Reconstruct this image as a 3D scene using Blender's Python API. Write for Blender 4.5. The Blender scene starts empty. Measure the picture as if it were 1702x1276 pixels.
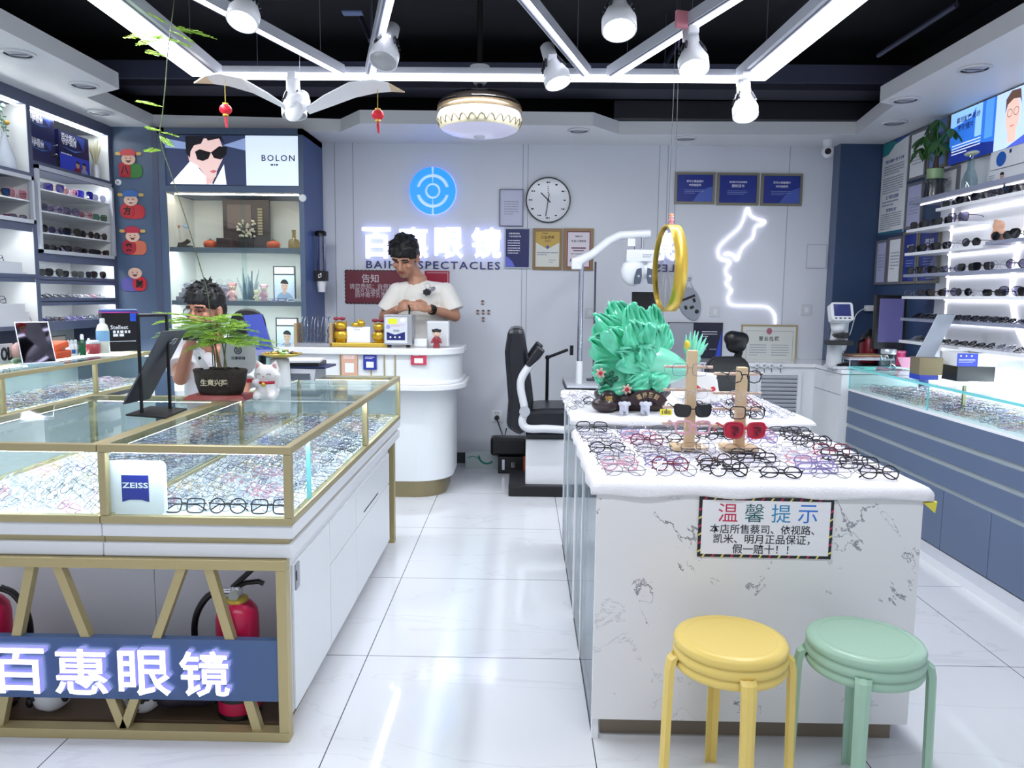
import bpy, math, random
from mathutils import Vector, Matrix, Euler, noise as MN
S = bpy.context.scene
COL = S.collection
V = Vector
pi = math.pi
# ---------------------------------------------------------------- camera
IW, IH, FPX, CAMH = 1702, 1276, 1280.0, 1.35
YAW, PITCH, ROLL = 0.0142658, 0.1145056, 0.011
_f = V((-math.sin(YAW) * math.cos(PITCH), math.cos(YAW) * math.cos(PITCH), -math.sin(PITCH)))
_r0 = V((math.cos(YAW), math.sin(YAW), 0))
_u0 = _r0.cross(_f)
CR = _r0 * math.cos(ROLL) + _u0 * math.sin(ROLL)
CU = _u0 * math.cos(ROLL) - _r0 * math.sin(ROLL)
CF = _f
cam_d = bpy.data.cameras.new('camera')
cam_d.sensor_fit = 'HORIZONTAL'
cam_d.sensor_width = 36.0
cam_d.lens = FPX / IW * 36.0
cam_d.clip_start = 0.05
cam = bpy.data.objects.new('camera', cam_d)
COL.objects.link(cam)
cam.matrix_world = Matrix(((CR.x, CU.x, -CF.x, 0), (CR.y, CU.y, -CF.y, 0), (CR.z, CU.z, -CF.z, CAMH), (0, 0, 0, 1)))
S.camera = cam
# ---------------------------------------------------------------- light of the mall hall outside the open shop front, exposure
w = bpy.data.worlds.new('mall_light')
S.world = w
w.use_nodes = True
w.node_tree.nodes['Background'].inputs[0].default_value = (0.86, 0.91, 1.0, 1)
w.node_tree.nodes['Background'].inputs[1].default_value = 0.72
S.view_settings.view_transform = 'Standard'
S.view_settings.look = 'None'
S.view_settings.gamma = 1.0
S.view_settings.use_curve_mapping = False
S.view_settings.exposure = 0.12
S.cycles.max_bounces = 7
S.cycles.diffuse_bounces = 3
S.cycles.glossy_bounces = 4
S.cycles.transparent_max_bounces = 24
S.cycles.transmission_bounces = 6
S.cycles.sample_clamp_indirect = 6.0
S.cycles.caustics_reflective = False
S.cycles.caustics_refractive = False


def area(name, loc, rot, sx, sy, power, col=(0.93, 0.96, 1)):
    d = bpy.data.lights.new(name, 'AREA')
    d.shape = 'RECTANGLE'
    d.size, d.size_y, d.energy, d.color = sx, sy, power, col
    o = bpy.data.objects.new(name, d)
    COL.objects.link(o)
    o.location, o.rotation_euler = loc, rot
    return o


# the shop's LED line lights and an added front fill light (the white bars modelled below carry these)
area('line_light', (-0.28, 4.16, 2.455), (0, 0, 0), 2.7, 0.05, 30)
area('line_light', (-1.61, 3.2, 2.455), (0, 0, pi / 2), 2.2, 0.09, 32)
area('line_light', (1.16, 3.2, 2.455), (0, 0, pi / 2), 2.2, 0.09, 32)
area('line_light', (-0.2, 0.9, 2.455), (0, 0, 0), 2.7, 0.09, 24)  # added fill light for the front faces, out of view

# ---------------------------------------------------------------- helpers


def ray(x, y):
    return CR * ((x - IW / 2) / FPX) - CU * ((y - IH / 2) / FPX) + CF


def W(x, y, Y=None, X=None, Z=None):
    """point of the place seen at pixel x, y of the photograph, on the plane Y=, X= or Z="""
    d = ray(x, y)
    t = Y / d.y if Y is not None else X / d.x if X is not None else (Z - CAMH) / d.z
    return V((0, 0, CAMH)) + d * t


def lin(h):
    h = h.lstrip('#')
    return tuple(((c / 12.92) if c <= 0.04045 else ((c + 0.055) / 1.055) ** 2.4) for c in (int(h[i:i + 2], 16) / 255 for i in (0, 2, 4))) + (1,)


_M = {}


def M(hexc, rough=0.5, metal=0.0, emit=0.0, name=None, spec=None, sub=0.0, coat=0.0, ecol=None, bump=None):
    key = (hexc, rough, metal, emit, name, spec, sub, coat, ecol, bump)
    if key in _M:
        return _M[key]
    m = bpy.data.materials.new(name or 'surface_' + hexc.strip('#'))
    m.use_nodes = True
    nt = m.node_tree
    b = nt.nodes['Principled BSDF']
    c = lin(hexc)
    b.inputs['Base Color'].default_value = c
    b.inputs['Roughness'].default_value = rough
    b.inputs['Metallic'].default_value = metal
    if spec is not None:
        b.inputs['Specular IOR Level'].default_value = spec
    if coat:
        b.inputs['Coat Weight'].default_value = coat
        b.inputs['Coat Roughness'].default_value = 0.05
    if sub:
        b.inputs['Subsurface Weight'].default_value = sub
        b.inputs['Subsurface Radius'].default_value = (0.03, 0.04, 0.035)
        b.inputs['Subsurface Scale'].default_value = 0.6
    if emit:
        b.inputs['Emission Color'].default_value = lin(ecol) if ecol else c
        b.inputs['Emission Strength'].default_value = emit
        if emit < 3:
            m.cycles.emission_sampling = 'NONE'
    if bump:
        sc, st = bump
        tc = nt.nodes.new('ShaderNodeTexCoord')
        n = nt.nodes.new('ShaderNodeTexNoise')
        n.inputs['Scale'].default_value = sc
        n.inputs['Detail'].default_value = 4
        bp = nt.nodes.new('ShaderNodeBump')
        bp.inputs['Strength'].default_value = st
        bp.inputs['Distance'].default_value = 0.01
        nt.links.new(tc.outputs['Object'], n.inputs['Vector'])
        nt.links.new(n.outputs['Fac'], bp.inputs['Height'])
        nt.links.new(bp.outputs['Normal'], b.inputs['Normal'])
    _M[key] = m
    return m


def glassm(tint='#f4fbfa', refl=0.1, name='clear_glass', alpha=1.0):
    """thin pane: mostly see-through with a fresnel reflection; alpha < 1 lets less light through"""
    key = ('glass', tint, refl, name, alpha)
    if key in _M:
        return _M[key]
    m = bpy.data.materials.new(name)
    m.use_nodes = True
    nt = m.node_tree
    nt.nodes.clear()
    out = nt.nodes.new('ShaderNodeOutputMaterial')
    tr = nt.nodes.new('ShaderNodeBsdfTransparent')
    c = lin(tint)
    tr.inputs[0].default_value = (c[0] * alpha, c[1] * alpha, c[2] * alpha, 1)
    gl = nt.nodes.new('ShaderNodeBsdfGlossy')
    gl.inputs['Roughness'].default_value = 0.015
    lw = nt.nodes.new('ShaderNodeLayerWeight')
    p5 = nt.nodes.new('ShaderNodeMath')
    p5.operation, p5.inputs[1].default_value = 'POWER', 4.0
    nt.links.new(lw.outputs['Facing'], p5.inputs[0])
    fr = nt.nodes.new('ShaderNodeMath')
    fr.operation, fr.inputs[1].default_value, fr.inputs[2].default_value = 'MULTIPLY_ADD', 0.45, refl * 0.3
    nt.links.new(p5.outputs[0], fr.inputs[0])
    mx = nt.nodes.new('ShaderNodeMixShader')
    nt.links.new(fr.outputs[0], mx.inputs[0])
    nt.links.new(tr.outputs[0], mx.inputs[1])
    nt.links.new(gl.outputs[0], mx.inputs[2])
    nt.links.new(mx.outputs[0], out.inputs[0])
    _M[key] = m
    return m


def nodes(m):
    nt = m.node_tree
    return nt, nt.nodes['Principled BSDF'], nt.nodes.new, nt.links.new


def mth(nt, op, a, b=None, c=None):
    n = nt.nodes.new('ShaderNodeMath')
    n.operation = op
    for i, v in enumerate((a, b, c)):
        if v is None:
            continue
        if isinstance(v, (int, float)):
            n.inputs[i].default_value = v
        else:
            nt.links.new(v, n.inputs[i])
    return n.outputs[0]


def mixc(nt, fac, a, b):
    n = nt.nodes.new('ShaderNodeMix')
    n.data_type = 'RGBA'
    nt.links.new(fac, n.inputs[0])
    for i, v in ((6, a), (7, b)):
        if isinstance(v, str):
            n.inputs[i].default_value = lin(v)
        else:
            nt.links.new(v, n.inputs[i])
    return n.outputs[2]


I4 = Matrix.Identity(4)


def frame(o, x, y):
    """matrix whose local x, y run along x, y; local z = x cross y, origin o"""
    x, y = V(x).normalized(), V(y).normalized()
    z = x.cross(y)
    return Matrix(((x.x, y.x, z.x, o[0]), (x.y, y.y, z.y, o[1]), (x.z, y.z, z.z, o[2]), (0, 0, 0, 1)))


def face_front(o):      # on something that faces the camera side (-Y)
    return frame(o, (1, 0, 0), (0, 0, 1))


def face_right(o):      # on the left wall, facing +X
    return frame(o, (0, 1, 0), (0, 0, 1))


def face_left(o):       # on the right wall, facing -X
    return frame(o, (0, -1, 0), (0, 0, 1))


def TR(loc=(0, 0, 0), rx=0, ry=0, rz=0):
    return Matrix.Translation(V(loc)) @ Euler((rx, ry, rz)).to_matrix().to_4x4()


_TX = {}


def text_geo(body, off, extr, sp):
    key = (body, off, extr, sp)
    if key not in _TX:
        c = bpy.data.curves.new('t', 'FONT')
        c.body, c.offset, c.extrude, c.resolution_u, c.space_character = body, off, extr, 2, sp
        o = bpy.data.objects.new('t', c)
        COL.objects.link(o)
        me = bpy.data.meshes.new_from_object(o.evaluated_get(bpy.context.evaluated_depsgraph_get()))
        vs = [v.co.copy() for v in me.vertices]
        fs = [tuple(p.vertices) for p in me.polygons]
        nz = [abs(p.normal.z) < 0.5 for p in me.polygons]
        bpy.data.objects.remove(o)
        bpy.data.curves.remove(c)
        bpy.data.meshes.remove(me)
        _TX[key] = (vs, fs, nz)
    return _TX[key]


class MB:
    """collects shapes into ONE mesh; .m(material) switches the material of what follows, .T places it"""

    def __init__(s, mat=None, T=I4):
        s.v, s.f, s.mi, s.sm, s.mats, s.T, s.cur = [], [], [], [], [], T, 0
        if mat:
            s.m(mat)

    def m(s, mat):
        if mat not in s.mats:
            s.mats.append(mat)
        s.cur = s.mats.index(mat)
        return s

    def at(s, T):
        s.T = T
        return s

    def add(s, vs, fs, sm=False):
        n = len(s.v)
        T = s.T
        s.v += [T @ V(v) for v in vs]
        s.f += [tuple(i + n for i in f) for f in fs]
        s.mi += [s.cur] * len(fs)
        s.sm += [sm] * len(fs)
        return s

    def b2(s, x0, x1, y0, y1, z0, z1):
        return s.add([(x, y, z) for z in (z0, z1) for y in (y0, y1) for x in (x0, x1)],
                     [(0, 2, 3, 1), (4, 5, 7, 6), (0, 1, 5, 4), (2, 6, 7, 3), (0, 4, 6, 2), (1, 3, 7, 5)])

    def box(s, c, d, R=None):
        x, y, z = d[0] / 2, d[1] / 2, d[2] / 2
        T = s.T
        s.T = T @ Matrix.Translation(V(c)) @ (R if R else I4)
        s.b2(-x, x, -y, y, -z, z)
        s.T = T
        return s

    def quad(s, x0, x1, y0, y1, z=0.0):
        return s.add([(x0, y0, z), (x1, y0, z), (x1, y1, z), (x0, y1, z)], [(0, 1, 2, 3)])

    def poly(s, pts, z=0.0):
        return s.add([(p[0], p[1], z) for p in pts], [tuple(range(len(pts)))])

    def disc(s, cx, cy, rx, ry=None, z=0.0, n=20, a0=0, a1=2 * pi):
        ry = ry or rx
        return s.poly([(cx + rx * math.cos(a0 + (a1 - a0) * k / n), cy + ry * math.sin(a0 + (a1 - a0) * k / n)) for k in range(n)], z)

    def ring(s, cx, cy, r0, r1, z=0.0, n=28, a0=0, a1=2 * pi, h=0.0):
        vs, fs = [], []
        for k in range(n + 1):
            a = a0 + (a1 - a0) * k / n
            c, q = math.cos(a), math.sin(a)
            vs += [(cx + r0 * c, cy + r0 * q, z), (cx + r1 * c, cy + r1 * q, z), (cx + r0 * c, cy + r0 * q, z + h), (cx + r1 * c, cy + r1 * q, z + h)]
        for k in range(n):
            i = 4 * k
            fs.append((i + 2, i + 3, i + 7, i + 6))
            if h:
                fs += [(i + 1, i + 5, i + 7, i + 3), (i, i + 2, i + 6, i + 4), (i, i + 4, i + 5, i + 1)]
        if h and abs(a1 - a0) < 6.2:
            fs += [(0, 1, 3, 2), (4 * n, 4 * n + 2, 4 * n + 3, 4 * n + 1)]
        return s.add(vs, fs)

    def prism(s, pts, z0, z1):
        n = len(pts)
        return s.add([(p[0], p[1], z) for z in (z0, z1) for p in pts],
                     [tuple(range(n - 1, -1, -1)), tuple(range(n, 2 * n))] + [(k, (k + 1) % n, n + (k + 1) % n, n + k) for k in range(n)])

    def tube(s, pts, r, n=8, closed=False, cap=True, flat=1.0):
        P = [V(p) for p in pts]
        N = len(P)
        rs = r if isinstance(r, (list, tuple)) else [r] * N
        vs, fs, nrm = [], [], None
        for i, p in enumerate(P):
            t = (P[(i + 1) % N] - P[i - 1]) if closed else (P[min(i + 1, N - 1)] - P[max(i - 1, 0)])
            t = t.normalized() if t.length > 1e-9 else V((0, 0, 1))
            if nrm is None:
                nrm = t.orthogonal() if abs(t.z) > 0.9 else t.cross(V((0, 0, 1)))
            nrm = (nrm - t * nrm.dot(t))
            nrm = nrm.normalized() if nrm.length > 1e-6 else t.orthogonal().normalized()
            bn = t.cross(nrm)
            for k in range(n):
                a = 2 * pi * k / n
                vs.append(p + nrm * (rs[i] * math.cos(a) * flat) + bn * (rs[i] * math.sin(a)))
        for i in range(N if closed else N - 1):
            j = (i + 1) % N
            fs += [(i * n + k, i * n + (k + 1) % n, j * n + (k + 1) % n, j * n + k) for k in range(n)]
        s.add(vs, fs, True)
        if cap and not closed:
            s.add(vs[:n], [tuple(range(n - 1, -1, -1))])
            s.add(vs[-n:], [tuple(range(n))])
        return s

    def cyl(s, p0, p1, r0, r1=None, n=20):
        return s.tube([p0, p1], [r0, r0 if r1 is None else r1], n)

    def lathe(s, prof, n=28, c=(0, 0, 0), sx=1.0, sy=1.0, sm=True, cap=True):
        vs = [(c[0] + r * sx * math.cos(2 * pi * k / n), c[1] + r * sy * math.sin(2 * pi * k / n), c[2] + z) for r, z in prof for k in range(n)]
        fs = [(i * n + k, i * n + (k + 1) % n, (i + 1) * n + (k + 1) % n, (i + 1) * n + k) for i in range(len(prof) - 1) for k in range(n)]
        s.add(vs, fs, sm)
        if not cap or prof[0] == prof[-1]:
            return s
        if prof[0][0] > 1e-4:
            s.add(vs[:n], [tuple(range(n - 1, -1, -1))])
        if prof[-1][0] > 1e-4:
            s.add(vs[-n:], [tuple(range(n))])
        return s

    def ell(s, c, r, R=None, nu=16, nv=10):
        T = s.T
        s.T = T @ Matrix.Translation(V(c)) @ (R if R else I4)
        s.lathe([(max(2e-5, math.sin(pi * i / nv)) * r[0], -math.cos(pi * i / nv) * r[2]) for i in range(nv + 1)], nu, sy=r[1] / r[0])
        s.T = T
        return s

    def caps(s, p0, p1, r0, r1, n=12):
        """tapered limb with round ends"""
        p0, p1 = V(p0), V(p1)
        d = (p1 - p0)
        L = d.length
        d = d / L if L > 1e-6 else V((0, 0, 1))
        pts, rs = [], []
        for k in range(4):
            a = pi / 2 * (1 - k / 4)
            pts.append(p0 - d * r0 * math.sin(a))
            rs.append(max(1e-4, r0 * math.cos(a)))
        pts += [p0, p1]
        rs += [r0, r1]
        for k in range(1, 5):
            a = pi / 2 * k / 4
            pts.append(p1 + d * r1 * math.sin(a))
            rs.append(max(1e-4, r1 * math.cos(a)))
        return s.tube(pts, rs, n)

    def grid(s, fn, nu, nv, sm=True):
        vs = [fn(i / nu, j / nv) for j in range(nv + 1) for i in range(nu + 1)]
        fs = [(j * (nu + 1) + i, j * (nu + 1) + i + 1, (j + 1) * (nu + 1) + i + 1, (j + 1) * (nu + 1) + i) for j in range(nv) for i in range(nu)]
        return s.add(vs, fs, sm)

    def text(s, body, cx, cy, w, h=None, z=0.0005, depth=0.0, off=0.0, sp=1.0, side=None):
        """writing fitted to width w and height h, centred at cx, cy in the local xy plane"""
        vs, fs, nz = text_geo(body, off, 0.5 if depth else 0.0, sp)
        xs, ys = [v.x for v in vs], [v.y for v in vs]
        x0, x1, y0, y1 = min(xs), max(xs), min(ys), max(ys)
        kx = w / (x1 - x0)
        ky = h / (y1 - y0) if h else kx
        out = [((v.x - (x0 + x1) / 2) * kx + cx, (v.y - (y0 + y1) / 2) * ky + cy, z + (v.z + 0.5) * depth) for v in vs]
        if side is None:
            return s.add(out, fs)
        c = s.cur
        s.add(out, [f for f, q in zip(fs, nz) if not q])
        s.m(side).add(out, [f for f, q in zip(fs, nz) if q])
        s.cur = c
        return s

    def bars(s, x0, x1, y0, y1, rows, seed=0, z=0.0005, fill=0.5):
        """unreadable small print: rows of short strokes"""
        rnd = random.Random(seed)
        for k in range(rows):
            y = y1 - (y1 - y0) * (k + 0.5) / rows
            hh = (y1 - y0) / rows * fill / 2
            x = x0
            end = x0 + (x1 - x0) * (1.0 if k < rows - 1 else rnd.uniform(0.4, 0.9))
            while x < end:
                wd = rnd.uniform(0.6, 1.8) * hh * 2
                s.quad(x, min(x + wd, x1), y - hh, y + hh, z)
                x += wd + hh * 0.9
        return s

    def mesh(s, name, off=V((0, 0, 0))):
        me = bpy.data.meshes.new(name)
        me.from_pydata([v - off for v in s.v], [], s.f)
        me.polygons.foreach_set('material_index', s.mi)
        me.polygons.foreach_set('use_smooth', s.sm)
        for m in s.mats:
            me.materials.append(m)
        me.update()
        return me


def wloc(o):
    p = V(o.location)
    while o.parent:
        o = o.parent
        p = p + V(o.location)
    return p


def mods(o, bev=0, sub=0, sol=0):
    if sol:
        q = o.modifiers.new('solidify', 'SOLIDIFY')
        q.thickness = sol
        q.offset = 0
    if bev:
        q = o.modifiers.new('bevel', 'BEVEL')
        q.width, q.segments, q.limit_method, q.angle_limit = bev, 2, 'ANGLE', 0.7
        q.harden_normals = False
    if sub:
        q = o.modifiers.new('subsurf', 'SUBSURF')
        q.levels = q.render_levels = sub


def part(name, mb, parent, label=None, local=False, kind=None, **kw):
    """one mesh under its thing (or under a part); shapes given in world metres unless local"""
    me = mb if isinstance(mb, bpy.types.Mesh) else mb.mesh(name, V((0, 0, 0)) if local else wloc(parent))
    o = bpy.data.objects.new(name, me)
    COL.objects.link(o)
    o.parent = parent
    if label:
        o['label'] = label
    if kind:
        o['kind'] = kind
    mods(o, **kw)
    return o


def thing(name, label, cat, loc=(0, 0, 0), rz=0.0, group=None):
    o = bpy.data.objects.new(name, None)
    o.empty_display_size = 0.05
    COL.objects.link(o)
    o.location = loc
    o.rotation_euler = (0, 0, rz)
    o['label'], o['category'] = label, cat
    if group:
        o['group'] = group
    return o


def solo(name, mb, label, cat, group=None, kind=None, **kw):
    """a thing that is one mesh, its origin at its base"""
    xs, ys, zs = [v.x for v in mb.v], [v.y for v in mb.v], [v.z for v in mb.v]
    c = V(((min(xs) + max(xs)) / 2, (min(ys) + max(ys)) / 2, min(zs)))
    o = bpy.data.objects.new(name, mb.mesh(name, c))
    COL.objects.link(o)
    o.location = c
    o['label'], o['category'] = label, cat
    if group:
        o['group'] = group
    if kind:
        o['kind'] = kind
    mods(o, **kw)
    return o


def struct(name, mb, parent=None, **kw):
    o = bpy.data.objects.new(name, mb.mesh(name, wloc(parent) if parent else V((0, 0, 0))))
    COL.objects.link(o)
    if parent:
        o.parent = parent
    else:
        o['kind'] = 'structure'
    mods(o, **kw)
    return o


def fuse(mb, voxel, smooth=3, name='fused'):
    """overlapping shapes grown together into one continuous skin, as a new MB-like mesh"""
    me = mb.mesh(name)
    o = bpy.data.objects.new(name, me)
    COL.objects.link(o)
    q = o.modifiers.new('r', 'REMESH')
    q.mode, q.voxel_size, q.use_smooth_shade = 'VOXEL', voxel, True
    if smooth:
        q = o.modifiers.new('s', 'SMOOTH')
        q.factor, q.iterations = 0.5, smooth
    me2 = bpy.data.meshes.new_from_object(o.evaluated_get(bpy.context.evaluated_depsgraph_get()))
    out = MB()
    out.v = [v.co.copy() for v in me2.vertices]
    out.f = [tuple(p.vertices) for p in me2.polygons]
    out.sm = [True] * len(out.f)
    out.mi = [0] * len(out.f)
    out.mats = list(mb.mats[:1])
    bpy.data.objects.remove(o)
    bpy.data.meshes.remove(me)
    bpy.data.meshes.remove(me2)
    return out


def paint(mb, mat, test):
    """give the faces of a fused skin whose centre passes the test another colour (eyes, lips ...)"""
    mb.m(mat)
    k = mb.cur
    for i, f in enumerate(mb.f):
        c = sum((mb.v[j] for j in f), V((0, 0, 0))) / len(f)
        if test(c):
            mb.mi[i] = k
    return mb


def rounded(w, h, r, n=5):
    out = []
    for cx, cy, a in ((w / 2 - r, h / 2 - r, 0), (-w / 2 + r, h / 2 - r, pi / 2), (-w / 2 + r, -h / 2 + r, pi), (w / 2 - r, -h / 2 + r, 1.5 * pi)):
        out += [(cx + r * math.cos(a + pi / 2 * k / n), cy + r * math.sin(a + pi / 2 * k / n)) for k in range(n + 1)]
    return out


def arc(cx, cy, r, a0, a1, n=12):
    return [(cx + r * math.cos(a0 + (a1 - a0) * k / n), cy + r * math.sin(a0 + (a1 - a0) * k / n)) for k in range(n + 1)]


def copy_tree(o, parent=None):
    c = o.copy()
    COL.objects.link(c)
    if parent:
        c.parent = parent
    for ch in o.children:
        copy_tree(ch, c)
    return c


ORD = 'first second third fourth fifth sixth seventh eighth ninth tenth eleventh twelfth thirteenth fourteenth fifteenth sixteenth seventeenth eighteenth nineteenth twentieth'.split()
# common finishes
GOLD = M('#b6a981', 0.36, 0.55, name='brushed_gold')
WHITE = M('#e9ebef', 0.35, name='white_lacquer')
WGLOSS = M('#eef0f4', 0.12, name='white_gloss', coat=0.4)
NAVY = M('#51627d', 0.4, name='slate_blue_board')
DNAVY = M('#34496b', 0.45, name='dark_blue_board')
TRIM = M('#4e5670', 0.4, name='grey_blue_trim')
BLACK = M('#0b0b10', 0.4, name='black_plastic')
BMET = M('#15151b', 0.45, 0.3, name='black_metal')
STEEL = M('#c9ccd4', 0.22, 1.0, name='polished_steel')
GREYP = M('#9a9ea8', 0.4, name='grey_plastic')
GLASS = glassm()
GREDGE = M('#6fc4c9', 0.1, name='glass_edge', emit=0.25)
MIRROR = M('#f3f5f7', 0.02, 1.0, name='mirror_face')
LED = M('#ffffff', 0.5, emit=14, name='led_strip', ecol='#eef3ff')
PAPER = M('#eceef2', 0.6, name='paper')
INK = M('#22242e', 0.6, name='print_black')
GINK = M('#8d93a6', 0.6, name='print_grey')
WINK = M('#f2f4ff', 0.6, name='print_white')
RED = M('#b01732', 0.4, name='red')
# ================================================================ THE ROOM
YB, XL, XR, ZC, YF = 6.12, -3.28, 2.69, 3.05, -1.3      # back wall, side walls, ceiling, open front


def floor_mat():
    m = M('#e4e6ea', 0.06, name='polished_white_tile', coat=0.0)
    nt, b, new, ln = nodes(m)
    tc = new('ShaderNodeTexCoord')
    sp = new('ShaderNodeSeparateXYZ')
    ln(tc.outputs['Object'], sp.inputs[0])
    g = []
    for ax, o0, pit in (('X', -0.574, 0.797), ('Y', 2.746, 0.804)):
        t = mth(nt, 'FRACT', mth(nt, 'DIVIDE', mth(nt, 'SUBTRACT', sp.outputs[ax], o0 - 8 * pit + 0.0018), pit))
        g.append(mth(nt, 'LESS_THAN', t, 0.0046))
    grout = mth(nt, 'MAXIMUM', g[0], g[1])
    mp = new('ShaderNodeMapping')
    mp.inputs['Rotation'].default_value = (0, 0, 0.6)
    mp.inputs['Scale'].default_value = (0.7, 2.2, 1)
    ln(tc.outputs['Object'], mp.inputs[0])
    n = new('ShaderNodeTexNoise')
    n.inputs['Scale'].default_value = 1.3
    n.inputs['Detail'].default_value = 5
    n.inputs['Distortion'].default_value = 0.6
    ln(mp.outputs[0], n.inputs['Vector'])
    vein = mth(nt, 'LESS_THAN', mth(nt, 'ABSOLUTE', mth(nt, 'SUBTRACT', n.outputs['Fac'], 0.5)), 0.006)
    n2 = new('ShaderNodeTexNoise')
    n2.inputs['Scale'].default_value = 0.9
    ln(tc.outputs['Object'], n2.inputs['Vector'])
    vein = mth(nt, 'MULTIPLY', mth(nt, 'MULTIPLY', vein, 0.3), n2.outputs['Fac'])
    c = mixc(nt, vein, '#dfe1e6', '#a9adb8')
    c = mixc(nt, grout, c, '#54565f')
    ln(c, b.inputs['Base Color'])
    return m


def marble_mat():
    m = M('#e6e6ea', 0.22, name='grey_veined_marble')
    nt, b, new, ln = nodes(m)
    tc = new('ShaderNodeTexCoord')
    mp = new('ShaderNodeMapping')
    mp.inputs['Rotation'].default_value = (0.3, 0.7, 0.2)
    ln(tc.outputs['Object'], mp.inputs[0])

    def ns(sc, det, dist=0.0):
        n = new('ShaderNodeTexNoise')
        n.inputs['Scale'].default_value, n.inputs['Detail'].default_value, n.inputs['Distortion'].default_value = sc, det, dist
        n.inputs['Roughness'].default_value = 0.65
        ln(mp.outputs[0], n.inputs['Vector'])
        return n.outputs['Fac']
    a = ns(2.6, 9, 0.5)
    mask = ns(2.1, 2)
    wdt = mth(nt, 'MULTIPLY', mth(nt, 'SUBTRACT', ns(7, 4), 0.38), 0.034)
    v1 = mth(nt, 'LESS_THAN', mth(nt, 'ABSOLUTE', mth(nt, 'SUBTRACT', a, 0.5)), wdt)
    v1 = mth(nt, 'MULTIPLY', v1, mth(nt, 'GREATER_THAN', mask, 0.57))
    v2 = mth(nt, 'LESS_THAN', mth(nt, 'ABSOLUTE', mth(nt, 'SUBTRACT', ns(5, 8, 0.3), 0.44)), 0.004)
    v2 = mth(nt, 'MULTIPLY', mth(nt, 'MULTIPLY', v2, 0.45), mth(nt, 'LESS_THAN', mask, 0.48))
    bl = mth(nt, 'MULTIPLY', mth(nt, 'GREATER_THAN', ns(9, 6), 0.69), 0.45)
    c = mixc(nt, ns(1.3, 3), '#e8e8ec', '#dededf')
    c = mixc(nt, mth(nt, 'MAXIMUM', mth(nt, 'MAXIMUM', v1, v2), bl), c, '#8d8d97')
    ln(c, b.inputs['Base Color'])
    return m


MARBLE = marble_mat()
WALLW = M('#dde1ea', 0.45, name='pale_wall_panel')
SOFF = M('#e6e7ea', 0.45, name='white_soffit')
LINE = M('#a9afbc', 0.6, name='panel_joint')
CEIL = M('#03030f', 0.9, name='black_open_ceiling')
BEAM = M('#3c3f55', 0.6, name='dark_grey_duct')

struct('floor', MB(floor_mat()).b2(XL - 0.1, XR + 0.3, YF, YB + 0.1, -0.08, 0.0))
mb = MB(CEIL).b2(XL - 0.1, XR + 0.3, YF, YB + 0.1, ZC, ZC + 0.08)
struct('ceiling', mb)
mb = MB(WALLW).b2(XL - 0.1, XR + 0.3, YB, YB + 0.1, 0, 2.6).m(CEIL).b2(XL - 0.1, XR + 0.3, YB, YB + 0.1, 2.6, ZC)
mb.m(LINE)
for px in (558, 588, 868, 876, 1092, 1106, 1306):
    x = W(px, 400, Y=YB).x
    mb.b2(x - 0.003, x + 0.003, YB - 0.002, YB, 0.09, 2.51)
struct('wall_back', mb)
struct('baseboard_back', MB(M('#3b3e48', 0.5, name='dark_skirting')).b2(-1.58, 2.37, YB - 0.015, YB, 0, 0.085))
struct('wall_left', MB(WHITE).b2(XL - 0.1, XL, YF, YB, 0, 2.6).m(CEIL).b2(XL - 0.1, XL, YF, YB, 2.6, ZC))
struct('wall_right', MB(WHITE).b2(XR, XR + 0.1, YF, 5.12, 0, 2.6).m(DNAVY).b2(XR, XR + 0.1, 5.12, YB, 0, 2.6).m(CEIL).b2(XR, XR + 0.1, YF, YB, 2.6, ZC))
# blue pier in the back right corner, blue panel in the back left corner
struct('trim_1', MB(DNAVY).b2(2.372, XR, 6.0, YB, 0.86, 2.51).m(M('#5b6a86', 0.5)).b2(2.366, 2.372, 6.0, YB, 0.86, 2.51))
struct('trim_2', MB(NAVY).b2(XL, -2.618, 5.6, 5.68, 0, 2.51).m(TRIM).b2(-2.66, -2.618, 5.585, 5.6, 0.9, 2.51))


def soffit(name, pts, z0=2.51, z1=2.6):
    struct(name, MB(SOFF).prism([(p[0], p[1]) for p in pts], z0, z1))


zz = 2.51
P = lambda x, y: tuple(W(x, y, Z=zz)[:2])
a, b_, c_ = P(198, 148), P(144, 162), P(255, 212)
soffit('trim_3', [(XL, YF), (a[0], YF), a, b_, c_, (c_[0], YB), (XL, YB)])
d, e, f_, g, h = P(566, 219), P(598, 205), P(986, 209), P(1029, 223), P(1422, 224)
k_ = P(1486, 175)
l_ = P(1462, 170)
soffit('trim_4', [(c_[0], c_[1]), d, e, f_, g, h, (h[0], YB), (c_[0], YB)])
soffit('trim_5', [h, k_, l_, (l_[0], YF), (XR, YF), (XR, YB), (h[0], YB)])
# dark ducts crossing under the black ceiling
struct('trim_6', MB(BEAM).b2(XL, XR, 5.2, 5.34, 2.74, 2.85).m(M('#1b1c2c', 0.6)).b2(XL, XR, 5.24, 5.5, 2.70, 2.742))
struct('trim_7', MB(M('#14141f', 0.6)).b2(0.62, XR, 5.62, 5.72, 2.6, 2.72))

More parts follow.
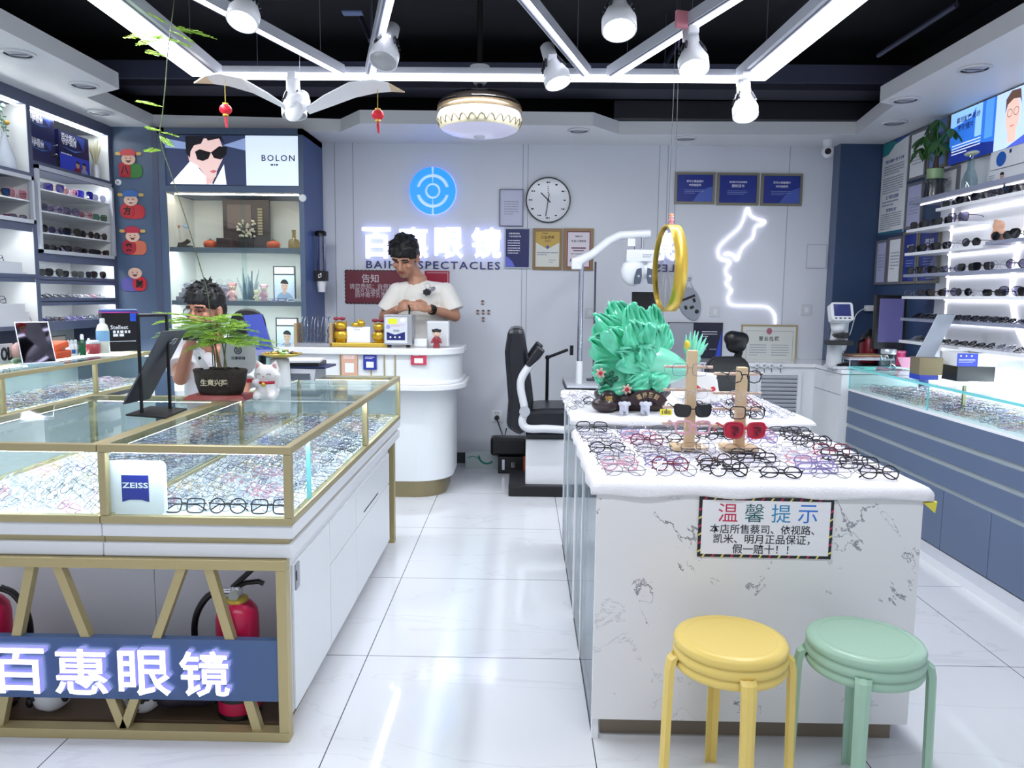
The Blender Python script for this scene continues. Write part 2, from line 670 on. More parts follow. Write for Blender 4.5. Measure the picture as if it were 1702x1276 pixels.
# recessed round downlights in the white soffits
dl = [(30, 88, 'left soffit, nearest the shop front'), (140, 141, 'left soffit, middle of three'), (166, 186, 'left soffit, deepest in the corner'),
      (1620, 113, 'right soffit above the blue light box'), (1505, 165, 'right soffit near its corner'), (1487, 203, 'right soffit beside the potted plant'),
      (962, 216, 'back soffit above the clock'), (1140, 229, 'back soffit above the three blue awards')]
DLW = M('#d9dbe0', 0.4)
for px, py, where in dl:
    p = W(px, py, Z=zz)
    t = thing('downlight', 'white round recessed downlight in the ' + where, 'downlight', (p.x, p.y, zz - 0.012), group='recessed downlights')
    m1 = MB(DLW, Matrix.Translation((0, 0, 0))).lathe([(0.062, 0.012), (0.078, 0.012), (0.08, 0.004), (0.074, 0.0), (0.062, 0.003)], 28, cap=False)
    part('trim_ring', m1, t, local=True)
    part('lens', MB(M('#b9bcc6', 0.3)).lathe([(0.0001, 0.006), (0.04, 0.004), (0.062, 0.011)], 24), t, local=True)
    m1 = MB(M('#8b8e98', 0.4))
    m1.b2(-0.045, 0.045, -0.004, 0.004, 0.001, 0.005)
    part('clip', m1, t, local=True)
# ================================================================ SHOWCASES, TABLES, COUNTERS
TRAY = M('#f1f2f6', 0.6, name='white_velvet_tray')
CASELED = M('#ffffff', 0.5, emit=60, name='case_led_strip', ecol='#f2f5ff')


def gold_case(t, x0, x1, y0, y1, zb, zt, posts, b=0.024, top_pane=True, led=True, mirror_left=False):
    """glass box with square gold tube frame; posts = (x, y) of the uprights"""
    for y in (y0, y1):
        part('frame_rail', MB(GOLD).b2(x0, x1, y - b / 2, y + b / 2, zt - b, zt), t, bev=0.003)
        part('frame_rail', MB(GOLD).b2(x0, x1, y - b / 2, y + b / 2, zb, zb + b), t, bev=0.003)
    for x in (x0 + b / 2, x1 - b / 2):
        part('frame_rail', MB(GOLD).b2(x - b / 2, x + b / 2, y0 + b / 2, y1 - b / 2, zt - b, zt), t, bev=0.003)
        part('frame_rail', MB(GOLD).b2(x - b / 2, x + b / 2, y0 + b / 2, y1 - b / 2, zb, zb + b), t, bev=0.003)
    for x, y in posts:
        part('post', MB(GOLD).b2(x - b / 2, x + b / 2, y - b / 2, y + b / 2, zb + b, zt - b), t, bev=0.003)
    part('tray', MB(TRAY).b2(x0 + b, x1 - b, y0 + b / 2, y1 - b / 2, zb + 0.001, zb + 0.012), t)
    q = 0.003
    part('front_pane', MB(GLASS).b2(x0 + b, x1 - b, y0 - q, y0 + q, zb + b, zt - b), t)
    part('back_pane', MB(GLASS).b2(x0 + b, x1 - b, y1 - q, y1 + q, zb + b, zt - b), t)
    for x in (x0 + b / 2, x1 - b / 2):
        part('side_pane', MB(MIRROR if mirror_left and x < (x0 + x1) / 2 else GLASS).b2(x - q, x + q, y0 + b / 2, y1 - b / 2, zb + b, zt - b), t)
    if top_pane:
        part('top_pane', MB(GLASS).b2(x0 + b, x1 - b, y0 + b / 2, y1 - b / 2, zt - 0.008, zt - 0.001), t)
    if led:
        part('led_strip', MB(CASELED).b2(x0 + 0.005, x0 + b - 0.004, y0 + 0.05, y1 - 0.05, zt - b - 0.0006, zt - b), t)
        part('led_strip', MB(CASELED).b2(x0 + 0.04, x1 - 0.04, y1 - 0.009, y1 + 0.007, zt - b - 0.0006, zt - b).b2(x0 + 0.04, x1 - 0.04, y0 - 0.007, y0 + 0.009, zt - b - 0.0006, zt - b).b2(x1 - b + 0.004, x1 - 0.005, y0 + 0.05, y1 - 0.05, zt - b - 0.0006, zt - b), t)


# ---- the island showcase at front left: near glass case, far glass case behind the seam, side case by the seated man
ZT, ZB = 0.906, 0.669
isl = thing('display_showcase', 'white and gold island showcase with lit sign at its foot, nearest at left', 'showcase', (-0.95, 3.2, 0))
gold_case(isl, -1.24, -0.672, 2.2, 4.17, ZB, ZT, [(-1.228, 2.2), (-0.684, 2.2), (-0.684, 3.3), (-0.684, 4.17), (-1.228, 3.3), (-1.228, 4.17)], mirror_left=True)
part('glass_rib', MB(GREDGE).b2(-0.69, -0.678, 2.41, 2.42, ZB + 0.024, ZT - 0.024), isl, label='greenish edge of a glass sheet')
part('joint', MB(M('#e8f4f4', 0.3)).b2(-1.22, -0.69, 3.138, 3.144, ZT - 0.001, ZT + 0.0005), isl)
WB = M('#e3e6ea', 0.3, name='white_case_board')
part('fascia', MB(WB).b2(-1.24, -0.672, 2.195, 4.18, 0.628, 0.669), isl, bev=0.004)
NICHE_FILL = M('#ffffff', 0.5, emit=7, name='niche_strip', ecol='#f0f0ff')  # hidden fill strip, added to brighten the niche behind the sign
part('led_strip', MB(NICHE_FILL).b2(-1.22, -0.73, 2.30, 2.312, 0.566, 0.5669), isl)  # added niche fill, out of sight under the fascia
part('gold_recess', MB(GOLD).b2(-1.24, -0.690, 2.212, 4.17, 0.608, 0.628), isl)
part('fascia', MB(WB).b2(-1.24, -0.676, 2.198, 4.18, 0.567, 0.608), isl, bev=0.004)
SIDE = MB(WB).b2(-0.722, -0.702, 2.245, 3.95, 0.055, 0.567)
part('side_panel', SIDE, isl)
part('back_board', MB(WB).b2(-1.24, -0.722, 2.5, 2.52, 0.04, 0.567), isl)
part('plinth', MB(M('#6b7079', 0.5)).b2(-1.24, -0.735, 2.52, 3.93, 0, 0.055), isl)
part('niche_floor', MB(M('#6a5743', 0.5, name='brown_board')).b2(-1.24, -0.725, 2.235, 2.5, 0, 0.032), isl)
for y0, y1, z0, z1 in ((2.262, 2.70, 0.06, 0.525), (2.706, 3.14, 0.06, 0.36), (3.146, 3.94, 0.06, 0.36), (2.706, 3.14, 0.366, 0.525), (3.146, 3.94, 0.366, 0.525)):
    part('drawer', MB(M('#e6e9ed', 0.25)).b2(-0.702, -0.694, y0, y1, z0, z1), isl, bev=0.002)
part('socket', MB(GREYP).b2(-0.694, -0.690, 2.275, 2.315, 0.44, 0.52).m(BLACK).b2(-0.691, -0.689, 2.275, 2.285, 0.47, 0.50), isl)
part('drawer_pull', MB(BLACK).b2(-0.695, -0.692, 3.3, 3.62, 0.392, 0.397), isl)

side_case = thing('display_showcase', 'gold framed glass showcase in front of the seated man, beside the island', 'showcase', (-1.55, 2.7, 0))
gold_case(side_case, -1.86, -1.242, 2.2, 3.25, ZB, ZT, [(-1.848, 2.2), (-1.848, 3.25), (-1.26, 3.25)])
part('fascia', MB(WB).b2(-1.9, -1.242, 2.195, 3.26, 0.628, 0.669), side_case, bev=0.004)
part('gold_recess', MB(GOLD).b2(-1.9, -1.242, 2.212, 3.25, 0.608, 0.628), side_case)
part('fascia', MB(WB).b2(-1.9, -1.242, 2.198, 3.26, 0.567, 0.608), side_case, bev=0.004)
part('led_strip', MB(NICHE_FILL).b2(-1.88, -1.26, 2.30, 2.312, 0.566, 0.5669), side_case)  # added niche fill continued under the side case
part('back_board', MB(WB).b2(-1.9, -1.242, 2.5, 2.52, 0.032, 0.567), side_case)
part('niche_floor', MB(M('#6a5743', 0.5, name='brown_board')).b2(-1.9, -1.242, 2.235, 2.5, 0, 0.032), side_case)
part('cabinet', MB(WB).b2(-1.86, -1.242, 2.53, 3.25, 0.0, 0.566), side_case)

# ---- illuminated sign frame at the foot of the island, and its twin at the far end
LETT = M('#ffffff', 0.4, emit=2.2, name='lit_letter_face', ecol='#f4f2ff')
LSIDE = M('#b9bbd0', 0.4, emit=0.55, name='lit_letter_edge', ecol='#8a86f0')
GM = M('#b9aa7c', 0.4, 0.45, name='gold_tube')


def vframe(t, x0, x1, y, z1, struts, b=0.03, dep=0.045):
    part('top_bar', MB(GM).b2(x0, x1, y - dep / 2, y + dep / 2, z1 - b, z1), t, bev=0.002)
    part('bottom_bar', MB(GM).b2(x0, x1, y - dep / 2, y + dep / 2, 0, b), t, bev=0.002)
    for x in (x0, x1 - b):
        part('upright', MB(GM).b2(x, x + b, y - dep / 2, y + dep / 2, b, z1 - b), t, bev=0.002)
    for xa, xb in struts:
        w2 = 0.014
        part('strut', MB(GM, frame((0, y + 0.014, 0), (1, 0, 0), (0, 0, 1))).prism([(xa - w2, z1 - b), (xb - w2, b), (xb + w2, b), (xa + w2, z1 - b)], 0, 0.026), t)


sg = thing('lit_sign', 'lit shop sign on gold tube frame with white glowing characters, front left', 'sign', (-1.2, 2.2, 0))
vframe(sg, -1.92, -0.692, 2.2, 0.566, [(-1.458, -1.585), (-1.378, -1.205), (-1.005, -1.2), (-0.925, -0.793)])
part('sign_board', MB(M('#47618a', 0.4, name='blue_sign_board')).b2(-1.9, -0.722, 2.185, 2.21, 0.126, 0.318), sg)
for ch, xa, xb in (('百', -1.572, -1.412), ('惠', -1.383, -1.224), ('眼', -1.192, -1.036), ('镜', -1.008, -0.86)):
    part('character', MB(LETT, face_front((0, 2.183, 0))).text(ch, (xa + xb) / 2, 0.224, xb - xa, 0.142, 0.004, 0.022, 0.013, side=LSIDE), sg)
sg2 = thing('floor_sign', 'gold tube frame with dark blue board at the far end of the island', 'sign', (-0.9, 4.09, 0))
vframe(sg2, -1.25, -0.69, 4.09, 0.566, [])
part('sign_board', MB(M('#26365c', 0.4)).b2(-1.22, -0.72, 4.08, 4.1, 0.235, 0.42), sg2)
part('back_board', MB(WB).b2(-1.22, -0.72, 4.1, 4.12, 0.03, 0.566), sg2)

# ---- long wall counter at left
lc = thing('display_showcase', 'long gold framed glass counter along the left wall under the shelves', 'showcase', (-2.75, 4.0, 0))
gold_case(lc, -2.95, -2.55, 2.6, 5.3, 0.72, 0.94, [(-2.562, 3.72), (-2.562, 4.55), (-2.562, 5.29)], led=False)
part('led_strip', MB(CASELED).b2(-2.93, -2.92, 2.7, 5.25, 0.91, 0.92), lc)
part('led_strip', MB(CASELED).b2(-2.94, -2.56, 5.27, 5.28, 0.905, 0.915), lc)
part('counter_body', MB(M('#5b6272', 0.4)).b2(-2.95, -2.58, 2.6, 5.3, 0.69, 0.72).m(WHITE).b2(-2.95, -2.57, 2.6, 5.3, 0.0, 0.69), lc)

# ---- right wall showcase: frameless green-edged glass on a slate blue base with pale strips
rc = thing('display_showcase', 'slate blue counter with pale bands and frameless glass top along the right wall', 'showcase', (2.45, 3.7, 0))
BASE = M('#5e6e8b', 0.45, name='slate_blue_front')
y0, y1 = 2.3, 5.2
for k, (za, zb2) in enumerate(((0.632, 0.735), (0.517, 0.603), (0.386, 0.489))):
    part('front_board', MB(BASE).b2(2.2, 2.22, y0, y1, za, zb2), rc)
for za, zb2 in ((0.603, 0.632), (0.489, 0.517), (0.362, 0.386)):
    part('pale_band', MB(M('#b6c1c6', 0.3, 0.3)).b2(2.208, 2.22, y0, y1, za, zb2), rc)
for k in range(7):
    ya = y0 + k * (y1 - y0) / 7
    part('door_leaf', MB(BASE).b2(2.2, 2.22, ya + 0.002, ya + (y1 - y0) / 7 - 0.002, 0.05, 0.362), rc)
part('carcass', MB(WHITE).b2(2.222, 2.685, y0, y1, 0.0, 0.735), rc)
part('plinth', MB(WGLOSS).b2(2.10, 2.2, y0, y1, 0, 0.045), rc)
part('tray', MB(TRAY).b2(2.2, 2.68, y0, y1, 0.736, 0.752), rc)
part('top_pane', MB(GLASS).b2(2.195, 2.685, y0, y1, 0.889, 0.9).m(GREDGE).b2(2.190, 2.195, y0, y1, 0.888, 0.901).b2(2.19, 2.685, y1, y1 + 0.005, 0.888, 0.901), rc)
yy = [y1, 4.19, 3.2, y0]
for k in range(3):
    part('front_pane', MB(GLASS).b2(2.2, 2.206, yy[k + 1] + 0.004, yy[k] - 0.004, 0.752, 0.888), rc)
    part('glass_edge', MB(GREDGE).b2(2.199, 2.207, yy[k] - 0.004, yy[k] - 0.001, 0.752, 0.888), rc)
part('end_pane', MB(GLASS).b2(2.206, 2.68, y1 - 0.006, y1, 0.752, 0.888), rc)
part('led_strip', MB(CASELED).b2(2.66, 2.672, y0, y1, 0.868, 0.88), rc)
part('post', MB(M('#8d8f6c', 0.35, 0.7)).b2(2.4, 2.415, 4.2, 4.215, 0.752, 0.889), rc)

# ---- marble front table with towel, and the second table behind it
CLOTH = M('#eeedf2', 0.95, name='white_towelling', bump=(220, 0.5))
SIDEGL = glassm('#eef3f6', 0.35, 'polished_side_glass')


def gtable(label, y0, y1, zt, marble):
    t = thing('display_table', label, 'table', (0.71, (y0 + y1) / 2, 0))
    part('cabinet', MB(WGLOSS).b2(0.242, 1.172, y0 + 0.02, y1, 0.073, zt - 0.02), t)
    part('table_top', MB(WHITE).b2(0.221, 1.178, y0, y1, zt - 0.02, zt), t)
    if marble:
        part('front_panel', MB(MARBLE).b2(0.222, 1.175, y0, y0 + 0.02, 0.073, zt - 0.02), t)
    part('plinth', MB(M('#85796b', 0.3, 0.35, name='bronze_kickplate')).b2(0.252, 1.15, y0 + 0.05, y1, 0, 0.073), t)
    part('side_glass', MB(SIDEGL).b2(0.228, 0.236, y0 + 0.02, y1, 0.0, zt - 0.02), t)
    for y in (y0 + 0.03, (y0 + y1) / 2 + 0.1, y1 - 0.01):
        part('side_post', MB(WHITE).b2(0.224, 0.244, y - 0.012, y + 0.012, 0, zt - 0.02), t)
    return t


TZ, TZ2 = 0.812, 0.855
tb = gtable('white marble fronted table with grey veins, at right in front', 2.215, 3.14, 0.79, True)
tb2 = gtable('plain white table behind the marble fronted one, carrying the jade cabbage', 3.16, 4.1, 0.838, False)
rnd = random.Random(5)


def towel(x0, x1, y0, y1, z, drop, name, label):
    """cloth lying on the table with rounded hanging edges"""
    nx, ny = 60, 56
    ov = 0.012

    def fn(u, v):
        a, b = u * 1.16 - 0.08, v * 1.16 - 0.08
        dx = max(0, -a, a - 1) / 0.08
        dy = max(0, -b, b - 1) / 0.08
        d = max(dx, dy)
        x, y = x0 + (x1 - x0) * min(1, max(0, a)), y0 + (y1 - y0) * min(1, max(0, b))
        n = MN.noise(V((x * 9, y * 9, z * 3))) * 0.0022
        x += (ov * (1 if a > 1 else -1 if a < 0 else 0)) * min(1, d * 3)
        y += (ov * (1 if b > 1 else -1 if b < 0 else 0)) * min(1, d * 3)
        dr = drop * d + 0.004 * math.sin(x * 23 + y * 17) * (d > 0.6)
        if d > 0:
            x += 0.003 * math.sin(y * 31) * d
            y += 0.003 * math.sin(x * 29) * d
        return (x, y, z + n - dr - 0.004 * min(1, d * 4))
    return solo(name, MB(CLOTH).grid(fn, nx, ny), label, 'towel', sol=0.004)


towel(0.218, 1.187, 2.215, 3.145, TZ - 0.006, 0.03, 'towel', 'white terry towel spread over the marble table under the eyeglasses')
towel(0.215, 1.195, 3.158, 4.1, TZ2 - 0.006, 0.02, 'towel', 'white cloth spread over the rear table under the jade cabbage')
solo('cloth_corner', MB(M('#d9cf4e', 0.8)).add([(1.172, 2.215, 0.765), (1.208, 2.208, 0.77), (1.202, 2.205, 0.737), (1.172, 2.209, 0.762), (1.208, 2.202, 0.767), (1.202, 2.199, 0.734)],
     [(0, 2, 1), (3, 4, 5), (0, 1, 4, 3), (1, 2, 5, 4), (2, 0, 3, 5)]), 'yellow cloth corner peeping from under the towel at the right edge', 'cloth')

# ---- curved white reception counter
rec = thing('reception_counter', 'curved white reception counter with gold kick plate under the shop sign', 'counter', (-1.0, 5.2, 0))


def cplan(x1, y0, y1, r, x0=-1.62):
    return [(x0, y1), (x0, y0)] + arc(x1 - r, y0 + r, r, -pi / 2, 0, 14) + [(x1, y1)]


WC = M('#e4e8ec', 0.3, name='white_curved_panel')
part('kick_plate', MB(M('#9d9170', 0.28, 0.9)).prism(cplan(-0.52, 5.03, 5.5, 0.2), 0, 0.115), rec)
part('lower_body', MB(WC).prism(cplan(-0.475, 5.0, 5.52, 0.25), 0.115, 0.73), rec)
part('ledge', MB(WHITE).prism(cplan(-0.385, 4.9, 5.55, 0.3, -1.5), 0.73, 0.765).prism(cplan(-0.41, 4.93, 5.54, 0.28, -1.5), 0.765, 0.785), rec, bev=0.006)
part('upper_body', MB(WC).prism(cplan(-0.425, 4.97, 5.4, 0.26), 0.785, 0.958), rec)
part('counter_top', MB(WGLOSS).prism(cplan(-0.4, 4.95, 5.42, 0.28), 0.958, 1.002), rec, bev=0.006)
for px in (566, 594, 617, 639, 657):
    x = W(px, 605, Y=4.97).x
    part('gold_line', MB(GOLD).b2(x - 0.004, x + 0.004, 4.964, 4.972, 0.785, 0.958), rec)

# ---- low white cupboard along the back wall with louvred door
bc = thing('back_cupboard', 'low white cupboard with louvred door along the back wall', 'cupboard', (1.9, 5.9, 0))
part('carcass', MB(WC).b2(1.1, 2.68, 5.72, YB - 0.005, 0.06, 0.845), bc)
part('worktop', MB(WGLOSS).b2(1.1, 2.68, 5.70, YB - 0.005, 0.845, 0.872), bc, bev=0.004)
part('return_unit', MB(WC).b2(2.16, 2.68, 5.225, 5.72, 0.0, 0.84).m(WGLOSS).b2(2.155, 2.68, 5.225, 5.70, 0.845, 0.872).m(LINE).b2(2.157, 2.16, 5.225, 5.7, 0.70, 0.704), bc)
lv = part('louvred_door', MB(WC).b2(1.735, 1.765, 5.70, 5.72, 0.44, 0.80).b2(2.035, 2.065, 5.70, 5.72, 0.44, 0.80).b2(1.765, 2.035, 5.70, 5.72, 0.785, 0.80).b2(1.765, 2.035, 5.70, 5.72, 0.44, 0.455), bc)
mb = MB(M('#c6cad2', 0.4)).m(M('#6d7380', 0.5)).b2(1.765, 2.035, 5.716, 5.719, 0.455, 0.785).m(M('#c6cad2', 0.4))
for k in range(11):
    mb.box((1.9, 5.708, 0.47 + k * 0.03), (0.27, 0.005, 0.024), TR(rx=0.5))
part('louvres', mb, lv)
# ================================================================ EYEGLASSES AND SUNGLASSES
CLEAR = glassm('#fbfaff', 0.1, 'spectacle_lens')
STYLES = {  # half width, half height, roundness, taper towards the bottom, outer corner lift
    'round': (0.0235, 0.0225, 1.0, 0, 0), 'oval': (0.026, 0.019, 1.0, 0, 0), 'square': (0.0255, 0.0215, 0.5, 0.06, 0),
    'rectangular': (0.027, 0.0165, 0.5, 0.04, 0), 'browline': (0.026, 0.021, 0.62, 0.22, 0.0), 'cat-eye': (0.0275, 0.021, 0.62, 0.25, 0.006),
    'aviator': (0.028, 0.0245, 0.8, 0.3, 0.0), 'hexagonal': (0.025, 0.022, 0.8, 0, 0), 'oversized': (0.031, 0.027, 0.6, 0.1, 0)}


def outline(style, n=20):
    a, b, p, tp, lift = STYLES[style]
    if style == 'hexagonal':
        n = 8
    out = []
    for k in range(n):
        t = 2 * pi * k / n
        c, s_ = math.cos(t), math.sin(t)
        x, z = a * math.copysign(abs(c) ** p, c), b * math.copysign(abs(s_) ** p, s_)
        x *= 1 + tp * z / b * 0.5
        if x > 0 and z > 0:
            z += lift * (x / a)
        out.append((x, z))
    return out


_GP = {}


def glasses_meshes(style, folded, fm, lm, r, low=False):
    key = (style, folded, fm.name, lm.name, r, low)
    if key in _GP:
        return _GP[key]
    a, b, _p, _t, lift = STYLES[style]
    n, sides = (10, 4) if low else (20, 6)
    ol = outline(style, n)
    cx = a + 0.0085
    fr, ls = MB(fm), []
    for sg_ in (1, -1):
        fr.tube([(sg_ * (cx + x), 0.012 * ((cx + x) / 0.07) ** 2 * 0.6, b + z + r) for x, z in ol], r, sides, closed=True)
    zb = b * 1.25 + r
    fr.tube([(-0.0095, 0.0006, zb), (-0.004, -0.0012, zb + 0.002), (0.004, -0.0012, zb + 0.002), (0.0095, 0.0006, zb)], r * 1.1, sides)
    xo = cx + a
    zh = b * 1.35 + r + lift
    for sg_ in (1, -1):
        fr.tube([(sg_ * (xo - 0.001), 0.0065, zh), (sg_ * (xo + 0.0045), 0.009, zh)], [r * 1.2, r * 1.5], sides)
        l_ = MB(lm).add([(sg_ * (cx + x * 0.98), 0.012 * ((cx + x) / 0.07) ** 2 * 0.6, b + z * 0.98 + r) for x, z in ol], [tuple(range(len(ol)))])
        ls.append(l_.mesh('lens'))
    tms = []
    for sg_ in (1, -1):
        xh = sg_ * (xo + 0.004)
        t = MB(fm)
        if folded:
            y = 0.012 if sg_ > 0 else 0.019
            t.tube([(xh, 0.009, zh), (xh * 0.9, y, zh), (-xh * 0.55, y + 0.003, zh - 0.004), (-xh * 0.95, y + 0.006, zh - 0.02)], [r, r, r, r * 1.3], sides, flat=0.6)
        else:
            t.tube([(xh, 0.009, zh), (xh * 1.0, 0.05, zh + 0.001), (xh * 0.97, 0.1, zh), (xh * 0.94, 0.122, zh - 0.008), (xh * 0.92, 0.142, max(r, zh - 0.036))], [r * 1.1, r, r, r * 1.2, r * 1.4], sides, flat=0.6)
        tms.append(t.mesh('temple'))
    _GP[key] = (fr.mesh('frame_front'), ls, tms)
    return _GP[key]


def FM(c):
    return {'black': M('#0d0d12', 0.25, name='black_frame'), 'dark grey': M('#3c3f49', 0.3, name='grey_frame'), 'brown': M('#4a2a1c', 0.25, name='brown_frame'),
            'wine red': M('#7d1f3a', 0.25, name='wine_frame'), 'pink': M('#d9a3b4', 0.25, name='pink_frame'), 'lilac': M('#8f86b8', 0.25, name='lilac_frame'),
            'silver': M('#aeb3bf', 0.25, 0.9, name='silver_frame'), 'gold': M('#b99a62', 0.3, 0.9, name='gold_frame'), 'clear': M('#d5d7de', 0.15, name='clear_frame'),
            'green': M('#2f6a4a', 0.25, name='green_frame'), 'blue': M('#2a2f7a', 0.25, name='blue_frame'), 'red': M('#c01f3f', 0.35, name='red_frame'),
            'steel blue': M('#50607f', 0.3, name='steel_blue_frame')}[c]


def glasses(style, colour, lens, loc, rot, label, cat='eyeglasses', group=None, folded=True, r=None, parts=True, name=None, temples=True):
    thick = r or (0.0021 if colour in ('black', 'brown', 'wine red', 'pink', 'clear', 'green', 'blue', 'lilac') else 0.0009)
    fr, ls, tms = glasses_meshes(style, folded, FM(colour), lens, thick)
    t = thing(name or cat, label, cat, loc, 0, group)
    t.rotation_euler = rot
    part('frame_front', fr, t)
    for l_ in ls:
        part('lens', l_, t)
    for q in tms if temples else ():
        part('temple', q, t)
    return t


rg = random.Random(11)
# ---- rows on the marble table: six columns, twelve rows, front row nearest the camera
COLC = [['dark grey', 'black', 'lilac', 'silver', 'dark grey', 'pink'], ['dark grey', 'lilac', 'pink', 'wine red', 'dark grey', 'silver'], ['black', 'dark grey', 'dark grey', 'silver', 'brown', 'black'],
        ['black', 'wine red', 'dark grey', 'pink', 'dark grey', 'black'], ['dark grey', 'dark grey', 'clear', 'silver', 'pink', 'lilac'], ['black', 'black', 'black', 'dark grey', 'wine red', 'black']]
FRONT = ['dark grey', 'dark grey', 'black', 'black', 'dark grey', 'black']
STY = ['square', 'oval', 'round', 'rectangular', 'browline', 'hexagonal', 'oval', 'round']
cols_x = [0.314, 0.469, 0.624, 0.779, 0.934, 1.088]
GT = 'eyeglasses in rows on the marble table'
for r_ in range(12):
    for c_ in range(6):
        y = 2.288 + r_ * 0.068 + rg.uniform(-0.006, 0.006)
        x = cols_x[c_] + rg.uniform(-0.008, 0.008) - 0.003 * r_
        colr = FRONT[c_] if r_ == 0 else COLC[c_][(r_ * 5 + c_ * 3 + rg.randrange(2)) % 6]
        st = rg.choice(STY) if r_ else ['oval', 'oval', 'round', 'oval', 'oval', 'round'][c_]
        if 6 <= r_ <= 7 and c_ in (1, 3) and False:
            continue
        if (c_ in (2, 3) and r_ in (6, 7) and cols_x[c_] < 0.85 and r_ == 7) and c_ == 2:
            continue                                    # the wooden rack stands here
        if c_ == 3 and r_ in (6, 7):
            continue
        if c_ == 4 and r_ == 7:
            continue
        glasses(st, colr, CLEAR, (x, y, TZ + 0.0005), (-rg.uniform(0.5, 0.75), 0, rg.uniform(-0.09, 0.09)),
                '%s %s eyeglasses on marble table, %s row from front, %s column from left' % (colr, st, ORD[r_], ORD[c_]), group=GT)
# ---- slanted rows on the rear table, right of the jade cabbage, and a few left of it
for r_ in range(5):
    for c_ in range(6):
        x, y = 0.80 + c_ * 0.066 + r_ * 0.002, 3.225 + r_ * 0.125
        colr, st = rg.choice(['black', 'dark grey', 'silver', 'clear', 'wine red', 'steel blue', 'black', 'lilac']), rg.choice(STY)
        glasses(st, colr, CLEAR, (x, y, TZ2 + 0.001), (-rg.uniform(0.8, 1.0), 0, rg.uniform(0.75, 0.95)),
                '%s %s eyeglasses slanted on rear table right of jade cabbage, %s row, %s across' % (colr, st, ORD[r_], ORD[c_]), group='eyeglasses on the rear table')
k = 0
for px, py, a in ((965, 657, 0.8), (985, 660, 0.7), (1005, 656, 0.9), (952, 664, 0.9), (972, 668, 0.8), (963, 678, 1.0), (1010, 664, 0.5), (990, 672, -0.1)):
    p = W(px, py, Z=TZ2)
    colr = ['silver', 'clear', 'dark grey', 'silver', 'steel blue', 'dark grey', 'silver', 'black'][k]
    glasses(['oval', 'square', 'rectangular', 'round'][k % 4], colr, CLEAR, (p.x, p.y, TZ2 + 0.001), (-0.9, 0, a),
            '%s eyeglasses on rear table left of jade cabbage, %s from the table edge' % (colr, ORD[k]), group='eyeglasses on the rear table')
    k += 1
# ---- near glass case of the island and the side case
TRZ = ZB + 0.0135
CC = ['dark grey', 'silver', 'silver', 'gold', 'silver', 'pink', 'steel blue', 'dark grey', 'dark grey', 'clear', 'clear', 'silver']
for r_ in range(15):
    for c_ in range(7):
        x, y = -1.158 + c_ * 0.066 + 0.010 * (r_ % 2), 2.262 + r_ * 0.057
        front = r_ == 0
        if front and c_ in (0, 1):
            continue
        colr, st = rg.choice(CC), rg.choice(STY)
        if front:
            colr = 'black'
            if c_ in (3, 5):
                continue
        a = 0.0 if front else -0.62 + rg.uniform(-0.12, 0.12)
        glasses(st, colr, CLEAR, (x, y, TRZ), (-(0.35 if front else rg.uniform(0.75, 1.0)), 0, a),
                '%s %s eyeglasses in the near island case, %s row from front, %s from left' % (colr, st, ORD[r_], ORD[c_]), group='eyeglasses in the near island case')
for r_ in range(6):
    for c_ in range(7):
        x, y = -1.785 + c_ * 0.077, 2.27 + r_ * 0.075
        colr, st = rg.choice(CC), rg.choice(STY)
        glasses(st, colr, CLEAR, (x, y, TRZ), (-rg.uniform(0.75, 1.0), 0, -0.7 + rg.uniform(-0.15, 0.15)),
                '%s %s eyeglasses in the side case, %s row from front, %s from left' % (colr, st, ORD[r_], ORD[c_]), group='eyeglasses in the side case')

# ---- the hundreds that fill the far island case, the left counter and the right showcase: one mass
mass = MB()
names = ['clear', 'silver', 'silver', 'dark grey', 'steel blue', 'clear', 'gold', 'pink', 'lilac']


def put(x, y, z, tilt, a, sc=1.0):
    st = rg.choice(['round', 'oval', 'square', 'rectangular'])
    aw, b, _p, _t, _l = STYLES[st]
    mass.m(FM(rg.choice(names)))
    mass.T = TR((x, y, z), 0, 0, a) @ TR(rx=-tilt)
    ol, r, cx = outline(st, 10), 0.0014, aw + 0.0085
    for s2 in (1, -1):
        mass.tube([(s2 * (cx + q), 0.0, b + zz2 + r) for q, zz2 in ol], r, 4, closed=True)
        mass.tube([(s2 * (cx + aw), 0.006, b * 1.3), (-s2 * (cx + aw) * 0.6, 0.014, b * 1.2), (-s2 * (cx + aw), 0.016, b * 0.6)], r, 4)
    mass.tube([(-0.009, 0, b * 1.25), (0.009, 0, b * 1.25)], r, 4)


for r_ in range(17):
    for c_ in range(7):
        put(-1.158 + c_ * 0.066, 3.17 + r_ * 0.056, TRZ, rg.uniform(0.8, 1.05), -0.62 + rg.uniform(-0.15, 0.15))
for r_ in range(6):
    for c_ in range(6):
        put(-1.78 + c_ * 0.09, 2.74 + r_ * 0.08, TRZ, rg.uniform(0.8, 1.05), -0.7 + rg.uniform(-0.15, 0.15))
for r_ in range(40):
    for c_ in range(5):
        put(-2.885 + c_ * 0.064, 3.2 + r_ * 0.052, 0.7335, rg.uniform(0.75, 1.0), 0.9 + rg.uniform(-0.2, 0.2))
for r_ in range(40):
    for c_ in range(6):
        put(2.278 + c_ * 0.066, 2.9 + r_ * 0.056, 0.7535, rg.uniform(0.7, 1.0), -0.9 + rg.uniform(-0.25, 0.25))
solo('eyeglasses', mass, 'hundreds of thin eyeglasses filling the far island case, left counter and right showcase', 'eyeglasses', kind='stuff', group='eyeglasses massed in the showcases')
